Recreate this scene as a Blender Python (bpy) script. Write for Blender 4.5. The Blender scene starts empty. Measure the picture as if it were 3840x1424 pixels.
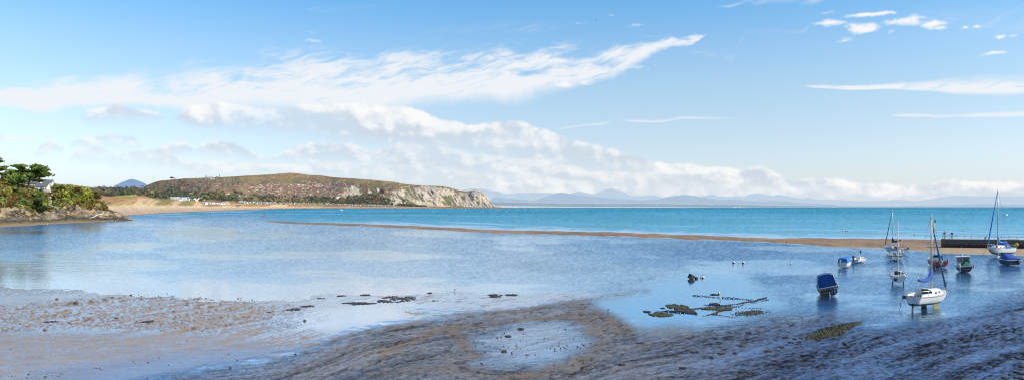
import bpy, bmesh, math, random
import numpy as np
from mathutils import Vector, Matrix
random.seed(7)
RNG = np.random.default_rng(11)
SC = bpy.context.scene
COL = SC.collection
R = math.radians
# ---------------------------------------------------------------- survey of the place
# the eye stands 10 m above the water and looks along +Y; bearings and dips were
# measured off the photograph in its own pixels and turned into ground points
F, HZ, EYE = 3000.0, 773.0, 10.0
def G(px, py, z=0.0):
    Y = F * (EYE - z) / (py - HZ)
    return Vector(((px - 1920) / F * Y, Y, z))
def W(px, py, Y):
    return Vector(((px - 1920) / F * Y, Y, EYE - (py - HZ) / F * Y))
def dist(py, z=0.0):
    return F * (EYE - z) / (py - HZ)

SKY_T = [(0.0, (1.38, 1.50, 2.15)), (0.173, (1.45, 1.53, 1.89)), (0.25, (1.49, 1.51, 1.76)), (0.353, (1.51, 1.56, 1.70)), (0.42, (1.52, 1.61, 1.70)), (0.57, (1.37, 1.64, 1.82)), (0.753, (0.95, 1.58, 1.91))]
# ---------------------------------------------------------------- numpy noise
def _hash(ix, iy, s):
    h = (ix.astype(np.int64) * 374761393 + iy.astype(np.int64) * 668265263 + s * 974711) & 0x7fffffff
    h = ((h ^ (h >> 13)) * 1274126177) & 0x7fffffff
    return ((h ^ (h >> 16)) & 0xffff) / 65535.0
def vnoise(x, y, s=0):
    x = np.asarray(x, float); y = np.asarray(y, float)
    ix = np.floor(x); iy = np.floor(y); fx = x - ix; fy = y - iy
    fx = fx * fx * (3 - 2 * fx); fy = fy * fy * (3 - 2 * fy)
    a = _hash(ix, iy, s); b = _hash(ix + 1, iy, s); c = _hash(ix, iy + 1, s); d = _hash(ix + 1, iy + 1, s)
    return (a * (1 - fx) + b * fx) * (1 - fy) + (c * (1 - fx) + d * fx) * fy
def fbm(x, y, o=4, s=0, g=0.5):
    t = 0; a = 1.0; n = 0
    for k in range(o):
        t = t + a * vnoise(x * 2 ** k + 17.3 * k, y * 2 ** k - 9.1 * k, s + k); n += a; a *= g
    return t / n
def sstep(a, b, x):
    t = np.clip((x - a) / (b - a), 0, 1); return t * t * (3 - 2 * t)
def band(x, y, pts, soft=8.0):
    """1 inside the strip whose upper and lower edge run through (x, top, bottom)"""
    p = np.array(pts, float)
    t = np.interp(x, p[:, 0], p[:, 1]); b = np.interp(x, p[:, 0], p[:, 2])
    inside = sstep(-soft, soft, y - t) * sstep(-soft, soft, b - y)
    return inside * ((x >= p[0, 0]) & (x <= p[-1, 0]))
def ell(x, y, cx, cy, rx, ry, rot=0.0, soft=0.3):
    c, s = math.cos(rot), math.sin(rot)
    dx, dy = x - cx, y - cy
    u = (dx * c + dy * s) / rx; v = (-dx * s + dy * c) / ry
    return 1 - sstep(1 - soft, 1 + soft, np.sqrt(u * u + v * v))
def lerp3(c0, c1, t):
    t = np.asarray(t)[..., None]
    return np.asarray(c0) * (1 - t) + np.asarray(c1) * t

# ---------------------------------------------------------------- object helpers
def tag(o, label=None, cat=None, group=None, kind=None):
    if label: o['label'] = label
    if cat: o['category'] = cat
    if group: o['group'] = group
    if kind: o['kind'] = kind
    return o
def link(name, me, mat=None, parent=None):
    if mat is not None:
        for m in (mat if isinstance(mat, (list, tuple)) else [mat]):
            me.materials.append(m)
    o = bpy.data.objects.new(name, me); COL.objects.link(o)
    if parent is not None: o.parent = parent
    return o
def empty(name, loc=(0, 0, 0), rz=0.0, rx=0.0, ry=0.0):
    o = bpy.data.objects.new(name, None); COL.objects.link(o)
    o.empty_display_size = 0.3
    o.location = loc; o.rotation_euler = (rx, ry, rz); return o
def copy_tree(o, parent=None):
    c = o.copy(); COL.objects.link(c); c.parent = parent
    for ch in list(o.children): copy_tree(ch, c)
    return c
def mesh_np(name, V, Q, attrs=None, smooth=True):
    """mesh from numpy verts (n,3) and faces (m,3 or 4); attrs = {name: (n,) or (n,3)}"""
    me = bpy.data.meshes.new(name)
    V = np.ascontiguousarray(V, np.float32); Q = np.ascontiguousarray(Q, np.int32)
    k = Q.shape[1]
    me.vertices.add(len(V)); me.vertices.foreach_set('co', V.ravel())
    me.loops.add(Q.size); me.loops.foreach_set('vertex_index', Q.ravel())
    me.polygons.add(len(Q)); me.polygons.foreach_set('loop_start', np.arange(0, Q.size, k, dtype=np.int32))
    me.polygons.foreach_set('loop_total', np.full(len(Q), k, np.int32))
    if smooth: me.polygons.foreach_set('use_smooth', np.ones(len(Q), bool))
    for nm, a in (attrs or {}).items():
        a = np.asarray(a, np.float32)
        if a.ndim == 2:
            at = me.attributes.new(nm, 'FLOAT_COLOR', 'POINT')
            c = np.ones((len(V), 4), np.float32); c[:, :3] = a
            at.data.foreach_set('color', c.ravel())
        else:
            at = me.attributes.new(nm, 'FLOAT', 'POINT'); at.data.foreach_set('value', a.ravel())
    me.update(calc_edges=True); me.validate(clean_customdata=False); return me
def grid_quads(nr, nc):
    i = np.arange(nr - 1)[:, None] * nc + np.arange(nc - 1)[None, :]
    return np.stack([i, i + 1, i + nc + 1, i + nc], -1).reshape(-1, 4)
def loft(rows, xs, sub):
    """rows: list of (pts_px_py, Y or pts_px_Y or None); None means the row lies on the water.
    Returns P (nr,nc,3), the image position (px,py) of each vertex and the row parameter."""
    L = []
    for py, Yd in rows:
        p = np.array(py, float); yy = np.interp(xs, p[:, 0], p[:, 1])
        if Yd is None: Y = F * EYE / (yy - HZ)
        elif np.isscalar(Yd): Y = np.full_like(xs, Yd)
        else:
            q = np.array(Yd, float); Y = np.interp(xs, q[:, 0], q[:, 1])
        L.append(np.stack([(xs - 1920) / F * Y, Y, EYE - (yy - HZ) / F * Y], -1))
    out = []; par = []
    for k in range(len(L) - 1):
        n = sub[k]
        for j in range(n):
            t = j / n; out.append(L[k] * (1 - t) + L[k + 1] * t); par.append(k + t)
    out.append(L[-1]); par.append(len(L) - 1)
    return np.array(out), np.array(par)
def proj(P):
    return 1920 + F * P[..., 0] / P[..., 1], HZ + F * (EYE - P[..., 2]) / P[..., 1]

# ---------------------------------------------------------------- node helpers
class NT:
    def __init__(s, tree): s.t = tree; s.n = tree.nodes; s.l = tree.links
    def put(s, v, sock):
        if hasattr(v, 'is_output'): s.l.new(v, sock)
        elif isinstance(v, (tuple, list)) and len(v) == 3 and sock.type == 'RGBA': sock.default_value = (*v, 1)
        else: sock.default_value = v
    def m(s, op, a, b=None, c=None, clamp=False):
        n = s.n.new('ShaderNodeMath'); n.operation = op; n.use_clamp = clamp
        for i, v in enumerate((a, b, c)):
            if v is not None: s.put(v, n.inputs[i])
        return n.outputs[0]
    def ss(s, a, b, x):
        n = s.n.new('ShaderNodeMapRange'); n.interpolation_type = 'SMOOTHSTEP'
        s.put(x, n.inputs[0]); s.put(a, n.inputs[1]); s.put(b, n.inputs[2]); return n.outputs[0]
    def lin(s, x, a, b, c, d):
        n = s.n.new('ShaderNodeMapRange')
        for i, v in enumerate((x, a, b, c, d)): s.put(v, n.inputs[i])
        return n.outputs[0]
    def noise(s, vec, scale, detail=4, rough=0.5, dist=0.0, out='Fac'):
        n = s.n.new('ShaderNodeTexNoise'); s.put(vec, n.inputs['Vector']); s.put(scale, n.inputs['Scale'])
        n.inputs['Detail'].default_value = detail; n.inputs['Roughness'].default_value = rough
        n.inputs['Distortion'].default_value = dist; return n.outputs[out]
    def xyz(s, x, y, z=0.0):
        n = s.n.new('ShaderNodeCombineXYZ'); s.put(x, n.inputs[0]); s.put(y, n.inputs[1]); s.put(z, n.inputs[2]); return n.outputs[0]
    def sep(s, v):
        n = s.n.new('ShaderNodeSeparateXYZ'); s.put(v, n.inputs[0]); return n.outputs
    def mix(s, f, a, b, mode='MIX'):
        n = s.n.new('ShaderNodeMix'); n.data_type = 'RGBA'; n.blend_type = mode
        s.put(f, n.inputs[0]); s.put(a, n.inputs[6]); s.put(b, n.inputs[7]); return n.outputs[2]
    def ramp(s, x, pts, interp='LINEAR'):
        n = s.n.new('ShaderNodeValToRGB'); cr = n.color_ramp; cr.interpolation = interp
        while len(cr.elements) < len(pts): cr.elements.new(0.5)
        for e, (p, c) in zip(cr.elements, pts):
            e.position = p; e.color = (*c, 1)
        s.put(x, n.inputs[0]); return n.outputs[0]
    def curve(s, x, pts):
        n = s.n.new('ShaderNodeFloatCurve'); cm = n.mapping; c = cm.curves[0]
        cm.use_clip = True
        pts = sorted(pts)
        c.points[0].location = pts[0]; c.points[1].location = pts[-1]
        for p in pts[1:-1]: c.points.new(*p)
        for p in c.points: p.handle_type = 'VECTOR'
        cm.update(); s.put(x, n.inputs['Value']); return n.outputs[0]
    def attr(s, name, out='Fac'):
        n = s.n.new('ShaderNodeAttribute'); n.attribute_name = name; return n.outputs[out]
    def coord(s, out='Object'):
        return s.n.new('ShaderNodeTexCoord').outputs[out]
    def mapv(s, v, scale=(1, 1, 1), rot=(0, 0, 0)):
        n = s.n.new('ShaderNodeMapping'); s.put(v, n.inputs[0]); n.inputs['Scale'].default_value = scale
        n.inputs['Rotation'].default_value = rot; return n.outputs[0]
    def bump(s, h, strength=0.5, distance=1.0):
        n = s.n.new('ShaderNodeBump'); s.put(h, n.inputs['Height']); s.put(strength, n.inputs['Strength'])
        s.put(distance, n.inputs['Distance']); return n.outputs[0]
def new_mat(name):
    m = bpy.data.materials.new(name); m.use_nodes = True
    m.node_tree.nodes.clear(); t = NT(m.node_tree)
    out = t.n.new('ShaderNodeOutputMaterial')
    return m, t, out
def shader(t, kind, **kw):
    n = t.n.new(kind)
    for k, v in kw.items(): t.put(v, n.inputs[k.replace('_', ' ')])
    return n
_mats = {}
def M(name, col, rough=0.6, metal=0.0, var=0.15, scale=6.0, bump=0.0, spec=0.5, stretch=(1, 1, 1)):
    """painted / plain surface: procedural tone variation, faint bump"""
    if name in _mats: return _mats[name]
    m, t, out = new_mat(name)
    c = t.mapv(t.coord('Object'), stretch)
    n = t.noise(c, scale, 5, 0.6)
    f = t.lin(n, 0.3, 0.7, 1 - var, 1 + var)
    mul = t.n.new('ShaderNodeVectorMath'); mul.operation = 'SCALE'
    mul.inputs[0].default_value = col; t.put(f, mul.inputs['Scale'])
    b = shader(t, 'ShaderNodeBsdfPrincipled', Roughness=rough, Metallic=metal)
    b.inputs['Specular IOR Level'].default_value = spec
    t.put(mul.outputs[0], b.inputs['Base Color'])
    if bump: t.put(t.bump(n, bump, 0.05), b.inputs['Normal'])
    t.put(b.outputs[0], out.inputs[0]); _mats[name] = m; return m
# ================================================================ camera, sun, sky
cam = bpy.data.cameras.new('camera'); cam.lens = 36 * F / 3840; cam.sensor_width = 36
cam.clip_start = 1.0; cam.clip_end = 80000
cam.shift_y = (HZ - 712) / 3840
co = bpy.data.objects.new('camera', cam); COL.objects.link(co)
co.location = (0, 0, EYE); co.rotation_euler = (R(90), 0, 0); SC.camera = co
SUN_EL, SUN_AZ = R(31), R(105)          # azimuth clockwise from +Y: to the right and a little behind the eye
sd = Vector((math.sin(SUN_AZ) * math.cos(SUN_EL), math.cos(SUN_AZ) * math.cos(SUN_EL), math.sin(SUN_EL)))
sl = bpy.data.lights.new('sun', 'SUN'); sl.energy = 5.0; sl.angle = R(0.53); sl.color = (1.0, 0.90, 0.76)
so = bpy.data.objects.new('sun', sl); COL.objects.link(so)
so.rotation_euler = sd.to_track_quat('Z', 'Y').to_euler(); so.location = (200, -50, 150)
SC.view_settings.view_transform = 'Standard'; SC.view_settings.look = 'None'
SC.view_settings.exposure = 0; SC.view_settings.gamma = 1
SC.cycles.pixel_filter_type = 'BLACKMAN_HARRIS'; SC.cycles.filter_width = 1.1
SC.cycles.max_bounces = 6; SC.cycles.glossy_bounces = 3; SC.cycles.diffuse_bounces = 2
SC.cycles.transparent_max_bounces = 6; SC.cycles.transmission_bounces = 3
SC.cycles.sample_clamp_indirect = 4.0; SC.cycles.caustics_reflective = False; SC.cycles.caustics_refractive = False

wd = bpy.data.worlds.new('World'); SC.world = wd; wd.use_nodes = True
wd.node_tree.nodes.clear(); t = NT(wd.node_tree)
wout = t.n.new('ShaderNodeOutputWorld'); bg = t.n.new('ShaderNodeBackground')
sky = t.n.new('ShaderNodeTexSky'); sky.sky_type = 'NISHITA'; sky.sun_disc = False
sky.sun_elevation = SUN_EL; sky.sun_rotation = SUN_AZ; sky.altitude = 10
sky.air_density = 1.0; sky.dust_density = 0.6; sky.ozone_density = 1.5
SKY_K = 0.1
bg.inputs['Strength'].default_value = SKY_K
d = t.sep(t.coord('Generated'))
rr = t.m('SQRT', t.m('ADD', t.m('MULTIPLY', d[0], d[0]), t.m('MULTIPLY', d[1], d[1])))
E = t.m('DIVIDE', d[2], t.m('MAXIMUM', rr, 0.02))                       # tan(elevation)
A = t.m('ARCTAN2', d[0], d[1])                                           # bearing from +Y
Aw = t.lin(A, -0.65, 0.65, 0.0, 1.0)
EM = 0.30
def AE(px, py):                                                          # survey pixel -> (bearing, tan elevation)
    th = math.atan((px - 1920) / F); return th, (HZ - py) / F * math.cos(th)
def env_curves(pts):
    top = []; bot = []
    for x, a, b in pts:
        th, e1 = AE(x, a); _, e2 = AE(x, b); u = (th + 0.65) / 1.3
        top.append((u, e1 / EM)); bot.append((u, e2 / EM))
    top = [(0, top[0][1])] + top + [(1, top[-1][1])]; bot = [(0, bot[0][1])] + bot + [(1, bot[-1][1])]
    return t.m('MULTIPLY', t.curve(Aw, top), EM), t.m('MULTIPLY', t.curve(Aw, bot), EM)
P = t.xyz(A, E, 0.0)
# clear air: nishita, tuned to the photograph's pale autumn blue by elevation
tune = t.ramp(t.m('MULTIPLY', E, 3.0, clamp=True), SKY_T)
skyc = t.mix(1.0, sky.outputs[0], tune, 'MULTIPLY')
WHITE = 1.0 / SKY_K
def wc(c, k=1.0):
    return tuple((v / 255) ** 2.2 * WHITE * k for v in c)
cur = skyc
# --- high streaked veil
def veil(cur, pts, soft, rot, sx, sy, seed, lo, hi, col, low_fill=0.0, amt=1.0, warp=0.012):
    top, bot = env_curves(pts)
    wv = t.noise(P, 13.0, 4, 0.55)
    Ew = t.m('ADD', E, t.m('MULTIPLY', t.m('SUBTRACT', wv, 0.5), warp))
    h = t.m('DIVIDE', t.m('SUBTRACT', Ew, bot), t.m('MAXIMUM', t.m('SUBTRACT', top, bot), 0.004))
    thick = t.ss(0.0005, 0.006, t.m('SUBTRACT', top, bot))
    en = t.m('MULTIPLY', t.ss(-0.06, soft, h), t.m('SUBTRACT', 1.0, t.ss(.9 - soft * 1.6, 1.10, h)))
    n_off = t.m('MULTIPLY', t.ss(.45, 1.1, h), 0.10)
    en = t.m('MULTIPLY', en, thick)
    c, s_ = math.cos(rot), math.sin(rot)
    wob = t.noise(P, 16.0, 2, 0.5)
    u = t.m('ADD', t.m('MULTIPLY', A, c), t.m('MULTIPLY', E, s_))
    v = t.m('ADD', t.m('MULTIPLY', A, -s_), t.m('MULTIPLY', E, c))
    v = t.m('ADD', v, t.m('MULTIPLY', t.m('SUBTRACT', wob, 0.5), 0.022))
    n = t.noise(t.xyz(t.m('MULTIPLY', u, sx), t.m('MULTIPLY', v, sy), seed), 1.0, 6, 0.6, 0.4)
    nf = t.noise(t.xyz(t.m('MULTIPLY_ADD', v, -sx * 1.6, t.m('MULTIPLY', u, sx * 3.2)), t.m('MULTIPLY', v, sy * 2.6), seed + 3), 1.0, 4, 0.6, 0.6)
    n = t.m('ADD', t.m('MULTIPLY', n, .62), t.m('MULTIPLY', nf, .38))
    n = t.m('ADD', n, t.m('MULTIPLY', t.ss(-0.15, -0.45, A), 0.07)) if low_fill > .2 else n
    n = t.m('SUBTRACT', n, t.m('MULTIPLY', t.ss(-0.02, 0.16, A), 0.075)) if low_fill > .2 else n
    # the lower the part of the sheet, the more closed it is
    n = t.m('ADD', n, t.m('MULTIPLY', t.m('SUBTRACT', 0.75, h), low_fill))
    dn = t.m('MULTIPLY', en, t.ss(lo, hi, n)); dn = t.m('MULTIPLY', dn, amt)
    return t.mix(dn, cur, col)
VEIL = [(-260, 310, 420), (0, 296, 402), (300, 268, 405), (600, 262, 408), (850, 212, 425), (1000, 178, 432), (1200, 148, 420), (1500, 138, 412),
        (1750, 116, 400), (2000, 120, 380), (2220, 126, 315), (2350, 120, 275), (2480, 110, 205), (2600, 118, 158), (2650, 131, 135), (2700, 134, 134)]
RIGHTV = [(3000, 325, 325),
        (3040, 316, 330), (3200, 318, 338), (3330, 312, 334), (3500, 300, 346), (3600, 285, 358), (3760, 278, 366), (3900, 275, 352), (4200, 290, 330)]
cur = veil(cur, VEIL, 0.22, 0.20, 9.0, 46.0, 3.1, 0.445, 0.635, wc((240, 244, 249)), 0.30, 0.95, 0.046)
cur = veil(cur, RIGHTV, 0.22, 0.10, 9.0, 60.0, 6.6, 0.34, 0.58, wc((242, 245, 249)), 0.1, 0.92, 0.008)
STREAK = [(-200, 500, 535), (60, 504, 535), (190, 510, 522), (230, 440, 440), (2060, 492, 492), (2100, 482, 490), (2270, 459, 470), (2300, 455, 455),
          (2390, 444, 458), (2600, 440, 452), (2800, 440, 444), (2830, 440, 440), (3330, 436, 436), (3380, 424, 442), (3600, 426, 440), (3720, 420, 443), (4000, 412, 440)]
cur = veil(cur, STREAK, 0.35, 0.02, 7.0, 60.0, 8.3, 0.28, 0.52, wc((240, 244, 248)), 0.0, 0.85)
THIN = [(1120, 40, 40), (1200, 22, 52), (1500, 8, 34), (1540, 12, 18), (1560, 130, 130), (1650, 90, 128), (2000, 60, 130), (2120, 90, 110), (2160, 96, 96), (2560, 190, 190), (2600, 180, 205), (2750, 195, 235),
        (2790, 110, 145), (2900, 92, 135), (3010, 105, 132), (3050, 60, 80), (3200, 20, 70), (3900, 10, 160)]
cur = veil(cur, THIN, 0.4, 0.22, 8.0, 42.0, 5.7, 0.42, 0.78, wc((232, 240, 248)), 0.0, 0.45)
TOPV = [(2680, 26, 28), (2740, 10, 26), (2810, -12, 2), (2830, -10, 26), (2900, -40, 16), (3060, -50, 22), (3120, -20, -10)]
cur = veil(cur, TOPV, 0.4, 0.3, 8.0, 40.0, 1.7, 0.3, 0.7, wc((236, 242, 249)), 0.0, 0.6)
# --- scattered tufts, upper right, and the detached flecks at the sheet's edge
def tufts(cur, L, col, seed):
    acc = None
    wv = t.noise(P, 55.0, 3, 0.6, out='Color')
    q = t.n.new('ShaderNodeVectorMath'); q.operation = 'MULTIPLY_ADD'
    t.put(wv, q.inputs[0]); q.inputs[1].default_value = (0.012, 0.008, 0); t.put(P, q.inputs[2]); Pw = q.outputs[0]
    for px, py, w, h, a in L:
        th, e = AE(px, py)
        s1 = t.n.new('ShaderNodeVectorMath'); s1.operation = 'SUBTRACT'; t.put(Pw, s1.inputs[0]); s1.inputs[1].default_value = (th + .006, e + .004, 0)
        s2 = t.n.new('ShaderNodeVectorMath'); s2.operation = 'MULTIPLY'; t.put(s1.outputs[0], s2.inputs[0]); s2.inputs[1].default_value = (F / w, F / h, 0)
        s3 = t.n.new('ShaderNodeVectorMath'); s3.operation = 'LENGTH'; t.put(s2.outputs[0], s3.inputs[0])
        v = t.lin(s3.outputs['Value'], 0.0, 1.4, a, 0.0)
        acc = v if acc is None else t.m('MAXIMUM', acc, v)
    n = t.noise(t.xyz(t.m('MULTIPLY', A, 85.0), t.m('MULTIPLY', E, 190.0), seed), 1.0, 6, 0.7)
    dn = t.ss(0.34, 0.95, t.m('MULTIPLY_ADD', n, 1.25, t.m('SUBTRACT', acc, 0.50)))
    dn = t.m('MULTIPLY', dn, t.ss(0.0, 0.12, acc))
    return t.mix(dn, cur, col)
TUFT = [(3115, 88, 60, 15, .85), (3110, 48, 45, 8, .6), (3260, 54, 95, 10, .95), (3240, 108, 60, 22, 1.1), (3195, 96, 40, 12, .7), (3390, 82, 90, 18, .8), (3430, 70, 35, 20, .9),
        (3500, 92, 45, 14, 1.0), (3520, 106, 30, 12, .8), (3165, 152, 35, 11, .7), (3345, 122, 22, 8, .5), (3620, 105, 20, 8, .9), (3662, 99, 18, 8, .8), (3710, 104, 14, 7, .5), (3754, 138, 22, 7, .8),
        (3805, 133, 18, 6, .6), (3730, 200, 60, 9, .7), (2120, 315, 60, 18, .8), (2195, 312, 50, 16, .7), (2380, 98, 50, 9, .5), (2180, 86, 50, 9, .4), (2290, 55, 30, 14, .4), (1170, 122, 50, 12, .35), (1185, 152, 60, 12, .5),
        (2350, 252, 110, 12, .5), (390, 226, 50, 9, .25)]
cur = tufts(cur, TUFT, wc((245, 248, 252)), 2.2)
# --- pale haze low down
hz = t.m('MULTIPLY', t.m('SUBTRACT', 1.0, t.ss(0.0, 0.06, E)), 0.55)
cur = t.mix(hz, cur, wc((224, 238, 246)))
# --- heaped clouds, three rows
def cumulus(cur, pts, k, amp, seed, hi, lo, softb=0.012, amt=0.95):
    top, bot = env_curves(pts)
    Pn = t.xyz(t.m('MULTIPLY', A, k), t.m('MULTIPLY', E, k * 1.35), seed)
    n = t.noise(Pn, 1.0, 6, 0.55, 0.15)
    big = t.noise(t.xyz(t.m('MULTIPLY', A, k * 0.3), t.m('MULTIPLY', E, k * .5), seed + 4), 1.0, 2, 0.5)
    # the same field a little towards the sun (right and up): where it thins out the cloud is lit
    n2 = t.noise(t.xyz(t.m('MULTIPLY_ADD', A, k, 0.16), t.m('MULTIPLY_ADD', E, k * 1.35, 0.22), seed), 1.0, 6, 0.55, 0.15)
    tk = t.m('SUBTRACT', top, bot)
    ampn = t.m('MULTIPLY', t.m('SUBTRACT', n, 0.5), t.m('MINIMUM', t.m('MULTIPLY', tk, 1.7), amp))
    up = t.m('SUBTRACT', t.m('ADD', top, ampn), E)
    dn_ = t.m('SUBTRACT', t.m('ADD', E, t.m('MULTIPLY', ampn, 0.8)), bot)
    dens = t.m('MULTIPLY', t.ss(-0.0008, 0.0045, up), t.ss(-softb, softb, dn_))
    dens = t.m('MULTIPLY', dens, t.ss(0.0005, 0.004, tk)); dens = t.m('MULTIPLY', dens, t.lin(big, 0.33, 0.55, 0.6, 1.0)); dens = t.m('MULTIPLY', dens, amt)
    h = t.m('DIVIDE', t.m('SUBTRACT', E, bot), t.m('MAXIMUM', tk, 0.004))
    lit = t.m('ADD', t.m('MULTIPLY', h, 0.50), t.m('MULTIPLY', t.m('SUBTRACT', n, n2), 3.3))
    lit = t.m('ADD', lit, t.m('MULTIPLY', t.m('SUBTRACT', big, 0.5), 0.9))
    col = t.mix(t.ss(-0.08, 0.74, lit), lo, hi)
    return t.mix(dens, cur, col)
ROW1 = [(-300, 480, 500), (-100, 470, 500), (0, 490, 500), (40, 500, 500), (300, 430, 430), (330, 408, 446), (430, 382, 452), (500, 400, 448), (600, 420, 442), (625, 432, 432), (655, 436, 440), (700, 402, 462), (780, 386, 470), (900, 386, 480),
        (1000, 400, 485), (1150, 402, 500), (1250, 385, 525), (1400, 383, 535), (1500, 398, 540), (1600, 410, 545), (1700, 448, 560), (1780, 462, 570), (1900, 453, 590),
        (2000, 468, 610), (2100, 492, 620), (2200, 540, 630), (2320, 560, 640), (2450, 600, 655), (2600, 602, 680), (2700, 626, 690), (2870, 626, 705), (2960, 665, 712), (3100, 672, 722),
        (3400, 688, 732), (3600, 668, 737), (3840, 682, 737), (4200, 670, 737)]
ROW2 = [(-260, 590, 620), (-60, 590, 612), (60, 592, 612), (80, 602, 602), (120, 575, 575), (150, 540, 575), (190, 520, 562), (238, 545, 562), (252, 540, 540), (290, 510, 542), (400, 493, 540), (500, 495, 542), (530, 535, 540), (580, 568, 568),
        (610, 533, 572), (700, 535, 572), (735, 560, 572), (760, 530, 582), (830, 521, 585), (880, 530, 582), (930, 560, 592), (1000, 590, 602), (1035, 580, 592), (1100, 540, 602), (1160, 525, 607),
        (1220, 533, 612), (1310, 545, 612), (1400, 555, 602), (1500, 538, 632), (1600, 533, 642), (1750, 568, 642), (1900, 588, 657), (2050, 598, 662), (2200, 636, 692), (2350, 638, 702), (2500, 660, 707),
        (2700, 690, 712), (2800, 704, 704), (4200, 704, 704)]
ROW3 = [(-200, 650, 650), (255, 592, 592), (280, 553, 592), (380, 541, 592), (400, 550, 602), (450, 558, 610), (600, 548, 612), (660, 590, 622), (750, 606, 642), (900, 598, 642), (1000, 613, 648), (1100, 606, 655),
        (1300, 598, 662), (1500, 616, 690), (1700, 636, 715), (1900, 656, 735), (2200, 664, 750), (2600, 686, 760), (3000, 698, 760), (3300, 688, 760), (3700, 690, 760), (4200, 690, 760)]
cur = cumulus(cur, ROW3, 26.0, 0.020, 4.4, wc((246, 248, 250)), wc((214, 225, 236)), 0.011, 0.85)
cur = cumulus(cur, ROW2, 24.0, 0.022, 9.9, wc((248, 248, 249)), wc((207, 219, 232)), 0.011, 0.88)
cur = cumulus(cur, ROW1, 20.0, 0.026, 1.3, wc((253, 252, 251)), wc((206, 217, 230)), 0.012, 0.93)
t.put(cur, bg.inputs['Color']); t.put(bg.outputs[0], wout.inputs[0])
# ================================================================ water, sand, shore
def water_material(name, wav=1.0):
    m, t, out = new_mat(name)
    col = t.attr('col', 'Color'); gl = t.attr('gl'); ro = t.attr('ro'); bs = t.attr('bs')
    co_ = t.coord('Object')
    # wavelets: crests run across the line of sight; far water carries only the longer ones
    w1 = t.noise(t.mapv(co_, (0.55, 1.1, 1), (0, 0, 0.35)), 1.0, 3, 0.6, 0.6)
    w2 = t.noise(t.mapv(co_, (1.7, 3.0, 1), (0, 0, -0.25)), 1.0, 2, 0.6, 0.4)
    w3 = t.noise(t.mapv(co_, (0.10, 0.22, 1), (0, 0, 0.15)), 1.0, 3, 0.6, 0.3)
    h = t.m('ADD', t.m('MULTIPLY', w1, 0.45), t.m('ADD', t.m('MULTIPLY', w2, 0.12), t.m('MULTIPLY', w3, 1.1)))
    nb = t.n.new('ShaderNodeBump'); t.put(h, nb.inputs['Height']); t.put(bs, nb.inputs['Strength']); nb.inputs['Distance'].default_value = 1.0 * wav
    tone = t.m('ADD', t.lin(w1, 0.3, 0.7, 0.82, 1.18), 0.0)
    sc = t.n.new('ShaderNodeVectorMath'); sc.operation = 'SCALE'; t.put(col, sc.inputs[0]); t.put(tone, sc.inputs['Scale'])
    df = shader(t, 'ShaderNodeBsdfDiffuse', Color=sc.outputs[0])
    g = shader(t, 'ShaderNodeBsdfGlossy', Roughness=ro, Normal=nb.outputs[0]); g.distribution = 'MULTI_GGX'
    t.put(t.attr('tint', 'Color'), g.inputs['Color'])
    mx = t.n.new('ShaderNodeMixShader'); t.put(gl, mx.inputs[0]); t.put(df.outputs[0], mx.inputs[1]); t.put(g.outputs[0], mx.inputs[2])
    t.put(mx.outputs[0], out.inputs[0]); return m

# rows of the sheet: dense where the picture looks at it closely
ys = np.concatenate([np.array([777.5, 778, 779, 780, 781.5, 783]), np.arange(785, 860, 1.8), np.arange(860, 1040, 2.1), np.arange(1040, 1440, 1.7), np.array([1450, 1480, 1530, 1600, 1700])])
xs = np.concatenate([np.array([-3000, -2000, -1200, -800]), np.arange(-600, -100, 8.0), np.arange(-100, 3960, 3.3), np.arange(3960, 4440, 8.0), np.array([4600, 5000, 5800, 6800])])
PX, PY = np.meshgrid(xs, ys)
GY = F * EYE / (PY - HZ); GX = (PX - 1920) / F * GY
# ---- where things lie on the flats (surveyed edges)
wx = PX + (fbm(GX * 0.12, GY * 0.05, 3, 5) - 0.5) * 90; wy = PY + (fbm(GX * 0.15 + 9, GY * 0.06, 3, 8) - 0.5) * 26
feath = (fbm(GX * 1.3, GY * .9, 4, 15) - .5)
FLATS = [(-3000, 1078, 1900), (0, 1076, 1560), (100, 1084, 1540), (300, 1088, 1480), (330, 1104, 1470), (600, 1116, 1402), (750, 1122, 1372), (900, 1126, 1354), (1000, 1128, 1338), (1149, 1130, 1296), (1268, 1128, 1262), (1323, 1132, 1243), (1400, 1136, 1230), (1500, 1150, 1214), (1590, 1192, 1196)]
UPPER = [(1180, 1112, 1140), (1320, 1106, 1148), (1500, 1112, 1156), (1620, 1102, 1168), (1700, 1098, 1170), (1850, 1100, 1162), (1990, 1102, 1149), (2140, 1098, 1124), (2240, 1098, 1106)]
CALM = [(2200, 1100, 1110), (2330, 1110, 1195), (2398, 1090, 1228), (2470, 1056, 1224), (2540, 1040, 1220), (2594, 1016, 1212), (2665, 1008, 1200), (2772, 1012, 1188), (2807, 1046, 1182), (2850, 1085, 1172), (2914, 1120, 1156), (2960, 1136, 1142)]
m_flats = band(wx, wy, FLATS, 22); m_upper = band(wx, wy, UPPER, 16); m_calm = band(wx, wy, CALM, 40)
edge_calm = band(wx, wy, [(x, a_ - 30, b_ + 20) for x, a_, b_ in FLATS], 34)
smooth_pool = np.maximum(ell(wx, wy, 1330, 1195, 270, 52, -0.06, .5), ell(wx, wy, 1480, 1140, 120, 14, -0.06, .5) * .5)
SANDBAR_LOW = [(1000, 830), (1060, 836), (1400, 849), (1800, 871), (2200, 882), (2600, 897), (2880, 908), (3000, 916), (3300, 932), (3400, 938), (3480, 944), (3540, 949), (3700, 953), (3840, 958), (4300, 968), (6900, 990)]
lagoon = sstep(-3, 3, PY - np.interp(PX, *np.array(SANDBAR_LOW).T))            # 1 on this side of the bar
left_mix = 1 - sstep(900, 1150, PX)
lagoon = lagoon * (1 - left_mix) + left_mix * sstep(786, 850, PY + (PX - 500) * 0.012)
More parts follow.
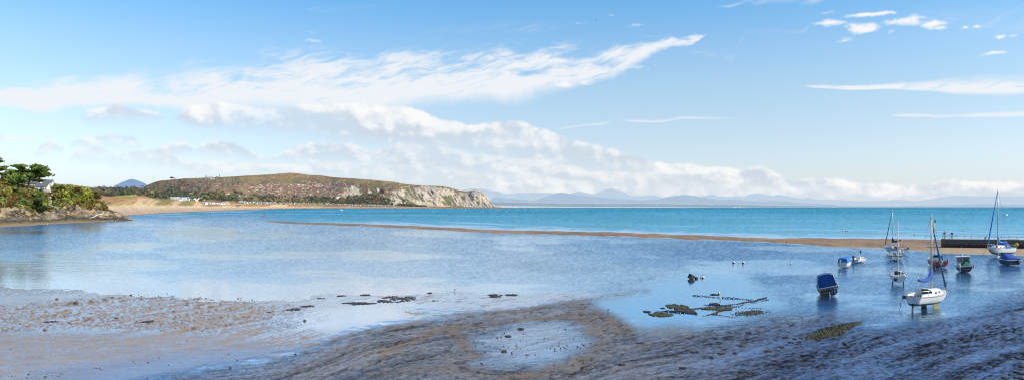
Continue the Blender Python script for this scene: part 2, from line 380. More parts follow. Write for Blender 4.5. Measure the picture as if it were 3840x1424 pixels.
# wavelet grain: facets of the chop at the size they show from here
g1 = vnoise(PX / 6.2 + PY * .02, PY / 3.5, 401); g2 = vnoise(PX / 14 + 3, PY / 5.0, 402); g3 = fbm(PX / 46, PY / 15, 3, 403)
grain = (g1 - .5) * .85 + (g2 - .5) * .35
# ---- sea: turquoise, paler and milkier toward the bar
dep = np.interp(PY, [777, 790, 815, 840, 870, 900], [0, .12, .38, .66, .9, 1.0])
gust = fbm(GX * 0.004, GY * 0.0016, 4, 31)
gust2 = fbm(PX / 420, PY / 60, 4, 37)
sea_c = lerp3((0.0, 0.235, 0.36), (0.085, 0.40, 0.52), dep)
sea_c = sea_c * (0.80 + 0.34 * gust[..., None] + grain[..., None] * .22)
lag_c = lerp3((0.012, 0.05, 0.13), (0.03, 0.10, 0.20), gust2)
col = sea_c * (1 - lagoon[..., None]) + lag_c * lagoon[..., None]
gl = 0.16 + dep * 0.20 + (gust - 0.5) * 0.20 + grain * .10; ro = np.full_like(PX, 0.35); bs = np.full_like(PX, 0.10)
# sheltered water: silvery on the left and toward the near margin, darker and ruffled on the right
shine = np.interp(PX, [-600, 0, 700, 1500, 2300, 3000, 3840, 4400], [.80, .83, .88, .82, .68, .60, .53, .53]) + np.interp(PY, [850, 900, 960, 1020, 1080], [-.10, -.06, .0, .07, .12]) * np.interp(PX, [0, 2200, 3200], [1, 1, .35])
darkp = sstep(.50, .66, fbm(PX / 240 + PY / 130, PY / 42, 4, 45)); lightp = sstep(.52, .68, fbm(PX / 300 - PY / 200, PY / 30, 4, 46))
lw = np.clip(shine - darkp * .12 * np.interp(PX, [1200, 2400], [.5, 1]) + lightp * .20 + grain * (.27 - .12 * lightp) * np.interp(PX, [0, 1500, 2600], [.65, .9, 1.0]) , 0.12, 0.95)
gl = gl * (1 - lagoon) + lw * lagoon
ro = ro * (1 - lagoon) + (0.20 - lightp * .08) * lagoon
bs = bs * (1 - lagoon) + 0.10 * lagoon
tint = np.ones(PX.shape + (3,))
tint = tint * (1 - lagoon[..., None]) + lerp3((0.58, 0.80, 1.0), (0.86, 0.95, 1.0), np.clip((shine - .5) * 3 + (gust2 - .5) + grain * .4, 0, 1)) * lagoon[..., None]
# foam and wash along the seaward edge of the bar, and the thin lines of breaking swell
BAR_TOP = [(1000, 828), (1400, 841), (1800, 859), (2200, 869), (2600, 882), (2900, 892), (3100, 893), (3540, 897), (4300, 905), (6900, 925)]
dtop = np.interp(PX, *np.array(BAR_TOP).T) - PY
on = sstep(1040, 1500, PX) * (1 - lagoon)
wash = sstep(17, 2, dtop + (fbm(PX * .02, PY * .12, 4, 3) - .5) * 16) * on
lines = np.zeros_like(PX)
for k, (o, w_, a, x0, x1) in enumerate([(20, 1.6, .7, 1500, 4300), (33, 1.3, .5, 2300, 4400), (9, 1.8, .8, 1300, 4400), (44, 1.2, .4, 2600, 4500), (27, 1.0, .6, 2900, 4500), (14, 1.0, .6, 1800, 4400), (54, 1.0, .3, 2900, 4400)]):
    jit = (fbm(PX * .006 + k * 7, PX * 0, 3, 60 + k) - .5) * 12
    seg = sstep(.40, .58, fbm(PX * .004 + k * 5.1, PX * 0 + k, 2, 70 + k))
    lines = np.maximum(lines, np.exp(-((dtop - o + jit) / w_) ** 2) * a * seg * sstep(x0, x0 + 300, PX) * (PX < x1))
slick = np.zeros_like(PX)
for x0, y0, x1, y1, w_, a in [(1000, 800, 2050, 811, .8, .35), (2300, 816, 3000, 812, .8, .22), (2780, 826, 3300, 830, .8, .25), (1050, 790, 1500, 792, .7, .2), (2480, 807, 2620, 808, .8, .3)]:
    yl = y0 + (PX - x0) / (x1 - x0) * (y1 - y0) + (fbm(PX * .01, PX * 0, 3, int(x0)) - .5) * 3
    slick = np.maximum(slick, np.exp(-((PY - yl) / w_) ** 2) * a * sstep(x0 - 40, x0 + 60, PX) * (1 - sstep(x1 - 60, x1 + 40, PX)))
foam = np.clip(np.maximum.reduce([wash * .62, lines, slick]), 0, 1)
col = col * (1 - foam[..., None]) + np.array((0.60, 0.68, 0.78)) * foam[..., None]
gl = gl * (1 - foam * .4)
# green-brown troughs and dark backs of the low swell close in
sw_d = sstep(70, 8, dtop) * on * (PX > 1900)
tr = (np.exp(-((dtop - 23 + (fbm(PX * .006, PX * 0, 3, 66) - .5) * 8) / 1.5) ** 2) + np.exp(-((dtop - 38 + (fbm(PX * .006, PX * 0, 3, 67) - .5) * 8) / 1.3) ** 2) * .5 * (PX > 2900)) * sstep(.44, .58, fbm(PX * .003, PX * 0, 2, 91)) * sw_d
col = col * (1 - tr[..., None] * .75) + np.array((0.15, 0.15, 0.08)) * tr[..., None] * .75
# swash off the left beach
sw = np.zeros_like(PX)
for x0, y0, x1, y1, w_, a in [(500, 806, 720, 797, 2.2, .5), (560, 812, 760, 806, 1.8, .45), (740, 795, 960, 789, 1.6, .6), (740, 805, 1000, 803, 1.4, .4), (760, 818, 1000, 812, 1.3, .35), (640, 835, 790, 866, 4, .4), (600, 842, 740, 850, 3, .35), (560, 822, 640, 850, 3, .35), (520, 818, 620, 824, 3, .4), (900, 790, 1020, 783.5, 1.0, .6)]:
    yl = y0 + (PX - x0) / (x1 - x0) * (y1 - y0) + (fbm(PX * .012, PX * 0 + y0, 3, int(x0)) - .5) * 7
    sw = np.maximum(sw, np.exp(-((PY - yl) / w_) ** 2) * a * sstep(x0 - 20, x0 + 60, PX) * (1 - sstep(x1 - 60, x1 + 20, PX)))
col = col * (1 - sw[..., None]) + np.array((0.50, 0.62, 0.78)) * sw[..., None]
# ---- flow field of the draining shallows: isolines follow the bank of the stream
bankp = np.array([(-3000, 1900), (-100, 1480), (400, 1418), (700, 1372), (1000, 1340), (1149, 1298), (1268, 1263), (1323, 1245), (1398, 1231), (1497, 1214), (1586, 1198), (1690, 1182), (1850, 1166), (2000, 1150), (2140, 1128), (2280, 1108), (2500, 1080), (2800, 1050), (3200, 1010), (3840, 940), (4600, 880), (7000, 840)], float)
xf = np.arange(-3100, 7000, 20.0); ff = np.interp(xf, bankp[:, 0], bankp[:, 1]); ff = np.convolve(np.pad(ff, 4, 'edge'), np.ones(9) / 9, 'valid')
bank = np.interp(PX, xf, ff)
vf = np.log((PY - HZ) / (bank - HZ)) + (fbm(GX * .10, GY * .08, 4, 52) - .5) * .10
wy2 = wy + (fbm(GX * .5, GY * .25, 4, 17) - .5) * 46; wx2 = wx + (fbm(GX * .45 + 5, GY * .3, 4, 18) - .5) * 150
rad = np.sqrt(((wx2 - 1985) / 238) ** 2 + ((wy2 - (1290 + (wx2 - 1985) * -.07)) / 88) ** 2) + feath * .25
angp = np.arctan2((wy - 1292) / 88, (wx - 1985) / 238)
m_pool = (1 - sstep(.45, 1.22, rad)) * .92
ringw = np.exp(-((rad - 1.15) / .42) ** 2) * .6
def streak(fu, fv, s, o=4):
    a_ = fbm(GX * fu, vf * fv, o, s); b_ = fbm(angp * 2.2 + rad * 1.5, rad * fv * .16, o, s + 7); return a_ * (1 - ringw) + b_ * ringw
S1 = streak(.22, 60, 21); S2 = streak(.75, 150, 24); S3 = streak(.06, 15, 27, 3)
rip = vnoise(PX / 10.0 + PY * .05, vf * 165, 77) * .42 + vnoise(PX / 22 - PY * .05, vf * 90, 78) * .22 + vnoise(PX / 8 + PY * .04, PY / 3.4, 79) * .36
riph = vnoise(PX / 11 + PY * .03, (PY + PX * .05) / 3.2, 80) * .68 + vnoise(PX / 22, (PY + PX * .08) / 5.5, 81) * .32
kr = sstep(2150, 2700, PX); rip = rip * (1 - kr) + riph * kr
nearR = sstep(-45, 55, PY + (S3 - .5) * 90 + feath * 30 - np.interp(PX, [2200, 2300, 2398, 2540, 2665, 2807, 2914, 3100, 3300, 3500, 3650, 3840, 4400], [1090, 1130, 1238, 1228, 1208, 1192, 1172, 1180, 1210, 1205, 1165, 1100, 1000]))
nearL = sstep(-.05, .07, vf + feath * .08)
kx = sstep(2180, 2420, PX); near = nearL * (1 - kx) + nearR * kx
near = near * (1 - m_pool * .9) * (1 - m_calm * sstep(1240, 1190, PY))
# calm margins reflect the low sky
CALMEDGE = [(-3000, 990, 1130), (0, 1000, 1120), (300, 1030, 1130), (600, 1050, 1140), (900, 1064, 1150), (1200, 1068, 1150), (1500, 1066, 1150), (1800, 1076, 1130), (2050, 1088, 1120), (2250, 1098, 1112)]
ce = band(wx, PY + (g3 - .5) * 40, CALMEDGE, 30)
calm = np.clip(np.maximum.reduce([ce, m_calm, edge_calm * .8 * (1 - near)]), 0, 1)
calm = np.clip(calm + feath * 1.2 * np.clip(4 * calm * (1 - calm), 0, 1), 0, 1)
ctint = lerp3((0.93, 0.96, 1.0), (0.60, 0.82, 1.0), np.clip(m_calm + sstep(1700, 2100, PX) * .6, 0, 1))
gl = gl * (1 - calm) + (0.84 + grain * .10) * calm; ro = ro * (1 - calm) + 0.09 * calm; bs = bs * (1 - calm * .85)
tint = tint * (1 - calm[..., None]) + ctint * calm[..., None]
# central pale pool
pl = m_pool; gl = gl * (1 - pl) + (.66 + (S2 - .5) * .7 + (rip - .5) * .25 + grain * .10) * pl; ro = ro * (1 - pl) + .14 * pl; bs = bs * (1 - pl * .8)
col = col * (1 - pl[..., None]) + np.array((0.17, 0.135, 0.12)) * pl[..., None]; tint = tint * (1 - pl[..., None]) + lerp3((0.84, 0.90, 1.0), (0.74, 0.86, 1.0), sstep(1900, 2200, PX)) * pl[..., None]
# ---- the running shallows: brown bed seen through, ruffled, striated along the flow
rgt = sstep(2200, 3100, PX) * sstep(1130, 1260, PY + (PX - 3000) * .12)
lftb = sstep(1300, 700, PX)
bed = lerp3((0.040, 0.027, 0.018), (0.20, 0.122, 0.062), sstep(.36, .66, S2 * .3 + S3 * .3 + S1 * .15 + rip * .25))
bed = bed * (1 - .60 * rgt[..., None]) * (1 - .25 * lftb[..., None])
mixn = (S1 - .5) * (.95 - .45 * kr) + (S2 - .5) * (.55 - .35 * kr) + (S3 - .5) * .9 * kr + (rip - .5) * .85 + (g1 - .5) * .35
rb = np.interp(PX, [-600, 500, 1100, 1700, 2300, 3000, 3840], [.44, .36, .25, .25, .25, .23, .26])
bright = np.clip(rb + mixn * np.interp(PX, [0, 1000, 2600, 3400], [.42, .46, .54, .60]), .02, .92)
col = col * (1 - near[..., None]) + bed * near[..., None]
gl = gl * (1 - near) + bright * near
ro = ro * (1 - near) + .20 * near; bs = bs * (1 - near) + .16 * near
ntint = lerp3((0.76, 0.87, .98), (0.42, 0.66, 1.0), np.clip(rgt + lftb * .5, 0, 1))
tint = tint * (1 - near[..., None]) + ntint * near[..., None]
# brown sand ribs showing along the edges of the runnels
rib = np.zeros_like(PX)
for pts, w_, a_k in [([(1149, 1300), (1268, 1268), (1323, 1250), (1400, 1236), (1500, 1219), (1590, 1201)], 8, 1), ([(1400, 1152), (1520, 1172), (1660, 1178), (1850, 1170), (1990, 1158), (2140, 1132), (2260, 1112)], 9, .9), ([(1230, 1140), (1320, 1150), (1420, 1160), (1560, 1180)], 10, .5),
                ([(1440, 1318), (1500, 1296), (1580, 1262), (1660, 1235), (1720, 1222)], 12, 1), ([(1690, 1245), (1725, 1268), (1750, 1300), (1790, 1335)], 17, .9), ([(1740, 1226), (1900, 1207), (2050, 1192), (2130, 1184)], 7, .9),
                ([(2170, 1180), (2225, 1225), (2240, 1285), (2200, 1340), (2060, 1390), (1900, 1420)], 26, .8), ([(2240, 1180), (2330, 1225), (2430, 1245), (2560, 1235)], 24, .8), ([(2100, 1124), (2260, 1112), (2420, 1090)], 10, .7), ([(1400, 1400), (1600, 1370), (1800, 1390)], 30, .5)]:
    p = np.array(pts, float); dmin = np.full_like(PX, 1e9)
    for a_, b_ in zip(p[:-1], p[1:]):
        ab = b_ - a_; tt = np.clip(((PX - a_[0]) * ab[0] + (PY - a_[1]) * ab[1]) / (ab @ ab), 0, 1)
        dmin = np.minimum(dmin, np.hypot((PX - a_[0] - tt * ab[0]) * .55, PY - a_[1] - tt * ab[1]))
    rib = np.maximum(rib, np.exp(-(dmin / w_) ** 2) * a_k)
rib = np.clip(rib * (.10 + 1.15 * sstep(.38, .62, S1 * .25 + S2 * .3 + rip * .45)), 0, 1) * (1 - m_pool * .7)
col = col * (1 - rib[..., None] * .9) + np.array((0.22, 0.135, 0.065)) * rib[..., None] * .9
gl = gl * (1 - rib * .66)
MW = water_material('water_surface')
V = np.stack([GX, GY, np.zeros_like(GX)], -1).reshape(-1, 3)
nr, nc = PX.shape
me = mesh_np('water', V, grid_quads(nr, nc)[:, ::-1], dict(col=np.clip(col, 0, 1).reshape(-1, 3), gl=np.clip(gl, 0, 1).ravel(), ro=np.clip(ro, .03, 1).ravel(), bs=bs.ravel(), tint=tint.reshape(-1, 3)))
tag(link('water', me, MW), kind='structure')

# ---- wet sand flats, a film of water over them
sel = (ys > 1040); kc = xs < 2400
ct = lambda A_: A_[sel][:, kc]
PXs, PYs, GXs, GYs = ct(PX), ct(PY), ct(GX), ct(GY)
mm = np.maximum(m_flats, m_upper); sand = ct(np.clip(mm + feath * .9 * (mm < .98), 0, 1))
sp = ct(smooth_pool); ripS, fe, gg = ct(rip), ct(feath), ct(grain)
# streaks on the flats fan from lower left to upper right
vs = np.log((PYs - HZ)) + (PXs - 600) * .00042 * np.interp(PXs, [0, 1200], [.5, 1.0]) + (fbm(GXs * .1, GYs * .1, 3, 61) - .5) * .05
F1 = fbm(GXs * .35, vs * 55, 4, 62); F2 = fbm(GXs * 1.4, vs * 120, 4, 63); F3 = fbm(GXs * .08, vs * 14, 3, 64); fine2 = fbm(PXs / 9, PYs / 5, 3, 65)
belt = band(PXs, PYs, [(-3000, 1150, 1320), (0, 1150, 1250), (250, 1124, 1236), (500, 1106, 1240), (800, 1112, 1245), (1000, 1134, 1240), (1150, 1156, 1222), (1230, 1180, 1205)], 22)
ribz = band(PXs, PYs, [(-3000, 1070, 1125), (0, 1076, 1112), (310, 1080, 1100), (330, 1085, 1090)], 6)
lobe = band(PXs, PYs, [(450, 1240, 1262), (800, 1205, 1304), (1000, 1190, 1310), (1150, 1212, 1304), (1250, 1255, 1285)], 22)
tan = band(PXs, PYs, [(-3000, 1230, 1900), (0, 1236, 1500), (300, 1240, 1450), (500, 1246, 1370), (800, 1255, 1330), (1000, 1275, 1315)], 30)
ribs = .5 + .5 * np.sin(PYs * 1.25 + PXs * .22 + fbm(PXs / 60, PYs / 20, 3, 66) * 9)
dry = np.maximum.reduce([belt * (.16 + .80 * sstep(.40, .60, F1 * .18 + F2 * .30 + fine2 * .52)), ribz * ribs * sstep(.3, .55, fine2) * .8,
                         lobe * (.10 + .95 * sstep(.42, .62, F2 * .4 + ripS * .35 + F1 * .25)), tan * (.34 + .48 * sstep(.36, .64, F1 * .25 + F3 * .30 + F2 * .15 + fine2 * .30)),
                         ct(m_upper) * (.02 + .75 * sstep(.54, .68, ct(S2) * .5 + F2 * .5)), np.full_like(PXs, .10) + .12 * sstep(.5, .7, F2)])
blue_run = band(PXs, PYs, [(100, 1400, 1600), (400, 1352, 1480), (800, 1312, 1380), (1000, 1302, 1350), (1200, 1285, 1300)], 22)
dry = np.clip(dry * (1 - sp * .85) * (1 - blue_run * .7), 0, 1)
scol = lerp3((0.21, 0.17, 0.145), (0.43, 0.285, 0.17), dry)
peb = belt * sstep(.60, .72, fine2) * sstep(.42, .58, F1) * .7
scol = scol * (1 - peb[..., None]) + np.array((0.085, 0.068, 0.040)) * peb[..., None]
sgl = np.clip(.68 - dry * .58 - peb * .22 + (F3 - .5) * .2 + gg * .16 + ct(m_upper) * .16 + sp * .22 - blue_run * .16, .06, .92)
stint = lerp3((0.85, 0.915, 1.0), (0.66, 0.76, .94), np.clip(blue_run * .9, 0, 1))
V = np.stack([GXs, GYs, np.clip((sand - .5) * .10, -.08, .035) + dry * .012 * (sand > .6)], -1).reshape(-1, 3)
me = mesh_np('wet_sand', V, grid_quads(*PXs.shape)[:, ::-1], dict(col=np.clip(scol, 0, 1).reshape(-1, 3), gl=sgl.ravel(), ro=(.11 + dry * .3).ravel(), bs=(.03 + dry * .08).ravel(), tint=stint.reshape(-1, 3)))
tag(link('wet_sand', me, water_material('wet_sand_film', 0.5)), kind='structure')

# ---- generic vertex coloured ground
def ground_material(name, grain=1.2, bump=0.4, bd=0.3, rough=0.95, haze=0.0, hazec=(0.55, 0.66, 0.78), var=(0.7, 1.3)):
    m, t, out = new_mat(name)
    c = t.coord('Object'); n = t.noise(c, grain, 6, 0.65); n2 = t.noise(c, grain * 0.23, 4, 0.6)
    f = t.m('MULTIPLY', t.lin(n, 0.3, 0.7, var[0], var[1]), t.lin(n2, 0.3, 0.7, 0.85, 1.15))
    sc = t.n.new('ShaderNodeVectorMath'); sc.operation = 'SCALE'; t.put(t.attr('col', 'Color'), sc.inputs[0]); t.put(f, sc.inputs['Scale'])
    b = shader(t, 'ShaderNodeBsdfPrincipled', Roughness=rough); b.inputs['Specular IOR Level'].default_value = 0.15
    t.put(sc.outputs[0], b.inputs['Base Color'])
    if bump: t.put(t.bump(n, bump, bd), b.inputs['Normal'])
    o_ = b.outputs[0]
    if haze:                                                            # aerial haze painted in: a fixed glow mixed into the far slope
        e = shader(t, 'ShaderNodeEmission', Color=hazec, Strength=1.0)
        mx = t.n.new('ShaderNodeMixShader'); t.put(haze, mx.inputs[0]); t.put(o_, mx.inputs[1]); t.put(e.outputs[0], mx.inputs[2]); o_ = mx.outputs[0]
    t.put(o_, out.inputs[0]); return m
def add_ground(name, P, colr, mat, kind='structure'):
    nr, nc = P.shape[:2]
    me = mesh_np(name, P.reshape(-1, 3), grid_quads(nr, nc), dict(col=colr.reshape(-1, 3)))
    return tag(link(name, me, mat), kind=kind)

# ---- sandbar
xb = np.concatenate([np.arange(1000, 4400, 5.0), np.array([4700, 5300, 6400])])
low = np.interp(xb, *np.array(SANDBAR_LOW).T) + (fbm(xb * .02, xb * 0, 5, 2) - .5) * 8 * np.clip((xb - 1000) / 900, .15, 1)
top = np.interp(xb, *np.array(BAR_TOP).T) - 1.5 * np.clip((xb - 1050) / 300, 0, 1) + (fbm(xb * .015, xb * 0, 5, 4) - .5) * 7 * np.clip((xb - 1000) / 900, .15, 1)
low = np.maximum(low, top + .5)
def rows_on_water(frac): return top + (low - top) * frac
Pb = []
for fr in np.linspace(-.12, 1.08, 40):
    py = rows_on_water(fr); Y = F * EYE / (py - HZ); X = (xb - 1920) / F * Y
    hgt = np.clip(1 - abs(fr - .5) * 2.05, -.08, 1); th = np.clip((low - top) / 40, .02, 1)
    Pb.append(np.stack([X, Y, hgt ** 1 * .55 * th + (hgt < 0) * -.12], -1))
Pb = np.array(Pb)
bx, by = proj(Pb); fr = np.linspace(-.12, 1.08, 40)[:, None] + xb * 0
n1 = fbm(Pb[..., 0] * .08, Pb[..., 1] * .02, 5, 9); n2 = fbm(Pb[..., 0] * .5, Pb[..., 1] * .15, 4, 19)
cb = lerp3((0.235, 0.135, 0.072), (0.36, 0.225, 0.125), sstep(.3, .7, n1 * .6 + n2 * .4))
tanz = sstep(.62, .70, fr) * sstep(3380, 3560, xb)[None, :] + sstep(.86, .98, fr) * .5
cb = cb * (1 - np.clip(tanz, 0, 1)[..., None]) + np.array((0.47, 0.33, 0.20)) * np.clip(tanz, 0, 1)[..., None]
wetl = sstep(.16, .02, fr) * sstep(.35, .6, n1)
wet2 = sstep(.60, .68, fbm(Pb[..., 0] * .06 + 4, Pb[..., 1] * .03, 4, 23)) * band(bx, by, [(2500, 880, 893), (2700, 886, 900), (3100, 896, 905), (3350, 905, 918)], 4)
wt = np.clip(np.maximum(wetl, wet2), 0, 1)[..., None]
cb = cb * (1 - wt) + np.array((0.42, 0.46, 0.52)) * wt
add_ground('sandbar', Pb[::-1], cb[::-1], ground_material('sandbar_sand', 1.5, .25, .05, .7, var=(.82, 1.18)))

# ---- left beach, its dunes, coastal plain, hill
xh = np.concatenate([np.arange(180, 1900, 2.0)])
WL = [(150, 830), (340, 817), (420, 811), (500, 805), (600, 798), (700, 794), (800, 790), (900, 786.5), (1000, 783), (1100, 781), (1200, 780.4), (1500, 780), (1700, 779.6), (1900, 779.6)]
BT = [(150, 783), (340, 781), (400, 778), (440, 777), (500, 776), (640, 776), (700, 776), (850, 775.6), (1000, 775), (1200, 774.8), (1500, 775.5), (1600, 776.5), (1700, 777.5), (1900, 779)]
DT = [(150, 745), (340, 734), (378, 734), (420, 735), (500, 731), (512, 732), (537, 736), (560, 739), (601, 748), (640, 748), (694, 748), (740, 751), (762, 762), (800, 764), (825, 762), (840, 754), (859, 752), (880, 762), (1000, 764), (1150, 765), (1300, 770), (1480, 773.4), (1600, 775), (1700, 777), (1900, 778.8)]
bt_ = np.array(BT, float); wl_ = np.array(WL, float)
Yw = lambda x: F * EYE / (np.interp(x, wl_[:, 0], wl_[:, 1]) - HZ)
YB = [(x, float(Yw(x)) + 55) for x in (150, 340, 420, 500, 600, 700, 800, 900, 1000, 1100, 1200, 1500, 1700, 1900)]
YD = [(x, y + 70 + 60 * (x < 800)) for x, y in YB]
YF = [(x, y + 360) for x, y in YB]
under = [(x, y + 1.2) for x, y in WL]
Pz, par = loft([(under, None), (WL, None), (BT, YB)], xh, [2, 8])
Pz[0, :, 2] = -.6
n1 = fbm(Pz[..., 0] * .02, Pz[..., 1] * .02, 4, 3); wetk = sstep(2.4, 1.15, par)[:, None]
cz = lerp3((0.52, 0.385, 0.26), (0.36, 0.24, 0.155), np.clip(wetk + (n1 - .5) * .5, 0, 1))
beachm = ground_material('beach_sand', .35, .1, .1, .9, 0.06, var=(.9, 1.1))
add_ground('beach', Pz, cz, beachm)
plain = [(150, 722), (340, 716), (400, 722), (470, 722), (540, 724), (600, 738), (700, 742), (760, 746), (850, 750), (1000, 757), (1200, 761), (1300, 763), (1480, 770), (1600, 772.5), (1750, 775), (1900, 778)]
Pd, par = loft([(BT, YB), (DT, YD), (plain, YF)], xh, [18, 14])
dx, dy = proj(Pd)
dsp = (fbm(Pd[..., 0] * .03, Pd[..., 2] * .06 + Pd[..., 1] * .01, 5, 6) - .5)
k_ = np.interp(xh, [300, 700, 800, 1100, 1600], [14, 9, 4, 3, 1])[None, :] * np.clip(par[:, None] * 2, 0, 1) * np.clip((2 - par[:, None]) * 4, 0, 1)
Pd[..., 1] -= dsp * k_ * 2.2
Pd[..., 2] += dsp * k_ * .25
na = fbm(dx * .02, dy * .05, 4, 71); nb_ = fbm(dx * .07 + dy * .1, dy * .12, 4, 72)
# bare slips run down the face, marram and bracken between
slip = fbm((dx + dy * 1.1) * .022, dy * .012, 3, 73)
rust = np.array((0.30, 0.145, 0.05)); straw = np.array((0.43, 0.275, 0.115)); olive = np.array((0.17, 0.16, 0.045)); sandc = np.array((0.56, 0.41, 0.25)); grn = np.array((0.24, 0.31, 0.06))
nb2 = fbm(dx * .22 + dy * .3, dy * .35, 3, 75)
cd = rust + (straw - rust) * np.clip(sstep(.42, .62, nb_ * .55 + nb2 * .45) * (1.3 - .95 * par[:, None]), 0, 1)[..., None]
cd = cd + (olive - cd) * (sstep(.48, .64, na) * np.interp(dx, [300, 520, 640, 760, 900, 1500], [.75, .55, .65, .9, .6, .7]))[..., None]
lowk = sstep(.55, .0, par)[:, None] + 0 * dx
sl = np.clip(sstep(.34, .02, par)[:, None] * .95 + sstep(.57, .68, slip) * sstep(1.02, .7, par)[:, None] * .7, 0, 1) * sstep(1.15, .95, par)[:, None]
cd = cd + (sandc - cd) * sl[..., None]
gf = ((par > 1.0)[:, None] * 1.0) * np.ones_like(dx)
cd = cd + (olive * 1.1 - cd) * (gf * .75 * sstep(.35, .55, na))[..., None]
field = band(dx, dy, [(390, 726, 731), (430, 720, 735), (500, 721, 735), (520, 724, 731)], 2)
cd = cd + (grn - cd) * field[..., None]
yg = band(dx, dy, [(430, 771, 775), (520, 769, 774), (600, 768, 773), (640, 771, 774)], 2) * .6
cd = cd + (np.array((0.42, 0.40, 0.13)) - cd) * yg[..., None]
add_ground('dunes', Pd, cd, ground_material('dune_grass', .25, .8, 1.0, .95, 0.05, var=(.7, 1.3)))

HILLR = [(150, 706), (330, 708), (400, 708), (440, 707), (500, 706), (540, 701), (560, 691), (580, 683), (600, 678), (640, 674), (700, 669), (760, 667), (860, 663), (900, 660), (1000, 655), (1040, 652), (1060, 649.5), (1085, 648), (1110, 649), (1150, 655), (1170, 656.5), (1200, 657), (1250, 665), (1320, 669), (1400, 675), (1480, 683), (1520, 690), (1560, 694), (1600, 696), (1660, 698), (1690, 704), (1720, 713), (1750, 717), (1765, 715), (1778, 712.5), (1790, 713), (1808, 719), (1822, 729), (1831, 742), (1838, 757), (1842, 763), (1856, 767), (1866, 773), (1878, 778.5), (1900, 779.3)]
xh2 = np.arange(180, 1884, 1.6)
foot = np.array(plain, float)
# one more step between: shoulder of the hill
SH = []; YS = []; YR = []; 
for x in np.arange(150, 1901, 25.0):
    f_ = np.interp(x, foot[:, 0], foot[:, 1]); r_ = np.interp(x, *np.array(HILLR).T)
    yf = np.interp(x, *np.array(YF).T)
    k1 = np.interp(x, [150, 500, 1000, 1400, 1700, 1900], [.62, .62, .62, .70, .80, .8])
    SH.append((x, f_ + (r_ - f_) * k1)); dd = np.interp(x, [150, 500, 800, 1300, 1600, 1800, 1880], [900, 700, 480, 330, 220, 130, 20])
    YS.append((x, yf + dd)); YR.append((x, yf + dd * np.interp(x, [150, 1000, 1500, 1800], [2.6, 2.6, 2.4, 2.0])))
BK = [(x, y + 60) for x, y in HILLR]; YK = [(x, y + 900) for x, y in YR]
Ph, par = loft([(plain, [(a, b - 6) for a, b in YF]), (SH, YS), (HILLR, YR), (BK, YK)], xh2, [60, 44, 6])
hx, hy = proj(Ph)
fade = np.clip(par * 5, 0, 1) * np.clip((2 - par) * 8, 0, 1)
cl = lambda poly, soft=4: band(hx + (fbm(hx * .03, hy * .05, 3, 81) - .5) * 26, hy + (fbm(hx * .05, hy * .06, 3, 82) - .5) * 14, poly, soft)
cliff = np.maximum.reduce([cl([(1255, 748, 750), (1285, 714, 742), (1320, 700, 748), (1345, 702, 754), (1352, 735, 752)]), cl([(1375, 706, 728), (1420, 704, 730), (1438, 726, 735), (1452, 735, 762), (1492, 735, 762), (1512, 738, 764), (1515, 760, 765)]),
                           cl([(1470, 712, 716), (1500, 714, 745), (1540, 705, 758), (1570, 700, 774), (1620, 698, 776), (1680, 706, 776), (1720, 718, 777), (1765, 724, 777), (1770, 760, 777)]), cl([(1765, 735, 777), (1775, 714, 777), (1800, 712, 778), (1860, 740, 780), (1880, 770, 780)])])
# ribs and gullies slant down to the right on the headland
gul = fbm((hx - hy * .9) * .032, (hy + hx * .4) * .022, 4, 84); gfine = fbm((hx - hy * .6) * .16, hy * .10, 4, 85)
crag = (gul - .5) * 2 + (gfine - .5) * .9
Ph[..., 1] -= crag * cliff * fade[:, None] * 19
Ph[..., 2] += (crag * cliff * 4 + (fbm(hx * .03, hy * .06, 4, 86) - .5) * 14 * (1 - cliff)) * fade[:, None]
Ph[..., 2] += (fbm(hx * .09, hy * .2, 4, 87) - .5)*3.5 * np.clip((2.2 - par) * 3, 0, 1)[:, None] * np.clip(par * 3, 0, 1)[:, None]
n1 = fbm(hx * .02, hy * .05, 4, 88); n2 = fbm(hx * .11, hy * .28, 4, 89); n3 = fbm(hx * .5, hy * .9, 2, 90); n4 = fbm(hx * .006, hy * .10, 3, 98)
heath = np.array((0.165, 0.095, 0.060)); bracken = np.array((0.25, 0.140, 0.060)); moss = np.array((0.13, 0.125, 0.04)); dull = np.array((0.115, 0.080, 0.060)); rock = np.array((0.54, 0.44, 0.32)); pink = np.array((0.50, 0.32, 0.22))
ch = heath + (bracken - heath) * sstep(.40, .66, n1)[..., None]
ch = ch + (moss - ch) * (sstep(.46, .62, n2) * .8)[..., None]
upper_k = sstep(1.25, 1.7, par)[:, None] + 0 * hx
ch = ch + (np.array((0.27, 0.165, 0.072)) - ch) * (upper_k * .75 * sstep(.3, .6, n4))[..., None]
ch = ch + (np.array((0.19, 0.155, 0.06)) - ch) * (band(hx, hy, [(700, 668, 682), (1000, 668, 684), (1300, 676, 690), (1500, 690, 706)], 5) * .6)[..., None]
mid = np.maximum.reduce([band(hx, hy, [(930, 684, 730), (1000, 686, 735), (1150, 684, 742), (1300, 684, 742), (1360, 696, 735)], 8), band(hx, hy, [(640, 690, 712), (750, 690, 716), (930, 680, 720)], 6) * .6])
ch = ch + (dull * np.array((1.15, .95, 1.0)) - ch) * (mid * .7)[..., None]
spk = sstep(.56, .66, n3 * .55 + n2 * .45)
dens = np.maximum.reduce([mid * .85, cl([(1100, 688, 698), (1150, 684, 706), (1250, 690, 706), (1300, 694, 704)]) * 1.4, band(hx, hy, [(1060, 646, 655), (1085, 646, 654), (1125, 648, 656)], 2) * 1.5, band(hx, hy, [(1300, 668, 676), (1450, 678, 692), (1540, 690, 700)], 3) * .9, cl([(1440, 702, 712), (1480, 700, 740), (1540, 696, 760)]) * 1.1, upper_k * .35])
rk = np.clip(spk * dens, 0, 1)
ch = ch + (rock * 1.02 - ch) * rk[..., None]
rc = rock + (pink - rock) * (sstep(.45, .65, n1) * np.interp(hx, [1200, 1450, 1550, 1800], [.9, .9, .4, .25]))[..., None]
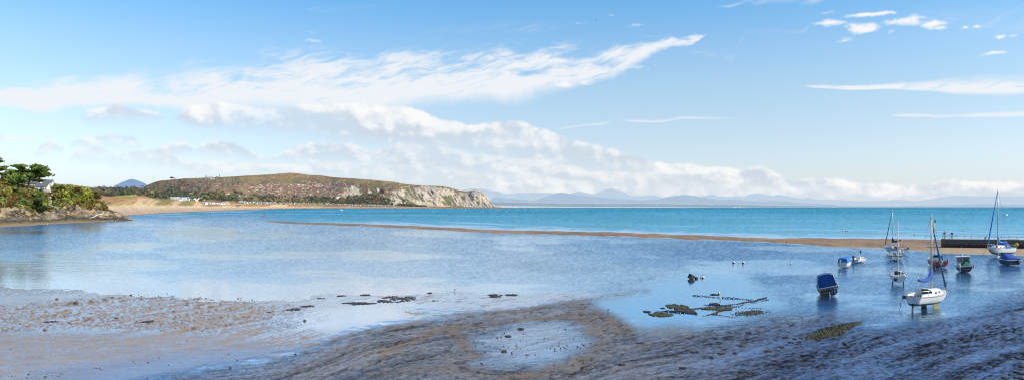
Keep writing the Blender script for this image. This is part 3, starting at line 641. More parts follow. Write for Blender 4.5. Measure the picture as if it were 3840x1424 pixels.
rc = rc + (np.array((0.15, 0.13, 0.085)) - rc) * (sstep(.50, .40, gul) * sstep(.62, .42, gfine) * .95)[..., None]
rc = rc + (np.array((0.13, 0.135, 0.055)) - rc) * (sstep(.56, .68, fbm((hx - hy * .7) * .06, hy * .05, 4, 92)) * .9)[..., None]
rc = rc + (np.array((0.42, 0.25, 0.10)) - rc) * (band(hx, hy, [(1560, 768, 777), (1740, 768, 777)], 3) * .6)[..., None]
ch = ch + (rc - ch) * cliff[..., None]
shelf = band(hx, hy, [(1760, 764, 781), (1842, 762, 781), (1884, 774, 781)], 1.5)
ch = ch + (np.array((0.43, 0.37, 0.30)) - ch) * (shelf * .8)[..., None]
cave_shade = np.maximum(ell(hx, hy, 1431, 719, 10, 10, .5, .3), ell(hx, hy, 1513, 752, 7, 8, .6, .3))  # shade of hollows and overhangs, painted into the cliff colour
ch = ch * (1 - cave_shade * .82)[..., None]
pathl = np.exp(-((hx - (771 - (hy - 679) * 1.25)) / 2.0) ** 2) * (hy > 676) * (hy < 722)
ch = ch + (np.array((0.40, 0.33, 0.23)) - ch) * (np.clip(pathl, 0, 1) * .7)[..., None]
lowg = sstep(.28, .02, par)[:, None] * (1 - cliff)
ch = ch + (np.array((0.11, 0.105, 0.04)) - ch) * (lowg * .8)[..., None]
# fields on the low ground at the far left
fld = band(hx, hy, [(200, 700, 724), (330, 712, 724), (420, 718, 728), (520, 722, 730)], 3) * sstep(.45, .55, n1)
ch = ch + (np.array((0.22, 0.26, 0.06)) - ch) * (fld * .85)[..., None]
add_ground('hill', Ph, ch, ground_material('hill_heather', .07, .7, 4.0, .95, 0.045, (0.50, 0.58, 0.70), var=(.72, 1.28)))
def hill_point(px, py):
    """ground point of hill / dunes / plain seen at a survey position"""
    best = None
    for Pq, qx, qy in ((Ph, hx, hy), (Pd, dx, dy)):
        d2 = (qx - px) ** 2 + ((qy - py) * 3) ** 2; i = np.unravel_index(np.argmin(d2), d2.shape)
        if best is None or d2[i] < best[0]: best = (d2[i], Pq[i])
    return Vector(best[1])

# ---- far mountains and coast
def ridge(name, pts, Y, depth, colr, haze, hazec, seed, amp=1.0, px_noise=1.0, base=778.4):
    x = np.arange(pts[0][0], pts[-1][0] + 1, 5.0)
    top = np.interp(x, *np.array(pts, float).T) + (fbm(x * .05, x * 0, 4, seed) - .5) * 2.2 * px_noise
    bs_ = [(pts[0][0] - 1, base), (pts[-1][0] + 1, base)]
    tp = list(zip(x, top)); back = [(a, base) for a, b in tp]
    Pm, par = loft([(bs_, Y), (tp, Y + depth), (back, Y + depth * 2)], x, [26, 6])
    mx_, my_ = proj(Pm)
    f = np.clip(par * 6, 0, 1) * np.clip((1 - par) * 6, 0, 1)
    Pm[..., 1] -= (fbm(mx_ * .018, my_ * .05, 5, seed + 1) - .5) * depth * 1.3 * f[:, None] * amp
    n = fbm(mx_ * .03, my_ * .12, 5, seed + 2)
    c = lerp3(colr[0], colr[1], sstep(.35, .65, n)); kk = sstep(.7, .1, par)[:, None]
    c = c + (np.array(colr[2]) - c) * (kk * sstep(.4, .6, fbm(mx_ * .05, my_ * .3, 4, seed + 3)))[..., None]
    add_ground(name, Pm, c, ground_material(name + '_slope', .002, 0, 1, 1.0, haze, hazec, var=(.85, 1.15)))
MAIN = [(1690, 745), (1738, 712), (1752, 710), (1770, 706), (1796, 708), (1831, 710), (1850, 716), (1870, 716), (1888, 727), (1926, 725), (1963, 722), (2030, 722), (2080, 723), (2107, 720), (2135, 725), (2173, 716), (2196, 722), (2229, 728), (2266, 711), (2294, 707), (2326, 713.5), (2354, 727), (2373, 734), (2405, 735), (2452, 732), (2489, 740), (2527, 733.5), (2569, 730), (2601, 733), (2620, 738), (2652, 731), (2673, 728), (2690, 734.5), (2732, 736), (2760, 734.5), (2787, 740), (2815, 726.5), (2839, 724), (2871, 730), (2895, 736), (2913, 728), (2941, 731), (2965, 740), (3010, 743), (3035, 740), (3057, 747), (3119, 749), (3170, 748.6), (3214, 754), (3301, 752), (3356, 748), (3404, 749), (3429, 753), (3484, 747.5), (3539, 737), (3593, 732), (3630, 734), (3703, 735), (3758, 735), (3840, 738), (4100, 738), (4500, 750), (5200, 770)]
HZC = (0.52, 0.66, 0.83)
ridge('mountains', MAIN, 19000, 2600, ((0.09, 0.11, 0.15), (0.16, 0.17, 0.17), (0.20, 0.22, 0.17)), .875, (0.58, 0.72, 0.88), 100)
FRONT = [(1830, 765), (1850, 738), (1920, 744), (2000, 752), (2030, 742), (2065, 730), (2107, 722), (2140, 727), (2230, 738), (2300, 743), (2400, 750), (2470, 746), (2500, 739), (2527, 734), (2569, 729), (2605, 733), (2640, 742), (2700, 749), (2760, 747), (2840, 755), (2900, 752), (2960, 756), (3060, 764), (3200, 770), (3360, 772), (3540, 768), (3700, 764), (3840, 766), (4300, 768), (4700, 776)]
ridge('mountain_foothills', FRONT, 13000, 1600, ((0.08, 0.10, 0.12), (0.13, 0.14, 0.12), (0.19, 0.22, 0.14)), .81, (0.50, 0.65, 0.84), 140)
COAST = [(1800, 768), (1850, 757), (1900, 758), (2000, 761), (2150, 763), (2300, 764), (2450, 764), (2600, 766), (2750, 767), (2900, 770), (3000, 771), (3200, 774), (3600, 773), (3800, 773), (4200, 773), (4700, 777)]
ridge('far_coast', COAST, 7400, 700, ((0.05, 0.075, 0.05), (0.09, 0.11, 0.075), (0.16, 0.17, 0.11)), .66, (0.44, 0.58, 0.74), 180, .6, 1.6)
SANDS = [(1840, 770.5), (1900, 771), (2000, 772), (2120, 773.5), (2180, 774.5), (2300, 774.3), (2500, 774.8), (2650, 776.3), (2700, 777.5)]
xsn = np.arange(1840, 2700, 6.0)
Ps, _ = loft([([(1800, 778), (2800, 778)], 6600), (SANDS, 6800)], xsn, [3])
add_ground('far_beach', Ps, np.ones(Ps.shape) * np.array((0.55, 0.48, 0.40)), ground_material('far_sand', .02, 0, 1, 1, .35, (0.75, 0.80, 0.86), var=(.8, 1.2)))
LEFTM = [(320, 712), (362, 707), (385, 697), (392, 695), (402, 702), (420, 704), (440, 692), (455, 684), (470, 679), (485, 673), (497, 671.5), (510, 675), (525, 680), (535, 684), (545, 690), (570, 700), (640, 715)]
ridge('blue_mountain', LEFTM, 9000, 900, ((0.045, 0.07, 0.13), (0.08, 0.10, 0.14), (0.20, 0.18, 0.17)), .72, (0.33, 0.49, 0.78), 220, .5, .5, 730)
# ================================================================ mesh builder
class MB:
    def __init__(s): s.v = []; s.f = []; s.m = []; s.c = []
    def add(s, vs, fs, mi=0):
        o = len(s.v); s.v += [tuple(v) for v in vs]
        for f in fs: s.f.append(tuple(o + i for i in f)); s.m.append(mi)
    def box(s, c, sz, rz=0.0, mi=0, taper=1.0, rot=None):
        Rm = rot if rot is not None else Matrix.Rotation(rz, 3, 'Z'); c = Vector(c); V = []
        for z in (-.5, .5):
            k = taper if z > 0 else 1.0
            for x, y in ((-.5, -.5), (.5, -.5), (.5, .5), (-.5, .5)): V.append(c + Rm @ Vector((x * sz[0] * k, y * sz[1] * k, z * sz[2])))
        s.add(V, [(3, 2, 1, 0), (4, 5, 6, 7), (0, 1, 5, 4), (1, 2, 6, 5), (2, 3, 7, 6), (3, 0, 4, 7)], mi)
    def tube(s, pts, r, n=6, mi=0, cap=True):
        pts = [Vector(p) for p in pts]; rs = r if isinstance(r, (list, tuple)) else [r] * len(pts); V = []; prev = None
        for i, p in enumerate(pts):
            d = (pts[min(i + 1, len(pts) - 1)] - pts[max(i - 1, 0)]).normalized()
            a = prev if prev is not None else (Vector((0, 0, 1)) if abs(d.z) < .9 else Vector((1, 0, 0)))
            x = (a - d * a.dot(d)).normalized(); y = d.cross(x); prev = x
            for k in range(n):
                t_ = 2 * math.pi * k / n; V.append(p + (x * math.cos(t_) + y * math.sin(t_)) * rs[i])
        Fc = []
        for i in range(len(pts) - 1):
            for k in range(n): Fc.append((i * n + k, i * n + (k + 1) % n, (i + 1) * n + (k + 1) % n, (i + 1) * n + k))
        if cap: Fc.append(tuple(range(n - 1, -1, -1))); Fc.append(tuple((len(pts) - 1) * n + k for k in range(n)))
        s.add(V, Fc, mi)
    def loft(s, secs, mi=0, closed=False, caps=False, flip=False):
        n = len(secs[0]); V = [p for q in secs for p in q]; Fc = []
        for i in range(len(secs) - 1):
            for k in range(n if closed else n - 1):
                k2 = (k + 1) % n; q = (i * n + k, i * n + k2, (i + 1) * n + k2, (i + 1) * n + k); Fc.append(q[::-1] if flip else q)
        if caps: Fc.append(tuple(range(n))); Fc.append(tuple((len(secs) - 1) * n + k for k in range(n - 1, -1, -1)))
        s.add(V, Fc, mi)
    def lathe(s, prof, c=(0, 0, 0), n=12, mi=0, axis=None):
        c = Vector(c); q = Vector(axis).to_track_quat('Z', 'Y').to_matrix() if axis else Matrix.Identity(3)
        secs = [[c + q @ Vector((r * math.cos(2 * math.pi * k / n), r * math.sin(2 * math.pi * k / n), z)) for k in range(n)] for r, z in prof]
        s.loft(secs, mi, closed=True, caps=True)
    def ball(s, c, r, sq=(1, 1, 1), n=10, m=6, mi=0):
        c = Vector(c); secs = []
        for j in range(m + 1):
            a = -math.pi / 2 + math.pi * j / m; rr = max(math.cos(a), .02)
            secs.append([c + Vector((r * sq[0] * rr * math.cos(2 * math.pi * k / n), r * sq[1] * rr * math.sin(2 * math.pi * k / n), r * sq[2] * math.sin(a))) for k in range(n)])
        s.loft(secs, mi, closed=True, caps=True)
    def build(s, name, mats, parent=None, smooth=False, loc=None, bevel=0.0):
        me = bpy.data.meshes.new(name); me.from_pydata(s.v, [], s.f)
        me.polygons.foreach_set('material_index', s.m)
        if smooth: me.polygons.foreach_set('use_smooth', [True] * len(s.f))
        me.validate(); me.update()
        bm = bmesh.new(); bm.from_mesh(me); bmesh.ops.recalc_face_normals(bm, faces=bm.faces)
        if bevel: bmesh.ops.bevel(bm, geom=list(bm.edges), offset=bevel, segments=2, affect='EDGES', clamp_overlap=True)
        bm.to_mesh(me); bm.free()
        o = link(name, me, mats, parent)
        if loc is not None: o.location = loc
        return o

# ================================================================ foliage
def leaf_material(name, haze=0.0, hazec=(0.5, 0.6, 0.72), trans=0.35):
    m, t, out = new_mat(name)
    n = t.noise(t.coord('Object'), .9, 4, .6)
    sc = t.n.new('ShaderNodeVectorMath'); sc.operation = 'SCALE'; t.put(t.attr('col', 'Color'), sc.inputs[0]); t.put(t.lin(n, .3, .7, .72, 1.28), sc.inputs['Scale'])
    a = shader(t, 'ShaderNodeBsdfDiffuse', Color=sc.outputs[0]); b = shader(t, 'ShaderNodeBsdfTranslucent', Color=sc.outputs[0])
    mx = t.n.new('ShaderNodeMixShader'); mx.inputs[0].default_value = trans; t.put(a.outputs[0], mx.inputs[1]); t.put(b.outputs[0], mx.inputs[2]); o_ = mx.outputs[0]
    if haze:  # distance haze painted in as an even glow over the leaves
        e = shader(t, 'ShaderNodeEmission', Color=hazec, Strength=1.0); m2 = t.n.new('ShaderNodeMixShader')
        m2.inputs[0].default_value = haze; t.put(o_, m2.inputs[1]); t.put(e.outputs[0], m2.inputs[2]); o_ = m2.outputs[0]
    t.put(o_, out.inputs[0]); return m
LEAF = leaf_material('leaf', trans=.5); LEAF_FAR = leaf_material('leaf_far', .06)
BARK = M('bark', (0.11, 0.085, 0.065), .9, var=.3, scale=3, bump=.5)
def leaf_mesh(name, C, size, cols, flat=0.0, rng=RNG):
    """one small crumpled quad per centre"""
    C = np.asarray(C, float); n = len(C); size = np.broadcast_to(np.asarray(size, float), (n,))
    nrm = rng.normal(size=(n, 3)); nrm[:, 2] = np.abs(nrm[:, 2]) + flat; nrm /= np.linalg.norm(nrm, axis=1)[:, None]
    a = rng.normal(size=(n, 3)); u = np.cross(nrm, a); u /= np.linalg.norm(u, axis=1)[:, None]; v = np.cross(nrm, u)
    h = (size / 2)[:, None]; asp = rng.uniform(.5, 1.0, (n, 1))
    q = np.stack([C - u * h - v * h * asp, C + u * h * 1.1 - v * h * asp * .6, C + u * h * .8 + v * h * asp + nrm * h * .4, C - u * h * .7 + v * h * asp * 1.2], 1)
    return mesh_np(name, q.reshape(-1, 3), np.arange(4 * n).reshape(-1, 4), dict(col=np.repeat(np.asarray(cols), 4, 0)), smooth=False)
def ramp_cols(n, pal, rng=RNG, jit=.25):
    pal = np.array(pal); c = pal[rng.integers(0, len(pal), n)]
    return c * rng.uniform(1 - jit, 1 + jit, (n, 1))
PAL_PINE = [(0.1865, 0.2854, 0.0761), (0.293, 0.3806, 0.0953), (0.453, 0.4995, 0.1142), (0.1279, 0.2092, 0.0665)]
PAL_GREEN = [(0.1901, 0.2641, 0.0755), (0.2747, 0.3396, 0.0906), (0.3592, 0.3961, 0.1056), (0.1479, 0.2076, 0.0755)]
PAL_DARK = [(0.0661, 0.1019, 0.0429), (0.102, 0.1395, 0.0537), (0.1352, 0.1662, 0.0537)]
PAL_OLIVE = [(0.3787, 0.355, 0.0947), (0.4922, 0.4057, 0.1082), (0.3029, 0.2874, 0.0811), (0.4544, 0.3212, 0.1014)]
PAL_YELLOW = [(0.6, 0.5906, 0.0985), (0.5145, 0.5469, 0.1094), (0.6, 0.6, 0.1313), (0.392, 0.4156, 0.0875)]
PAL_RUST = [(0.26, 0.16, 0.055), (0.22, 0.15, 0.055), (0.3, 0.18, 0.06), (0.2, 0.17, 0.055)]
def clump_pts(c, r, n, rng=RNG, sq=(1, 1, .7), shell=.55):
    d = rng.normal(size=(n, 3)); d /= np.linalg.norm(d, axis=1)[:, None]
    rad = r * (shell + (1 - shell) * rng.random((n, 1))) * (.7 + .5 * rng.random((n, 1)))
    return np.asarray(c) + d * rad * np.array(sq)
def make_tree(name, label, cat, base, h, spread, kind, pal, group=None, far=False, seed=0, leaves=500, ls=None, lean=0.0):
    rng = np.random.default_rng(1000 + seed); r = empty(name, base); tag(r, label, cat, group)
    b = MB(); pts = []; cl = []; bright = []
    if kind == 'umbrella':
        tp = [(0, 0, -.4), (.02 * h + lean * .1, 0, .22 * h), (.06 * h + lean * .35, .02 * h, .45 * h), (.04 * h + lean * .6, .03 * h, .68 * h), (lean * .9, 0, .88 * h)]
        b.tube(tp, [.045 * h, .036 * h, .03 * h, .022 * h, .01 * h], 8)
        for k in range(11):
            a = 2 * math.pi * k / 11 + rng.uniform(-.3, .3); lv = rng.uniform(.42, .82); R_ = spread * rng.uniform(.45, 1.0) * (1.15 - .45 * (lv - .46) / .34)
            e = Vector((R_ * math.cos(a) + lean * lv, R_ * math.sin(a) * .7, h * (lv + rng.uniform(-.06, .14))))
            s_ = Vector(tp[2]).lerp(Vector(tp[3]), (lv - .46) / .34); b.tube([s_, s_.lerp(e, .5) + Vector((0, 0, -.02 * h)), e], [.018 * h, .012 * h, .006 * h], 5)
            for f_ in (1.0, .74, .48):
                cl.append((tuple(s_.lerp(e, f_) + Vector((rng.uniform(-.4, .4), rng.uniform(-.4, .4), .03 * h))), spread * rng.uniform(.15, .25) * (.75 + .3 * f_)))
        for k in range(8): cl.append(((rng.uniform(-.5, .5) * spread + lean, rng.uniform(-.4, .4) * spread, h * rng.uniform(.78, .97)), spread * rng.uniform(.14, .24)))
        for k in range(9): cl.append(((rng.uniform(-.95, .95) * spread, rng.uniform(-.5, .5) * spread, h * rng.uniform(.34, .66)), spread * rng.uniform(.12, .20)))
        sq = (1.2, 1.1, .40)
    elif kind == 'conifer':
        b.tube([(0, 0, -.3), (0, 0, .5 * h), (0, 0, .97 * h)], [.03 * h, .02 * h, .004 * h], 6)
        for k in range(22):
            lv = .12 + .86 * k / 22; a = k * 2.4; R_ = spread * (1 - lv) * rng.uniform(.5, 1.0); cl.append(((R_ * math.cos(a), R_ * math.sin(a), h * lv), spread * .28 * (1.15 - lv * .8)))
        sq = (1, 1, .7)
    elif kind == 'round':
        b.tube([(0, 0, -.4), (.02 * h, 0, .25 * h), (0, .02 * h, .6 * h)], [.04 * h, .03 * h, .012 * h], 7)
        for k in range(6):
            a = k * 1.05 + rng.uniform(-.3, .3); e = Vector((spread * .6 * math.cos(a), spread * .6 * math.sin(a), h * rng.uniform(.5, .75))); b.tube([(0, 0, .25 * h), Vector((0, 0, .38 * h)).lerp(e, .5), e], [.02 * h, .013 * h, .005 * h], 5)
        for k in range(16):
            a = k * 2.4; q = rng.random() ** .5; cl.append(((spread * .7 * q * math.cos(a), spread * .7 * q * math.sin(a), h * (.42 + .45 * (1 - q * .7) * rng.uniform(.55, 1.0))), spread * rng.uniform(.28, .42)))
        sq = (1, 1, .8)
    else:   # bush: several stems, foliage to the ground
        for k in range(4):
            a = k * 1.6; b.tube([(0, 0, -.3), (spread * .3 * math.cos(a), spread * .3 * math.sin(a), h * .6)], [.03 * h, .008 * h], 5)
        for k in range(14):
            a = k * 2.4; q = rng.random() ** .5; cl.append(((spread * .75 * q * math.cos(a), spread * .75 * q * math.sin(a), h * (.10 + .72 * (1 - q * q) * rng.uniform(.4, 1.0))), spread * rng.uniform(.25, .42)))
        sq = (1, 1, .85)
    b.build('trunk', BARK, r)
    per = max(6, leaves // len(cl)); colr = []
    for c, rad in cl:
        p = clump_pts(c, rad, per, rng, sq); pts.append(p); k = rng.uniform(.7, 1.25)
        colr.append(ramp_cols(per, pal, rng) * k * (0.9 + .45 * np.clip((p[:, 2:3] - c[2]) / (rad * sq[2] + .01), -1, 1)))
    pts = np.concatenate(pts); colr = np.clip(np.concatenate(colr), .004, 1)
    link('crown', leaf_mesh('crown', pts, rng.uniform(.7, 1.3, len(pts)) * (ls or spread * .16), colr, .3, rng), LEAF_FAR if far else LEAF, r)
    return r

# ================================================================ near headland (left)
xl = np.arange(-700, 498, 2.2)
HA = [(-700, 884), (-200, 862), (0, 851), (100, 846), (180, 839.5), (250, 836), (330, 832.5), (400, 828.5), (440, 827), (480, 825.6), (497, 825)]
HB = [(-700, 868), (-200, 850), (0, 842), (100, 837), (220, 832), (330, 829), (400, 826.6), (440, 826), (480, 825), (497, 824.4)]
HC = [(-700, 775), (-200, 770), (0, 765), (40, 774), (100, 775), (125, 795), (175, 795), (200, 790), (240, 764), (285, 761), (320, 775), (355, 783), (385, 791), (420, 794), (445, 798), (470, 809), (485, 816), (497, 824)]
HD = [(-700, 670), (-300, 690), (0, 703), (60, 702), (100, 704), (150, 713), (192, 716), (215, 703), (260, 706), (300, 711), (330, 716), (352, 730), (370, 742), (385, 768), (398, 784), (420, 792), (445, 797), (470, 808), (485, 815.5), (497, 823.8)]
HE = [(-700, 640), (-300, 650), (0, 672), (60, 674), (110, 684), (150, 690), (192, 694), (230, 697), (270, 703), (310, 709), (335, 716), (355, 731), (375, 744), (390, 772), (402, 785), (425, 792), (450, 798), (472, 809), (486, 816), (497, 823.8)]
def Yz(pts, z): return [(x, F * (EYE - z) / (y - HZ)) for x, y in pts]
YBh = Yz(HB, .25); yb = np.array(YBh)
def off(d0): return [(x, y + float(np.interp(x, [d[0] for d in d0], [d[1] for d in d0]))) for x, y in YBh]
YC = off([(-700, 16), (0, 14), (300, 14), (400, 12), (497, 3)]); YDh = off([(-700, 60), (0, 52), (200, 60), (300, 50), (385, 24), (440, 16), (497, 5)]); YE = off([(-700, 150), (0, 130), (250, 120), (330, 80), (390, 34), (440, 20), (497, 7)])
HF = [(x, min(y + 60, 840)) for x, y in HE]; YFh = [(x, y + 70) for x, y in YE]
HA0 = [(x, y + 3) for x, y in HA]
PhA, par = loft([(HA0, None), (HA, None), (HB, YBh), (HC, YC), (HD, YDh), (HE, YE), (HF, YFh)], xl, [1, 3, 30, 22, 14, 5])
PhA[0, :, 2] = -.5
qx, qy = proj(PhA); parb = par[:, None] + 0 * qx
rockz = sstep(1.9, 2.1, parb) * sstep(3.25, 3.0, parb + (fbm(qx * .03, qy * .05, 3, 201) - .5) * .8)
strata = fbm((qx * .35 + qy * 1.0) * .05, (qx - qy * .5) * .016, 5, 202); blk = np.abs(fbm(qx * .035, qy * .05, 4, 203) - .5) * 2
ins = np.clip((parb - 2.0) * 5, 0, 1) * np.clip((497 - qx) / 40, 0.0, 1)
PhA[..., 1] -= ((strata - .5) * 9 + (blk - .3) * 7) * rockz * ins
PhA[..., 0] += (fbm(qx * .05, qy * .05, 4, 204) - .5) * 4 * rockz * ins
PhA[..., 2] += (fbm(qx * .045, qy * .03, 4, 206) - .5) * 2.2 * np.clip(parb - 2, 0, 1) * np.clip((497 - qx) / 60, 0.15, 1)
rn = fbm(qx * .06, qy * .09, 4, 205); fine_ = fbm(qx * .2, qy * .25, 3, 207)
rcol = lerp3((0.10, 0.088, 0.070), (0.32, 0.25, 0.165), sstep(.33, .66, strata * .5 + fine_ * .5))
rcol = rcol + (np.array((0.46, 0.29, 0.10)) - rcol) * (sstep(.54, .66, rn) * .7 * sstep(2.15, 2.5, parb))[..., None]
rcol = rcol * (1 - .75 * sstep(.16, .05, blk))[..., None]
tide = sstep(2.42, 2.15, parb + (fbm(qx * .02, qy * 0, 3, 208) - .5) * .25 + sstep(320, 480, qx) * -.15)
rcol = rcol + (np.array((0.055, 0.050, 0.047)) - rcol) * (tide * .9)[..., None]
rcol = rcol + (np.array((0.17, 0.13, 0.05)) - rcol) * (sstep(2.16, 2.04, parb) * .9)[..., None]
sandl = sstep(2.02, 1.96, parb)
rcol = rcol + (np.array((0.36, 0.25, 0.165)) - rcol) * sandl[..., None]
seam = np.exp(-((qy - (817 - (qx - 335) * .40) - (fbm(qx * .05, qx * 0, 3, 209) - .5) * 8) / 1.6) ** 2) * (qx > 332) * (qx < 410) * (parb > 2.05)
rcol = rcol + (np.array((0.62, 0.54, 0.42)) - rcol) * np.clip(seam, 0, 1)[..., None]
soil = np.array((0.085, 0.085, 0.03)); vgz = sstep(2.95, 3.15, parb + (rn - .5) * .5)
vg = soil + (np.array((0.30, 0.23, 0.09)) - soil) * (sstep(.55, .66, rn) * .8)[..., None]
rcol = rcol + (vg - rcol) * vgz[..., None]
add_ground('headland', PhA, rcol, ground_material('headland_rock', .7, .9, .5, .9, .0, var=(.7, 1.3)))
def head_point(px, py, lo=2.3):
    d2 = (qx - px) ** 2 + ((qy - py) * 1.5) ** 2 + (parb < lo) * 1e6 + (parb > 5.05) * 1e6
    return Vector(PhA[np.unravel_index(np.argmin(d2), d2.shape)])
# undergrowth: gorse, bramble, bracken over the whole bank
rg = np.random.default_rng(5)
sel = np.argwhere((parb > 2.9) & (parb < 5.05)); selp = sel[rg.choice(len(sel), 5200)]
base = PhA[selp[:, 0], selp[:, 1]]; bxp = qx[selp[:, 0], selp[:, 1]]; byp = qy[selp[:, 0], selp[:, 1]]
keepv = (fbm(bxp * .03, byp * .05, 3, 210) > .33) & (bxp < 398) & ~((byp > 788) & (bxp > 190)) & ~((bxp > 125) & (bxp < 182) & (byp > 792))
houseclear = (bxp > 95) & (bxp < 200) & (byp > 690) & (byp < 714)
keepv &= ~houseclear
base = base[keepv]; bxp = bxp[keepv]; byp = byp[keepv]
tz = fbm(bxp * .02, byp * .03, 3, 211); tz2 = fbm(bxp * .05, byp * .06, 3, 212)
C_, K_ = [], []
for i in range(len(base)):
    palx = PAL_RUST if (tz[i] > .63 or (330 < bxp[i] < 400 and byp[i] > 740) or (40 < bxp[i] < 80 and 715 < byp[i] < 765 and tz2[i] > .4)) else PAL_OLIVE if tz2[i] > .52 else PAL_YELLOW if tz2[i] < .36 and tz[i] < .5 else PAL_GREEN
    k = 9; r_ = rg.uniform(.7, 1.7)
    p = clump_pts(base[i] + (0, 0, r_ * .5), r_, k, rg, (1, 1, .8)); C_.append(p)
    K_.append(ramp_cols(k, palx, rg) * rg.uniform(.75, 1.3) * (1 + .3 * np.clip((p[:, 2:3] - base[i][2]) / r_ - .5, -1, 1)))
C_ = np.concatenate(C_); K_ = np.clip(np.concatenate(K_), .004, 1)
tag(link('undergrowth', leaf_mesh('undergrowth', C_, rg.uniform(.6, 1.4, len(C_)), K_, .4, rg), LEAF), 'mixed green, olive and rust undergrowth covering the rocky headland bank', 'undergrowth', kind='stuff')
def T(name, label, cat, px, py, hpx, wpx, kind, pal, seed, group=None, leaves=500, lean=0.0, near=True, ls=None, sink=0.0):
    p = head_point(px, py) if near else hill_point(px, py)
    s = p.y / F
    p = p + Vector((0, 0, -sink))
    return make_tree(name, label, cat, p, hpx * s, wpx * s / 2, kind, pal, group, not near, seed, leaves, ls, lean)
T('pine_tree', 'large spreading umbrella pine in front of the white cottage', 'tree', 104, 706, 86, 190, 'umbrella', PAL_PINE, 1, leaves=5200, lean=2.0, ls=1.05)
T('pine_tree', 'pine with flat branches cut off by the left edge of the picture', 'tree', -28, 690, 104, 110, 'umbrella', PAL_PINE, 2, leaves=2600, lean=.5, ls=1.0)
T('pine_tree', 'low dense pine crowded against the left flank of the umbrella pine', 'tree', 62, 706, 56, 84, 'round', PAL_PINE, 3, leaves=2000, ls=1.0)
T('shrub', 'big dark shrub hanging over the cliff edge below the cottage', 'shrub', 140, 792, 50, 66, 'bush', PAL_DARK, 4, leaves=1500, ls=1.0)
T('shrub', 'bushy olive green shrub on the bank just above the dark cliff shrub', 'shrub', 138, 752, 34, 76, 'bush', PAL_GREEN, 5, leaves=1300, ls=.95)
T('shrub', 'bright yellow flowering shrub at the left end of the garden', 'shrub', 2, 688, 24, 16, 'bush', [(0.55, 0.40, 0.03), (0.48, 0.36, 0.03), (0.22, 0.22, 0.04)], 6, leaves=350, ls=.7)
T('shrub', 'yellow topped shrub between the garden posts and the pines', 'shrub', 46, 690, 26, 26, 'bush', PAL_YELLOW, 7, leaves=420, ls=.8)
for i, (px, py, h_, w_) in enumerate([(296, 758, 42, 15), (312, 762, 44, 14), (328, 760, 40, 14), (342, 754, 44, 18), (352, 772, 34, 12)]):
    T('ivy_clad_shrub', 'pale lime green columnar shrub in the row above the headland rocks', 'shrub', px, py, h_, w_, 'bush', PAL_YELLOW, 20 + i, 'lime green columnar shrubs above the rocks', 420, ls=.75)
for i, (px, py, h_, w_, pal, lab) in enumerate([(215, 745, 54, 30, PAL_OLIVE, 'tall olive shrub right of the cottage terrace'), (243, 742, 44, 34, PAL_YELLOW, 'yellow green bush at the top of the headland bank'), (270, 740, 46, 30, PAL_GREEN, 'dark green bush between the yellow green bush and the rust bush'),
        (290, 728, 34, 40, PAL_RUST, 'rust brown bush on the headland skyline above the lime shrubs'), (325, 738, 38, 44, PAL_YELLOW, 'wide yellow bush crowning the lime shrubs'), (362, 745, 28, 34, PAL_RUST, 'reddish brown bush at the end of the headland bank'),
        (20, 744, 34, 40, PAL_OLIVE, 'olive bush on the bank at the far left'), (62, 738, 36, 46, PAL_GREEN, 'broad green bush on the bank under the pines'), (95, 770, 30, 40, PAL_GREEN, 'green bush low on the bank left of the dark cliff shrub'),
        (205, 775, 26, 30, PAL_GREEN, 'low green bush below the white handrail'), (12, 700, 40, 34, PAL_OLIVE, 'dull green bush behind the garden posts'), (230, 715, 22, 40, PAL_DARK, 'dark bush on the skyline just right of the cottage')]):
    T('bush', lab, 'bush', px, py, h_, w_, 'bush', pal, 40 + i, leaves=700, ls=.85)

# ================================================================ far woods and trees under the hill
WOODS = []
def wood_patch(poly, n, pal, r0, r1, seed):
    p = np.array(poly, float); rr = np.random.default_rng(seed)
    ok = np.argwhere(True * (hy > 0)); X_, Y_ = hx.ravel(), hy.ravel(); m_ = (band(X_, Y_, poly, 1.0) > .5)
    Q = Ph.reshape(-1, 3)[m_]
    m2 = (band(dx.ravel(), dy.ravel(), poly, 1.0) > .5) & (np.repeat(par_d, dx.shape[1]) > 1.05); Q = np.concatenate([Q, Pd.reshape(-1, 3)[m2]])
    if len(Q) == 0: return
    for q in Q[rr.integers(0, len(Q), n)]: WOODS.append((q, rr.uniform(r0, r1), pal[rr.integers(0, len(pal))], rr.uniform(.7, 1.3)))
_, par_d = loft([(BT, YB), (DT, YD), (plain, YF)], xh[:3], [18, 14])
MIXP = [(0.085, 0.105, 0.045), (0.12, 0.135, 0.05), (0.15, 0.14, 0.06), (0.18, 0.14, 0.07), (0.060, 0.082, 0.045)]
AUT = [(0.17, 0.13, 0.05), (0.20, 0.135, 0.055), (0.11, 0.115, 0.045)]
wood_patch([(200, 706, 722), (330, 706, 722), (440, 707, 716), (500, 705, 720), (540, 712, 728), (560, 716, 738)], 260, MIXP, 2.5, 4.2, 1)
wood_patch([(530, 722, 740), (600, 722, 744), (700, 724, 746), (800, 724, 752), (900, 730, 756), (1000, 736, 758)], 260, MIXP + AUT, 4, 6.5, 2)
wood_patch([(1000, 728, 758), (1100, 734, 760), (1200, 738, 762), (1300, 744, 764), (1360, 750, 766)], 230, MIXP, 4.5, 7, 3)
wood_patch([(1300, 740, 766), (1345, 730, 764), (1400, 728, 764), (1440, 738, 766), (1490, 762, 771), (1560, 770, 776), (1600, 773, 777)], 220, MIXP, 4.5, 7, 4)
wood_patch([(300, 724, 734), (340, 722, 734), (400, 729, 735), (520, 728, 733)], 90, AUT + MIXP, 2.5, 4.5, 5)
wood_patch([(620, 690, 712), (700, 694, 716), (790, 704, 716)], 40, AUT, 2, 3.5, 6)
C_, K_, S_ = [], [], []
rw = np.random.default_rng(77)
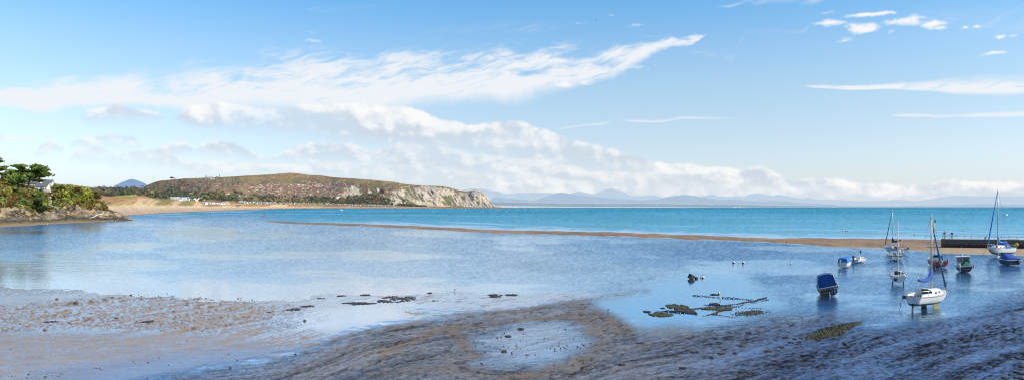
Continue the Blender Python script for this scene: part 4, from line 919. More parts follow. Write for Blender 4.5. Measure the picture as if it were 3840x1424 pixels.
for q, r_, c_, k_w in WOODS:
    k = 22; p = clump_pts(np.array(q) + (0, 0, r_ * .75), r_, k, rw, (1, 1, 1.0)); C_.append(p); S_.append(np.full(k, r_ * .75))
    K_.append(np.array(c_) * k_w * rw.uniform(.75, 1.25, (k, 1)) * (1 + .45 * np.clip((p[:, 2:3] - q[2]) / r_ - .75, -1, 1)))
C_ = np.concatenate(C_); K_ = np.clip(np.concatenate(K_), .004, 1)
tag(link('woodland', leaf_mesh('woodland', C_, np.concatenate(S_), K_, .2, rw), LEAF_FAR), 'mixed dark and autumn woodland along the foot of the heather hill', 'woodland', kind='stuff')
FT = [(642, 672, 11, 18, 'round', PAL_DARK, 'lone broad tree on the left shoulder of the heather hill skyline'), (654, 672, 6, 8, 'round', PAL_DARK, 'small round tree just right of the lone skyline tree'),
      (771, 667, 9, 5, 'conifer', PAL_DARK, 'slim conifer left of the white farmhouse on the hilltop'), (776, 667, 10, 5, 'conifer', PAL_DARK, 'conifer touching the left end of the hilltop farmhouse'),
      (794, 667, 8, 6, 'conifer', PAL_DARK, 'short conifer behind the hilltop farmhouse'), (813, 667, 8, 7, 'round', PAL_DARK, 'round tree right of the hilltop farmhouse'), (823, 667, 12, 7, 'conifer', PAL_DARK, 'tallest conifer of the hilltop group'), (869, 668, 7, 5, 'conifer', PAL_DARK, 'single conifer standing alone right of the hilltop group'),
      (504, 705, 11, 7, 'conifer', PAL_DARK, 'conifer at the foot of the blue mountain'), (528, 702, 8, 6, 'conifer', PAL_DARK, 'conifer on the left edge of the heather hill'), (534, 699, 7, 7, 'round', PAL_DARK, 'round tree on the left edge of the heather hill'),
      (726, 754, 24, 28, 'round', PAL_GREEN, 'green tree at the right end of the white caravan cluster'), (772, 756, 27, 44, 'round', PAL_PINE, 'broad dark pine behind the beach car park'), (757, 762, 22, 22, 'round', PAL_DARK, 'dark pine left of the tan reeds'),
      (832, 756, 24, 32, 'round', PAL_DARK, 'dark bushy pine between the rust tree and the house with a dark roof'), (869, 754, 27, 38, 'round', PAL_PINE, 'large dark pine standing behind the second dune'), (806, 752, 20, 15, 'round', PAL_RUST, 'rust coloured tree between two dark pines'),
      (812, 738, 24, 30, 'conifer', PAL_GREEN, 'tall green trees clump above the rust tree'), (882, 731, 20, 20, 'round', PAL_DARK, 'dark tree between the orange roofed house and the dark roofed house'), (943, 750, 18, 26, 'round', PAL_OLIVE, 'pale olive tree right of the small white house'), (990, 752, 20, 24, 'round', PAL_DARK, 'dark tree above the first long row of caravans'),
      (566, 740, 9, 18, 'round', PAL_OLIVE, 'yellowish bush behind the dune crest'), (648, 742, 12, 20, 'round', PAL_OLIVE, 'yellow green tree behind the left end of the white caravans'), (330, 726, 16, 22, 'round', PAL_GREEN, 'dark green tree left of the bright field'), (440, 731, 12, 24, 'round', PAL_DARK, 'dark thicket in front of the bright field'), (487, 730, 12, 20, 'round', PAL_DARK, 'dark round tree at the right end of the bright field')]
for i, (px, py, h_, w_, kd, pal, lab) in enumerate(FT):
    T('conifer_tree' if kd == 'conifer' else 'tree', lab, 'tree', px, py, h_ * 1.1, w_, kd, pal, 100 + i, None, 420, near=False)
# ================================================================ paints
WHITE_P = M('white_render', (0.80, 0.78, 0.72), .7, var=.05, scale=2); CREAM = M('cream_render', (0.74, 0.70, 0.58), .8, var=.06)
SLATE = M('slate', (0.16, 0.165, 0.18), .6, var=.2, scale=5, stretch=(1, 1, 4)); TERRA = M('terracotta', (0.42, 0.19, 0.11), .8, var=.2); GREYR = M('grey_roof', (0.30, 0.32, 0.34), .7, var=.12)
PANE = M('window_pane', (0.03, 0.04, 0.05), .08, var=.2, spec=.8); BLUEP = M('blue_paint', (0.05, 0.22, 0.52), .45, var=.08); WOODP = M('timber', (0.28, 0.17, 0.09), .7, var=.2, stretch=(1, 1, 6))
CONC = M('pale_concrete', (0.52, 0.49, 0.44), .9, var=.12); METAL = M('galvanised_steel', (0.36, 0.38, 0.40), .4, .7, var=.1); DARKM = M('dark_steel', (0.06, 0.065, 0.07), .5, .3, var=.2)
CARAW = M('caravan_white', (0.82, 0.82, 0.80), .35, var=.04); CARAG = M('caravan_green', (0.38, 0.52, 0.47), .4, var=.05); CARAC = M('caravan_cream', (0.72, 0.66, 0.50), .4, var=.05); CARAR = M('caravan_roof', (0.62, 0.65, 0.68), .5, var=.08); CARAD = M('caravan_dark_roof', (0.20, 0.22, 0.25), .6, var=.1)
def house(name, label, cat, base, w, d, h, rz, wall, roof, roofh=None, chim=(), wins=(), door=None, group=None, gable=True):
    """w along local x (ridge direction), d deep; front is local -y"""
    r = empty(name, base, rz); tag(r, label, cat, group); rh = roofh or d * .38
    b = MB(); secs = []
    for x in (-w / 2, w / 2): secs.append([Vector((x, -d / 2, -.8)), Vector((x, d / 2, -.8)), Vector((x, d / 2, h)), Vector((x, 0, h + rh)), Vector((x, -d / 2, h))])
    b.loft(secs, closed=True, caps=True); b.build('wall', wall, r)
    b = MB(); ov = .35
    for s in (-1, 1):
        n_ = Vector((0, s * rh, d / 2)).normalized() * .14
        a = [Vector((-w / 2 - ov, s * (d / 2 + ov), h - ov * rh / (d / 2))), Vector((w / 2 + ov, s * (d / 2 + ov), h - ov * rh / (d / 2))), Vector((w / 2 + ov, 0, h + rh)), Vector((-w / 2 - ov, 0, h + rh))]
        lo = [p + n_ * .15 for p in a]; hi = [p + n_ for p in a]
        b.add(lo + hi, [(0, 1, 2, 3), (7, 6, 5, 4), (0, 4, 5, 1), (1, 5, 6, 2), (2, 6, 7, 3), (3, 7, 4, 0)])
    ro = b.build('roof', roof, r)
    for x in chim:
        b = MB(); b.box((x, 0, h + rh + .35), (.8, .6, 1.5)); b.box((x, 0, h + rh + 1.15), (.95, .75, .14)); b.tube([(x, 0, h + rh + 1.2), (x, 0, h + rh + 1.6)], .14, 6); b.build('chimney', wall, ro)
    for f, u, z, ww, hh in wins:                        # face: 0 front, 1 right gable, 2 left gable
        b = MB(); p = MB()
        if f == 0: c = Vector((u, -d / 2, z)); sz = (ww, .10, hh)
        elif f == 1: c = Vector((w / 2, u, z)); sz = (.10, ww, hh)
        else: c = Vector((-w / 2, u, z)); sz = (.10, ww, hh)
        fr = .09; ax = 0 if f == 0 else 1
        for s in (-1, 1):
            o_ = Vector((0, 0, s * (hh / 2 - fr / 2))); b.box(c + o_, sz if False else (sz[0], sz[1], fr))
            o2 = Vector((s * (ww / 2 - fr / 2), 0, 0)) if ax == 0 else Vector((0, s * (ww / 2 - fr / 2), 0))
            b.box(c + o2, (fr, .10, hh - 2 * fr) if ax == 0 else (.10, fr, hh - 2 * fr))
        wo = b.build('window', WHITE_P, r)
        p.box(c, (ww - 2 * fr, .06, hh - 2 * fr) if ax == 0 else (.06, ww - 2 * fr, hh - 2 * fr)); p.build('pane', PANE, wo)
    if door:
        f, u, ww, hh, dm = door; b = MB()
        c = Vector((u, -d / 2, hh / 2)) if f == 0 else Vector((w / 2, u, hh / 2)); b.box(c, (ww, .12, hh) if f == 0 else (.12, ww, hh)); do = b.build('door', dm, r)
        b = MB(); b.ball(c + (Vector((ww * .35, -.1, 0)) if f == 0 else Vector((.1, ww * .35, 0))), .06, n=6, m=4); b.build('handle', METAL, do)
    return r
# cottage on the bank
hb = head_point(172, 716); k_ = hb.y / F
cot = house('cottage', 'white seaside cottage with a grey slate roof and blue door under the pines', 'cottage', W(160, 716, hb.y - 1), 7.2, 7.0, 2.9, R(14), WHITE_P, SLATE, 2.1, (),
            [(0, 1.7, 1.5, .9, 1.3), (0, 2.9, 1.5, .7, 1.2), (0, -2.3, 1.4, 1.1, 1.2), (1, -1.5, 1.5, .9, 1.2), (1, 1.4, 1.5, .9, 1.2)], (0, .2, 1.5, 2.3, BLUEP))
b = MB(); b.box((2.0, -5.0, -.5), (8.2, 3.0, .5)); b.box((2.0, -6.45, .25), (8.2, .12, .95)); b.box((6.05, -5.0, .25), (.12, 2.8, .95)); b.build('terrace', CONC, cot)
house('cottage', 'long cream cottage wing half hidden behind the umbrella pine', 'cottage', W(126, 706, hb.y + 9), 9.5, 6.5, 3.2, R(8), CREAM, SLATE, 2.0, (2.5,), [(0, 2.8, 1.6, 1.2, 1.1), (0, -.5, 1.6, 1.4, 1.1), (0, -3.2, 1.6, 1.1, 1.1)], (0, 1.2, 1.0, 2.1, WOODP))
house('cottage', 'white house end with dark roof showing above the bank behind the blue door cottage', 'cottage', W(180, 699, hb.y + 40), 6, 6, 2.8, R(20), WHITE_P, SLATE, 2.0, (1.5,), [(0, 1.2, 1.5, .9, 1.1), (0, -1.4, 1.5, .9, 1.1)], (0, 0, .9, 2.0, WOODP))
house('garden_house', 'small pale garden building at the far left behind the two posts', 'house', W(8, 694, hb.y + 12), 6, 5, 2.6, R(10), CREAM, TERRA, 1.6, (), [(0, -1.5, 1.4, .9, 1.0), (0, 1.5, 1.4, .9, 1.0)], (0, 0, .9, 2.0, BLUEP))
# retaining blocks and the white handrail down to the rocks
for i, (px, py, w_, h_, lab) in enumerate([(188, 734, 3.4, 1.6, 'pale stone terrace wall directly below the cottage terrace'), (186, 746, 2.2, 2.6, 'narrow pale stone buttress below the terrace wall'), (190, 757, 1.8, 1.8, 'lowest pale stone block beside the path down the bank')]):
    p = head_point(px, py); b = MB(); b.box((0, 0, 0), (w_, 1.2, h_), .1); b.box((.0, 0, h_ / 2 + .08), (w_ + .3, 1.4, .16), .1)
    o = b.build('terrace_wall', CONC); o.location = p + Vector((0, -.8, .3)); tag(o, lab, 'wall')
pa, pb_ = W(180, 767, head_point(180, 767).y - 2.5), W(220, 781, head_point(220, 781).y - 2.5)
r = empty('handrail', pa); tag(r, 'white painted handrail slanting down the bank to the rocks', 'handrail'); v = pb_ - pa
for k, zz in enumerate((.0, .55)):
    b = MB(); b.tube([Vector((0, 0, zz)), v + Vector((0, 0, zz))], .10, 6); b.build('rail', WHITE_P, r)
for k in range(6):
    b = MB(); b.tube([v * (k / 5) + Vector((0, 0, -1.2)), v * (k / 5) + Vector((0, 0, .6))], .07, 6); b.build('post', WHITE_P, r)
for i, (px, lab) in enumerate([(13, 'left of two thin grey posts in the headland garden'), (25, 'right of two thin grey posts in the headland garden')]):
    p = W(px, 705, 500); b = MB(); b.tube([(0, 0, -2), (0, 0, 10.3)], [.13, .09], 8); b.ball((0, 0, 10.35), .16, n=8, m=5); b.box((0, 0, .1), (.5, .5, .2)); o = b.build('post', METAL); o.name = 'garden_post'; o.location = p; tag(o, lab, 'post')
# houses along the hill foot
def FH(name, label, cat, px, py, wpx, hpx, wall, roof, chim=(), rz=0.1, d=7.0, dy_=0.0):
    p = hill_point(px, py); s = p.y / F; w = wpx * s; h = hpx * s * .55
    u = w * .28
    return house(name, label, cat, p + Vector((0, -8, dy_)), w, d, h, rz, wall, roof, hpx * s * .45, [w * c for c in chim], [(0, -u, h * .55, w * .13, h * .42), (0, u, h * .55, w * .13, h * .42)], (0, 0, w * .12, h * .75, WOODP))
FH('farmhouse', 'white farmhouse with a long low wing on the hilltop skyline', 'house', 788, 668, 15, 6, WHITE_P, GREYR, (-.3, .3)); FH('farm_shed', 'low white shed right of the hilltop farmhouse', 'shed', 801, 668.5, 12, 3, WHITE_P, CARAR)
FH('house', 'house with an orange tiled roof among the trees', 'house', 848, 730, 26, 8, WHITE_P, TERRA, (.35,)); FH('house', 'tiny white gabled house left of the orange roofed house', 'house', 826, 731, 5, 6, WHITE_P, WHITE_P)
FH('house', 'cream house with a dark slate roof and tall end chimney', 'house', 893, 739, 18, 10, CREAM, SLATE, (.38,)); FH('house', 'small white house with dark roof right of the cream house', 'house', 920, 739, 13, 7, WHITE_P, SLATE, (-.4, .4))
FH('house', 'white bungalow in the woods above the caravan cluster', 'bungalow', 716, 728, 17, 4, WHITE_P, CARAW); FH('barn', 'long white barn roof in the fields below the blue mountain', 'barn', 474, 720, 22, 6, WHITE_P, GREYR); FH('house', 'distant white house between trees left of the long barn', 'house', 291, 706, 12, 4, WHITE_P, GREYR)
FH('house', 'tiny white house roof between the headland bushes and the long barn', 'house', 366, 724, 7, 3, WHITE_P, SLATE)
FH('beach_cafe', 'long low brown beach building with a grey flat roof behind the sand', 'beach building', 886, 770, 40, 5, M('brown_boards', (0.23, 0.10, 0.07), .8, var=.2), CARAR, (), .05); FH('shed', 'white gable end of a hut beside the beach track', 'hut', 744, 756, 7, 7, WHITE_P, WHITE_P)
# ---- static caravans: one of each kind, then copies
def caravan(wall, roof):
    r = empty('static_caravan', (0, 0, 0)); b = MB(); secs = []
    for x in (-5.0, 5.0): secs.append([Vector((x, -1.8, .35)), Vector((x, 1.8, .35)), Vector((x, 1.8, 2.75)), Vector((x, 0, 3.35)), Vector((x, -1.8, 2.75))])
    b.loft(secs, closed=True, caps=True); b.box((0, 0, .1), (9.4, 3.2, .7)); b.build('body', wall, r)
    b = MB()
    for s in (-1, 1):
        a = [Vector((-5.15, s * 2.0, 2.72)), Vector((5.15, s * 2.0, 2.72)), Vector((5.15, 0, 3.42)), Vector((-5.15, 0, 3.42))]; hi = [p + Vector((0, 0, .12)) for p in a]
        b.add(a + hi, [(0, 1, 2, 3), (7, 6, 5, 4), (0, 4, 5, 1), (1, 5, 6, 2), (2, 6, 7, 3), (3, 7, 4, 0)])
    b.build('roof', roof, r)
    for x, w in ((-3.6, 1.9), (-1.0, 1.1), (3.0, 2.0)):
        b = MB(); b.box((x, -1.82, 1.9), (w, .08, .95)); b.build('window', PANE, r)
    b = MB(); b.box((-5.02, 0, 1.85), (.08, 2.6, 1.1)); b.build('window', PANE, r)
    b = MB(); b.box((1.0, -1.82, 1.4), (.8, .08, 1.9)); b.build('door', CARAW if wall is not CARAW else GREYR, r)
    return r
PROTO = [caravan(CARAW, CARAR), caravan(CARAC, CARAW), caravan(CARAG, CARAR), caravan(CARAW, CARAD)]
LABC = {'cluster': ['white static caravan with pale roof in the cluster on the dune top', 'cream static caravan with white roof in the cluster on the dune top', 'pale green static caravan in the cluster on the dune top', 'white static caravan with dark roof in the cluster on the dune top'],
        'low': ['white static caravan with pale roof beside the sandy beach access', 'cream static caravan beside the sandy beach access', 'pale green static caravan beside the sandy beach access', 'white static caravan with dark roof beside the sandy beach access'],
        'row': ['white static caravan with pale roof in the long row behind the beach', 'cream static caravan with white roof in the long row behind the beach', 'pale green static caravan in the long row behind the beach', 'white static caravan with dark roof in the long row behind the beach']}
GRP = {'cluster': 'caravans on the dune top', 'low': 'caravans by the beach access', 'row': 'caravans in the long row behind the beach'}
used = set(); rc_ = random.Random(3)
def put_caravan(px, py, kind, where, rz, sc=1.0, lift=0.0):
    p = hill_point(px, py)
    o = PROTO[kind] if kind not in used else copy_tree(PROTO[kind]); used.add(kind)
    o.location = p + Vector((0, -3, lift)); o.rotation_euler = (0, 0, rz); o.scale = (sc,) * 3
    tag(o, LABC[where][kind], 'caravan', GRP[where] + ', ' + ['white with pale roof', 'cream', 'pale green', 'white with dark roof'][kind])
for px, py, kd, rz in [(668, 741, 0, 1.3), (674, 745, 0, .2), (684, 742, 3, 1.4), (694, 746, 0, 1.2), (660, 743, 0, .1), (703, 743, 0, 1.5), (712, 745, 2, .15), (716, 741, 0, 1.3), (729, 745, 2, .1), (741, 744, 0, 1.4), (752, 744, 0, 1.2), (764, 745, 0, 1.5), (775, 743, 1, .1), (788, 742, 0, 1.3), (650, 746, 1, .3), (690, 751, 0, .3), (676, 750, 3, 1.2), (708, 750, 0, .1), (640, 743, 0, .2), (795, 746, 0, .2)]:
    k__ = (px - 640) / 155.0; put_caravan(640 + k__ * 112 + 14, py + 3.0, kd, 'cluster', rz, 1.05, .3)
for i in range(17):
    put_caravan(766 + i * 5.6 + rc_.uniform(-2, 2), 763 + (i % 3) * 1.6, rc_.choice([0, 0, 3, 2, 1]), 'low', rc_.uniform(-.3, 1.5), 1.0, .2)
for i in range(112):
    t_ = i / 111; px = 905 + t_ * 580 + rc_.uniform(-4, 4); yb_ = np.interp(px, [905, 1000, 1150, 1300, 1400, 1490], [760.5, 762, 763.5, 767, 770, 772]); px_off = (i % 3 - 1) * np.interp(px, [900, 1400], [2.6, 1.0])
    put_caravan(px, yb_ + px_off, rc_.choice([0, 0, 0, 3, 1, 2, 3]), 'row', rc_.choice([rc_.uniform(-.25, .25), rc_.uniform(1.2, 1.7)]), rc_.uniform(.9, 1.25), .6)
# pale buildings across the bay
cb_ = [(1846, 5), (1860, 8), (1874, 4), (1888, 6), (1906, 12), (1918, 10), (1928, 14), (1944, 5), (1962, 6), (2076, 5), (2090, 4), (2756, 12), (2776, 16), (2786, 8), (3127, 5)]
for i, (px, w_) in enumerate(cb_):
    p = W(px, 776 if px > 2000 else 772.2, 6900); s = 6900 / F; b = MB(); w = w_ * s; h = (3.2 if px < 2000 else 2.2) * s
    b.box((0, 0, h / 2 - 2), (w, 12, h + 4)); b.add([Vector((-w / 2, -6.5, h)), Vector((w / 2, -6.5, h)), Vector((w / 2, 0, h + 2.5)), Vector((-w / 2, 0, h + 2.5)), Vector((-w / 2, 6.5, h)), Vector((w / 2, 6.5, h))], [(0, 1, 2, 3), (3, 2, 5, 4)], 1)
    o = b.build('far_building', [WHITE_P, GREYR]); o.location = p
    tag(o, 'tiny pale building on the low shore across the bay', 'building', 'pale buildings on the far shore')
# ================================================================ harbour pier
PZ = 2.35; ya = dist(928.5, .25); xa = (3540 - 1920) / F * ya; ybp = dist(933, .25); xbp = (3840 - 1920) / F * ybp
pa = Vector((xa, ya, 0)); pd = (Vector((xbp, ybp, 0)) - pa).normalized(); pn = Vector((-pd.y, pd.x, 0)); PL = 62.0
m, t, out = new_mat('harbour_wall_stone')
c = t.coord('Object'); s_ = t.sep(c); n1 = t.noise(t.mapv(c, (1.4, 1, .5)), 1.0, 6, .65); n2 = t.noise(c, 5.0, 4, .6)
hgt = t.m('ADD', s_[2], t.m('MULTIPLY', t.m('SUBTRACT', n1, .5), 1.3)); colw = t.mix(t.ss(.7, 1.5, hgt), (0.012, 0.012, 0.012), (0.085, 0.078, 0.07)); colw = t.mix(t.ss(2.28, 2.36, s_[2]), colw, (0.40, 0.37, 0.33)); colw = t.mix(t.m('MULTIPLY', t.ss(.5, .7, n2), .35), colw, (0.04, 0.038, 0.034))
bs_ = shader(t, 'ShaderNodeBsdfPrincipled', Roughness=.85); t.put(colw, bs_.inputs['Base Color']); t.put(t.bump(n2, .5, .08), bs_.inputs['Normal']); t.put(bs_.outputs[0], out.inputs[0]); PIERM = m
pier = empty('harbour_pier', pa, math.atan2(pd.y, pd.x)); tag(pier, 'dark stone harbour pier with a pale top running off the right edge', 'pier')
b = MB(); rp_ = random.Random(4); xs_ = [0.0]
while xs_[-1] < PL: xs_.append(xs_[-1] + rp_.uniform(2.2, 4.2))
secs = [[Vector((x, -.25 + rp_.uniform(-.04, .04), -1)), Vector((x, rp_.uniform(-.03, .03), PZ - .3)), Vector((x, 0, PZ + rp_.uniform(-.03, .03))), Vector((x, 3.6, PZ)), Vector((x, 3.85, -1))] for x in xs_]
b.loft(secs, closed=True, caps=True); b.build('wall', PIERM, pier)
for x in (14.2, 26.0, 38.5): b = MB(); b.box((x, .4, PZ + .08), (2.4, .9, .18)); b.build('coping_block', CONC, pier)
b = MB(); b.lathe([(.16, 0), (.13, .3), (.2, .38), (.2, .5), (.05, .55)], (8.6, .45, PZ), 8); b.build('bollard', DARKM, pier)
rail = empty('pier_railing', pa + Vector((0, 0, PZ)), math.atan2(pd.y, pd.x)); tag(rail, 'thin metal railing with two rails along the seaward edge of the pier', 'railing')
for z in (1.12, .52):
    b = MB(); b.tube([(.2, 3.4, z), (PL, 3.4, z)], .03, 6); b.build('rail', METAL, rail)
b = MB(); b.tube([(.2, .6, 1.12), (.2, 3.4, 1.12)], .03, 6); b.build('rail', METAL, rail)
x = .2
while x < PL:
    b = MB(); b.tube([(x, 3.4, 0), (x, 3.4, 1.14)], .035, 6); b.box((x, 3.4, .02), (.16, .16, .04)); b.build('post', METAL, rail); x += 1.55
b = MB(); b.tube([(.2, .6, 0), (.2, .6, 1.14)], .035, 6); b.build('post', METAL, rail)

# ================================================================ people
def skin_mesh(nodes, edges, rad, name, mat, parent, sub=1):
    me = bpy.data.meshes.new(name); me.from_pydata([Vector(n) for n in nodes], edges, []); o = link(name, me, mat, parent)
    md = o.modifiers.new('skin', 'SKIN'); md.use_smooth_shade = True
    for i, r_ in enumerate(rad): me.skin_vertices[0].data[i].radius = (r_, r_) if not isinstance(r_, tuple) else r_
    me.skin_vertices[0].data[0].use_root = True
    if sub: s = o.modifiers.new('sub', 'SUBSURF'); s.levels = sub; s.render_levels = sub
    return o
SKIN = M('skin', (0.52, 0.33, 0.24), .6, var=.06)
def person(label, loc, rz, h=1.75, jacket=(0.05, 0.05, 0.06), trousers=(0.5, 0.45, 0.38), hair=(0.12, 0.10, 0.09), pose='lean', detail=True, group=None):
    r = empty('person', loc, rz); tag(r, label, 'person', group); k = h / 1.75
    # faces local +y.  body skeleton: pelvis root
    st = .16 if pose == 'walk' else .0
    arm = {'lean': [(.20, .10, 1.18), (.34, .36, 1.10)], 'stand': [(.24, .02, 1.12), (.25, .10, .88)], 'walk': [(.24, .10, 1.14), (.23, .22, .92)]}[pose]
    arm2 = {'lean': [(-.22, .08, 1.18), (-.42, .36, 1.10)], 'stand': [(-.24, .02, 1.12), (-.25, .10, .88)], 'walk': [(-.24, -.06, 1.13), (-.23, -.10, .88)]}[pose]
    by = .06 if pose == 'lean' else 0
    N = [(0, 0, .95), (0, .01, 1.15), (0, by * .7, 1.36), (0, by, 1.47), (0, by + .02, 1.56), (0, by + .03, 1.66), (0, by + .02, 1.74)]; Rr = [.135, .125, .14, .055, .075, .092, .06]
    Ed = [(i, i + 1) for i in range(6)]
    def chain(start, pts, rr):
        prev = start
        for p, q in zip(pts, rr): N.append(p); Rr.append(q); Ed.append((prev, len(N) - 1)); prev = len(N) - 1
        return prev
    for s, lg in ((1, st), (-1, -st)):
        chain(0, [(s * .10, 0, .88), (s * .11, lg * .8, .50), (s * .11, lg * 1.4 - .02, .09), (s * .12, lg * 1.4 + .14, .04)], [.095, .068, .045, .035])
    hands = []
    for s, ap in ((1, arm), (-1, arm2)):
        w_ = chain(2, [(s * .19, by * .7, 1.38), ap[0], ap[1]], [.062, .045, .032]); hands.append((s, w_, ap))
        d_ = (Vector(ap[1]) - Vector(ap[0])).normalized(); pm = Vector(ap[1]) + d_ * .08; pi_ = chain(w_, [tuple(pm)], [.036])
        if detail:
            sd_ = Vector((1, 0, 0)) if abs(d_.x) < .7 else Vector((0, 1, 0))
            for q, ln in zip((-.03, -.01, .01, .03), (.07, .085, .08, .06)): chain(pi_, [tuple(pm + sd_ * q + d_ * .03), tuple(pm + sd_ * q * 1.2 + d_ * ln * .7 + Vector((0, 0, -.02))), tuple(pm + sd_ * q * 1.2 + d_ * ln + Vector((0, 0, -.045)))], [.011, .009, .008])
            chain(pi_, [tuple(pm - sd_ * s * .045 - d_ * .02), tuple(pm - sd_ * s * .065 + d_ * .02)], [.012, .009])
    if detail:  # nose and ears
        chain(5, [(0, by + .135, 1.645)], [.016]); chain(5, [(.092, by + .02, 1.65)], [.016]); chain(5, [(-.092, by + .02, 1.65)], [.016])
    body = skin_mesh([tuple(c * k for c in n) for n in N], Ed, [q * k for q in Rr], 'body', SKIN, r)
    jm = M('cloth_%d_%d_%d' % tuple(int(c * 99) for c in jacket), jacket, .9, var=.15); tm = M('cloth_%d_%d_%d' % tuple(int(c * 99) for c in trousers), trousers, .9, var=.12); hm = M('hair_%d' % int(hair[0] * 99), hair, .8, var=.2)
    N2 = [(0, .0, .93), (0, .01, 1.15), (0, by * .7, 1.36), (0, by, 1.45)]; R2 = [.172, .155, .172, .085]; E2 = [(0, 1), (1, 2), (2, 3)]
    for s, ap in ((1, arm), (-1, arm2)):
        o_ = len(N2); N2 += [(s * .195, by * .7, 1.385), ap[0], tuple(Vector(ap[0]).lerp(Vector(ap[1]), .92))]; R2 += [.083, .066, .05]; E2 += [(2, o_), (o_, o_ + 1), (o_ + 1, o_ + 2)]
    skin_mesh([tuple(c * k for c in n) for n in N2], E2, [q * k for q in R2], 'jacket', jm, r)
    N3 = [(0, 0, .94), (.10, 0, .86), (.11, st * .8, .50), (.11, st * 1.4 - .02, .10), (-.10, 0, .86), (-.11, -st * .8, .50), (-.11, -st * 1.4 - .02, .10)]
    skin_mesh([tuple(c * k for c in n) for n in N3], [(0, 1), (1, 2), (2, 3), (0, 4), (4, 5), (5, 6)], [q * k for q in (.15, .115, .086, .068, .115, .086, .068)], 'trousers', tm, r)
    b = MB(); b.ball((0, (by - .005) * k, 1.70 * k), .105 * k, (1, 1.05, .95), 10, 6); b.build('hair', hm, r, True)
    if detail:
        b = MB()
        for s in (-1, 1): b.ball((s * .034 * k, (by + .112) * k, 1.665 * k), .012 * k, n=6, m=4)
        b.box((0, (by + .118) * k, 1.60 * k), (.045 * k, .012, .010 * k)); b.build('face_features', M('dark_eyes', (0.05, 0.03, 0.03), .4), r)
        b = MB()
        for s, lg in ((1, st), (-1, -st)): b.box((s * .115 * k, (lg * 1.4 + .05) * k, .045 * k), (.095 * k, .27 * k, .09 * k), taper=.8)
        b.build('shoes', M('shoe', (0.06, 0.05, 0.05), .6), r)
    return r
rzp = math.atan2(pd.y, pd.x)
def on_pier(u, v): return pa + pd * u + pn * v + Vector((0, 0, PZ))
person('man in dark grey jacket and pale trousers leaning on the pier end railing', on_pier(.62, 2.95), rzp + .15, 1.80, (0.09, 0.085, 0.09), (0.58, 0.52, 0.44), (0.25, 0.22, 0.20), 'lean')
person('white haired person in a dark navy coat leaning on the pier railing', on_pier(2.2, 2.95), rzp - .1, 1.70, (0.035, 0.03, 0.055), (0.50, 0.40, 0.36), (0.62, 0.60, 0.56), 'lean')
def beach_point(px, py):
    d2 = (zx - px) ** 2 + ((zy - py) * 3) ** 2; return Vector(Pz[np.unravel_index(np.argmin(d2), d2.shape)])
zx, zy = proj(Pz)
for px, py, jk, tr_, lab in [(602.5, 789.5, (.05, .05, .07), (.06, .06, .07), 'left of two dark clothed walkers on the wide part of the beach'), (606, 789.5, (.06, .05, .05), (.07, .07, .09), 'right of two dark clothed walkers on the wide part of the beach'),
                             (666, 790, (.05, .06, .06), (.16, .12, .09), 'lone walker nearest the water below the caravan cluster'), (698, 784.5, (.07, .05, .06), (.09, .08, .09), 'left walker of the second pair along the beach'), (702, 784.5, (.22, .07, .07), (.06, .06, .08), 'right walker of the second pair, in a reddish top'),
                             (820, 783.5, (.08, .06, .08), (.09, .09, .10), 'lone walker on the sand below the second dune'), (678, 782.5, (.07, .08, .10), (.06, .06, .07), 'bent figure near the foot of the dunes'), (1015, 781.5, (.06, .06, .07), (.07, .07, .09), 'left figure of a pair where the surf meets the beach'), (1018, 782.3, (.10, .07, .06), (.06, .06, .07), 'right figure of a pair where the surf meets the beach'), (1391, 779.3, (.07, .06, .06), (.07, .07, .08), 'tiny lone figure on the far end of the beach')]:
    person(lab, beach_point(px, py), R(70), 1.75, jk, tr_, (.06, .05, .05), 'walk', False)
# ================================================================ boats
def hull_mat(name, stops, rough=.32, grime=.12):
    m, t, out = new_mat(name); c = t.coord('Object'); z = t.sep(c)[2]
    n = t.noise(t.mapv(c, (1.2, 1.2, .5)), 1.5, 5, .6); cur_ = None
    for z0, col_ in stops:
        f = t.ss(z0 - .006, z0 + .006, z) if cur_ is not None else None
        cur_ = col_ if cur_ is None else t.mix(f, cur_, col_)
    if len(stops) == 1: cur_ = t.mix(0.0, cur_, cur_)
    cur_ = t.mix(t.m('MULTIPLY', t.ss(.5, .75, n), grime * 2), cur_, (0.16, 0.14, 0.10))
    b = shader(t, 'ShaderNodeBsdfPrincipled', Roughness=rough); t.put(cur_, b.inputs['Base Color']); t.put(b.outputs[0], out.inputs[0]); return m
GEL = M('gelcoat_white', (0.80, 0.79, 0.76), .35, var=.06); GELB = M('gelcoat_shaded_white', (0.68, 0.69, 0.69), .45, var=.1); NONSKID = M('deck_grey', (0.55, 0.57, 0.57), .7, var=.1)
ALU = M('mast_aluminium', (0.50, 0.50, 0.48), .35, .5, var=.08); GOLDM = M('mast_gold_anodised', (0.62, 0.54, 0.36), .4, .25, var=.1); WIRE = M('rigging_wire', (0.42, 0.43, 0.44), .4, .6)
CANV = M('blue_canvas', (0.018, 0.085, 0.32), .85, var=.18, scale=2); CANV2 = M('royal_blue_canvas', (0.03, 0.09, 0.35), .85, var=.18, scale=2); CANVN = M('navy_canvas', (0.018, 0.03, 0.10), .85, var=.2); CANVL = M('mid_blue_canvas', (0.03, 0.17, 0.50), .85, var=.15); CANVT = M('teal_sail_cover', (0.02, 0.10, 0.19), .8, var=.15); CANVG = M('green_tarpaulin', (0.015, 0.15, 0.10), .7, var=.25, scale=2)
CLEAR = M('clear_screen', (0.30, 0.36, 0.40), .08, var=.05, spec=.9); RUBW = M('rubbing_strake_grey', (0.45, 0.45, 0.43), .6); ANTI = M('weeded_antifoul', (0.10, 0.10, 0.055), .9, var=.4, scale=4); ANTID = M('dark_antifoul', (0.035, 0.03, 0.03), .85, var=.3, scale=4); KEELG = M('weedy_keel', (0.20, 0.20, 0.085), .9, var=.45, scale=5)
